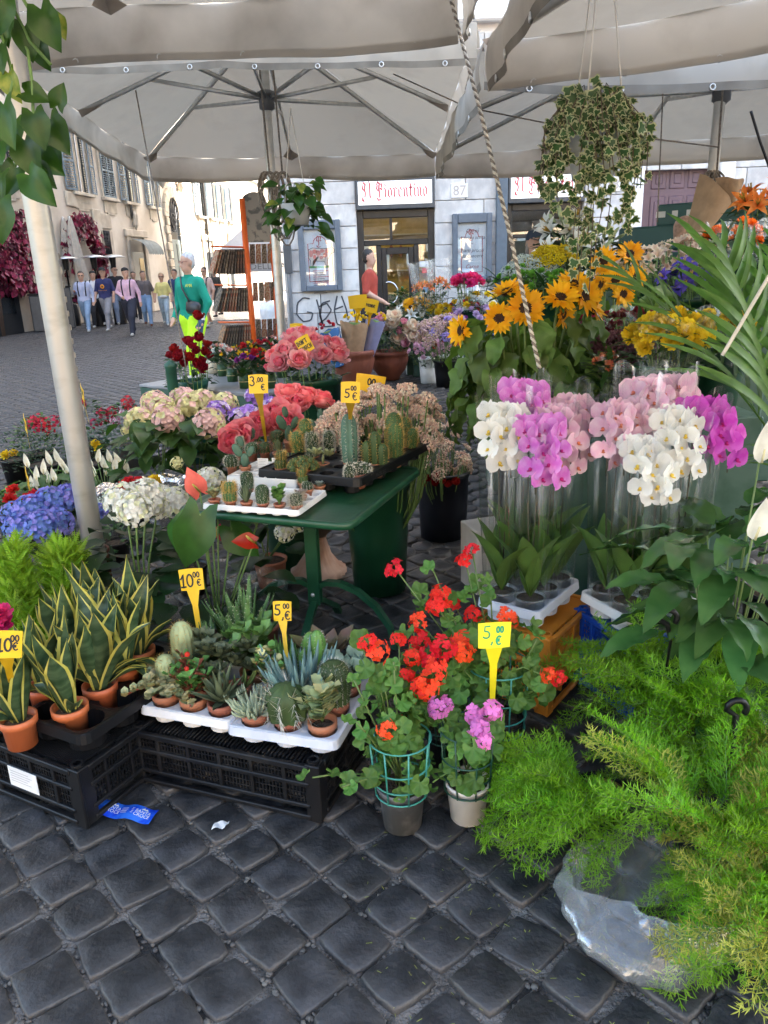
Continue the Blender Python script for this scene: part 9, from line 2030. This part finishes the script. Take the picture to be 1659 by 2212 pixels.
def scooter(label, loc, rz, c):
    t = thing('scooter', label, 'scooter', loc, rz, 'parked scooters'); bm = mat('scooter_%.2f' % c[0], c, 0.25, coat=0.5, var=0.1)
    for y in (-0.65, 0.6): w_ = obj('wheel', MB().tube([(0, y + 0.22 * math.cos(a), 0.24 + 0.22 * math.sin(a)) for a in np.linspace(0, 2 * pi, 20)[:-1]], 0.055, 8, close=True), BLACKP, t); obj('rim', MB().lathe([(0.001, 0.02), (0.17, 0.03), (0.17, -0.03), (0.001, -0.02)], 16), ALU, w_, T(0, y, 0.24) @ RY(pi / 2))
    obj('body_shell', MB().blob((0, 0.45, 0.55), (0.17, 0.45, 0.24), 14).blob((0, 0.0, 0.3), (0.16, 0.4, 0.08), 12), bm, t); obj('seat', MB().blob((0, 0.35, 0.82), (0.15, 0.42, 0.07), 14), BLACKP, t)
    obj('front_shield', MB().grid(lambda u, v: ((u - 0.5) * 0.42 * (1 - 0.3 * v), -0.42 - 0.12 * (1 - (2 * u - 1) ** 2) + 0.12 * v, 0.32 + 0.68 * v), 8, 6).blob((0, -0.5, 0.95), (0.14, 0.12, 0.12), 12).blob((0, -0.66, 0.48), (0.07, 0.2, 0.06), 10), bm, t)
    obj('windscreen', MB().grid(lambda u, v: ((u - 0.5) * 0.5 * (1 - 0.3 * v), -0.5 - 0.1 * (1 - (2 * u - 1) ** 2) + 0.22 * v, 1.02 + 0.5 * v), 8, 6), film('windscreen', base=0.12, edge=0.6, rough=0.03, bump=0.0), t)
    obj('handlebar', MB().tube([(-0.34, -0.36, 1.05), (0, -0.42, 1.0), (0.34, -0.36, 1.05)], 0.016, 8), BLACKP, t)
    for s_ in (-1, 1): obj('mirror', MB().tube([(s_ * 0.26, -0.4, 1.05), (s_ * 0.36, -0.4, 1.28)], 0.008, 5).blob((s_ * 0.37, -0.4, 1.33), (0.075, 0.02, 0.05), 10), BLACKP, t)
    obj('headlight', MB().blob((0, -0.61, 0.96), (0.08, 0.03, 0.06), 10), GLASSD, t)
p = atY(985, 640, 13.4); scooter('dark scooter with a windscreen parked before the italic poster', (p[0], 13.4, 0), 0.75, (0.03, 0.04, 0.06)); p = atY(1075, 640, 13.6); scooter('second dark scooter parked by the grey pilaster', (p[0], 13.6, 0), 2.2, (0.03, 0.03, 0.03))
# closed parasols, heaters, planters and osteria tent down the street
PAR = mat('closed_parasol', (0.5, 0.45, 0.38), 0.85, var=0.1)
for x, y, lb_ in ((170, 700, 'closed beige parasol in front of the crimson creeper, left one'), (184, 700, 'closed beige parasol in front of the crimson creeper, right one')):
    p = at(x, y); t = thing('closed_parasol', lb_, 'parasol', p); obj('folded_canopy', MB().grid(lambda u, v: ((0.05 + 0.3 * (1 - v) ** 0.8) * (1 + 0.18 * math.sin(u * 2 * pi * 8)) * math.cos(2 * pi * u), (0.05 + 0.3 * (1 - v) ** 0.8) * (1 + 0.18 * math.sin(u * 2 * pi * 8)) * math.sin(2 * pi * u), 1.0 + 2.5 * v + 0.06 * math.sin(u * 30)), 48, 10, wrap=True), PAR, t); obj('pole', MB().tube([(0, 0, 0), (0, 0, 3.6)], 0.03, 8), ALU, t)
for x, y, lb_ in ((162, 712, 'mushroom patio heater left of the walkers'), (262, 708, 'mushroom patio heater with a wide disc above the walkers'), (222, 712, 'mushroom patio heater behind the football shirt')):
    p = at(x, y - 8); t = thing('patio_heater', lb_, 'heater', p, 0, 'patio heaters'); obj('reflector', MB().lathe([(0.001, 2.3), (0.2, 2.27), (0.45, 2.2), (0.43, 2.19), (0.001, 2.22)], 20), mat('heater_steel', (0.6, 0.6, 0.6), 0.3, metal=0.8), t); obj('burner', MB().lathe([(0.08, 1.85), (0.11, 2.2)], 14), BLACKP, t); obj('post', MB().lathe([(0.22, 0), (0.22, 0.7), (0.03, 0.78), (0.03, 1.85), (0.08, 1.86)], 14), BLACKP, t)
for x, y, w_, lb_ in ((130, 716, 1.0, 'dark glass wind screen beside the near pole'), (95, 722, 0.5, 'dark bin with a liner left of the near pole')):
    p = at(x, y - 6); t = thing('street_bin' if w_ < 0.6 else 'wind_screen', lb_, 'bin' if w_ < 0.6 else 'screen', p, 0.2); obj('panel', MB().box((0, 0, 0.55 if w_ < 0.6 else 0.65), (w_, 0.12 if w_ > 0.6 else 0.4, 1.1 if w_ < 0.6 else 1.3), ch=0.03), DARKM, t, smooth=False); obj('rim', MB().box((0, 0, 1.13 if w_ < 0.6 else 1.32), (w_ + 0.05, 0.16 if w_ > 0.6 else 0.44, 0.05), ch=0.01), BLACKP, t, smooth=False)
p = at(545, 662); t = thing('osteria_tent', 'pale grey canvas tent of the osteria down the street', 'tent', (p[0], p[1], 0), 0.0); k_ = p[1] / 1661 * 1.02; hw_ = 66 * k_; z0_ = atY(545, 588, p[1])[2]; z1_ = atY(545, 545, p[1])[2]; z2_ = atY(545, 495, p[1])[2]; TC_ = mat('tent_canvas', (0.5, 0.5, 0.5), 0.8, var=0.06)
obj('roof', MB().raw([(-hw_, 0, z1_), (hw_, 0, z1_), (hw_, 4, z1_), (-hw_, 4, z1_), (0, 2, z2_ + 0.5)], [(0, 1, 4), (1, 2, 4), (2, 3, 4), (3, 0, 4)]), TC_, t, smooth=False); v_ = obj('valance', MB().box((0, -0.02, (z0_ + z1_) / 2), (2 * hw_, 0.02, z1_ - z0_)), TC_, t, smooth=False); obj('lettering', text_mb('OSTERIA DELLE ARTI', 0.36, sx=1.3), mat('tent_ink', (0.2, 0.2, 0.2), 0.8), v_, T(0.25, -0.04, z0_ + 0.12) @ RX(pi / 2), smooth=False)
for s_ in (-1, 1): obj('pole', MB().tube([(s_ * (hw_ - 0.1), 0.1, 0), (s_ * (hw_ - 0.1), 0.1, z1_)], 0.05, 8), ALU, t)
# green market kiosk
ka, kb = atY(1300, 535, 8.6), atY(1485, 505, 8.0); ang = frame_from(ka, kb); kw = float(np.linalg.norm((kb - ka)[:2])) + 0.5; t = thing('market_kiosk', 'dark green metal market kiosk with stickers behind the lilies', 'kiosk', (ka[0], ka[1], 0), ang); KG = mat('kiosk_green', (0.02, 0.085, 0.08), 0.45, var=0.12, scale=3)
zk = atY(1330, 497, 8.5)[2]; obj('cabinet', MB().box((kw / 2, 0.5, zk / 2 - 0.12), (kw, 1.0, zk - 0.24), ch=0.02), KG, t, smooth=False); obj('counter_lid', MB().box((kw / 2 + 0.1, 0.6, zk - 0.1), (kw - 0.1, 1.1, 0.24), ch=0.02), KG, t, smooth=False); obj('upper_box', MB().box((kw / 2 + 0.25, 0.75, zk + 0.13), (kw - 0.3, 0.7, 0.22), ch=0.02), KG, t, smooth=False)
for x, w_ in ((0.45, 0.1), (0.6, 0.06), (0.78, 0.12)): obj('sticker', MB().box((x, 0.397, zk + 0.14), (w_, 0.004, 0.06)), WHITEP, t, smooth=False)

# ================================================================ ropes, paper, litter
def rope(label, pts, r=0.008, m=None, twist=0, name='rope', cat='rope', sag=0.0):
    P = np.array(pts); tt_ = np.linspace(0, 1, len(P)); N = 60 if twist else 16; q = np.stack([np.interp(np.linspace(0, 1, N), tt_, P[:, c]) for c in range(3)], 1); q[:, 2] -= sag * np.sin(np.linspace(0, pi, N)); b0 = q[0].copy(); q -= b0
    b = MB()
    if twist:
        N = 200; s_ = np.linspace(0, 1, N); c = np.stack([np.interp(s_, np.linspace(0, 1, len(q)), q[:, k]) for k in range(3)], 1)
        for k in range(2): a = s_ * twist * 2 * pi + k * pi; b.tube(c + np.stack([np.cos(a) * r * 0.6, np.sin(a) * r * 0.6, 0 * a], 1), r * 0.75, 5, k)
    else: b.tube(q, r, 6)
    o = tag(obj(name, b, m), label, cat); o.location = b0.tolist(); return o
RW, RD = mat('rope_white', (0.6, 0.56, 0.48), 0.9, scale=60, var=0.2), mat('rope_dark', (0.2, 0.17, 0.14), 0.9, scale=60, var=0.4)
rope('twisted pale and dark rope running down to the sunflowers', [atY(972, -10, 4.3), atY(1040, 250, 3.9), atY(1105, 520, 3.5), atY(1165, 795, 3.25)], 0.0085, [RW, RD], 46)
rope('thin cord hanging from the middle umbrella to the roses', [atY(293, 195, 7.0), atY(345, 480, 6.7), atY(402, 795, 6.4)], 0.006, RD); rope('thin line slung between the middle and right poles', [atY(850, 160, 7.0), atY(1010, 232, 6.8), atY(1250, 280, 6.6), atY(1553, 318, 6.9)], 0.006, RD); rope('vertical cord under the right umbrella', [atY(1432, 200, 6.4), atY(1420, 480, 6.2)], 0.005, RD); rope('black cable at the right edge', [atY(1622, 240, 5.0), atY(1640, 300, 5.0), atY(1665, 370, 5.0)], 0.008, BLACKP)
rope('white dotted rod slanting at the right edge before the palm', [atY(1560, 768, 2.6), atY(1668, 585, 2.55)], 0.006, mat('rod_white', (0.66, 0.62, 0.52), 0.6, scale=70, col2=(0.1, 0.1, 0.1), lo=0.68, hi=0.7), name='white_rod', cat='rod')
def coil(label, c, n, w_, h_, r=0.009):
    t = thing('rope_coil', label, 'rope', c); b = MB()
    for i in range(n): k = U(0.7, 1.1); o = U(-0.05, 0.05); b.tube([(o + w_ * k * math.sin(a), U(-0.02, 0.02) - 0.03, -h_ * k * (1 - math.cos(a)) / 2) for a in np.linspace(0, 2 * pi, 16)[:-1]], r, 5, close=True)
    b.tube([(0, -0.03, 0.9), (0.02, -0.03, 0)], r, 5); obj('loops', b, RD, t)
coil('coiled grey rope tied to the middle pole, left loops', atY(578, 372, 8.1), 6, 0.09, 0.42); coil('coiled grey rope tied to the middle pole, right loops', atY(606, 372, 8.1), 7, 0.09, 0.62); coil('coiled rope on the right umbrella pole', atY(1540, 370, 6.9), 7, 0.07, 0.3)
for lb_, P in (('brown paper cone left of the right pole', ((1512, 375, 6.6), (1580, 440, 6.4), (1490, 545, 6.3), (1480, 500, 6.6))), ('brown paper sheet right of the right pole', ((1545, 385, 6.7), (1608, 390, 6.7), (1585, 450, 6.6), (1560, 450, 6.6)))):
    V = [atY(*q) for q in P]; o = V[0].copy(); t = thing('brown_paper', lb_, 'paper', o); obj('sheet', MB().grid(lambda u, v: (V[0] * (1 - u) * (1 - v) + V[1] * u * (1 - v) + V[2] * u * v + V[3] * (1 - u) * v) - o + vec(0, -0.12 * math.sin(pi * u), 0.01 * math.sin(9 * u + 5 * v)), 8, 8), KRAFT, t)
wp = at(272, 1757, 0.004); t = thing('blue_wrapper', 'flattened blue plastic water label reading Santa Croce on the cobbles', 'litter', (wp[0], wp[1], 0.004), -0.28)
wf = lambda x, y: 0.008 + 0.005 * math.sin(x * 60) + 0.003 * math.sin(y * 70 + 1)
obj('film_strip', MB().grid(lambda u, v: ((u - 0.5) * 0.2, (v - 0.5) * 0.062, wf((u - 0.5) * 0.2, (v - 0.5) * 0.062)), 24, 6), mat('blue_label', (0.008, 0.05, 0.55), 0.25, scale=25, col2=(0.03, 0.16, 0.7)), t)
tb = MB()
for x in (-0.045, 0.06):
    tb.add(text_mb('SANTA', 0.016), T(x, 0.0, 0)); tb.add(text_mb('CROCE', 0.016), T(x, -0.013, 0)); tb.raw([(x - 0.012, 0.014, 0), (x - 0.004, 0.024, 0), (x, 0.018, 0), (x + 0.005, 0.023, 0), (x + 0.012, 0.014, 0)], [(0, 1, 2, 3, 4)])
for i in range(4): stroke(tb, [(-0.015, 0.012 - i * 0.006), (0.028, 0.012 - i * 0.006)], 0.0016)
for V in tb.v: V[:, 2] = [wf(x, y) + 0.0012 for x, y in V[:, :2]]
obj('print', tb, WHITEP, t, smooth=False)
pp = at(473, 1787, 0.006); obj_ = tag(obj('paper_scrap', MB().grid(lambda u, v: ((u - 0.5) * 0.04 + 0.01 * v, (v - 0.5) * 0.03, 0.004 + 0.008 * abs(math.sin(4 * u + 3 * v))), 6, 5), WHITEP), 'crumpled white paper scrap on the cobbles', 'litter'); obj_.location = pp.tolist()
nd = MB()
for _ in range(120): nd.add(leaf(U(0.006, 0.016), 0.0022, 'lance', 1, 1), T(U(-0.1, 0.7), U(1.25, 1.9), 0.005) @ RZ(U(0, 6)))
tag(obj('fallen_needles', nd, mat('needle_litter', (0.45, 0.5, 0.08), 0.7, isl=0.3)), 'scattered pale green needles fallen on the cobbles', 'needles', kind='stuff')
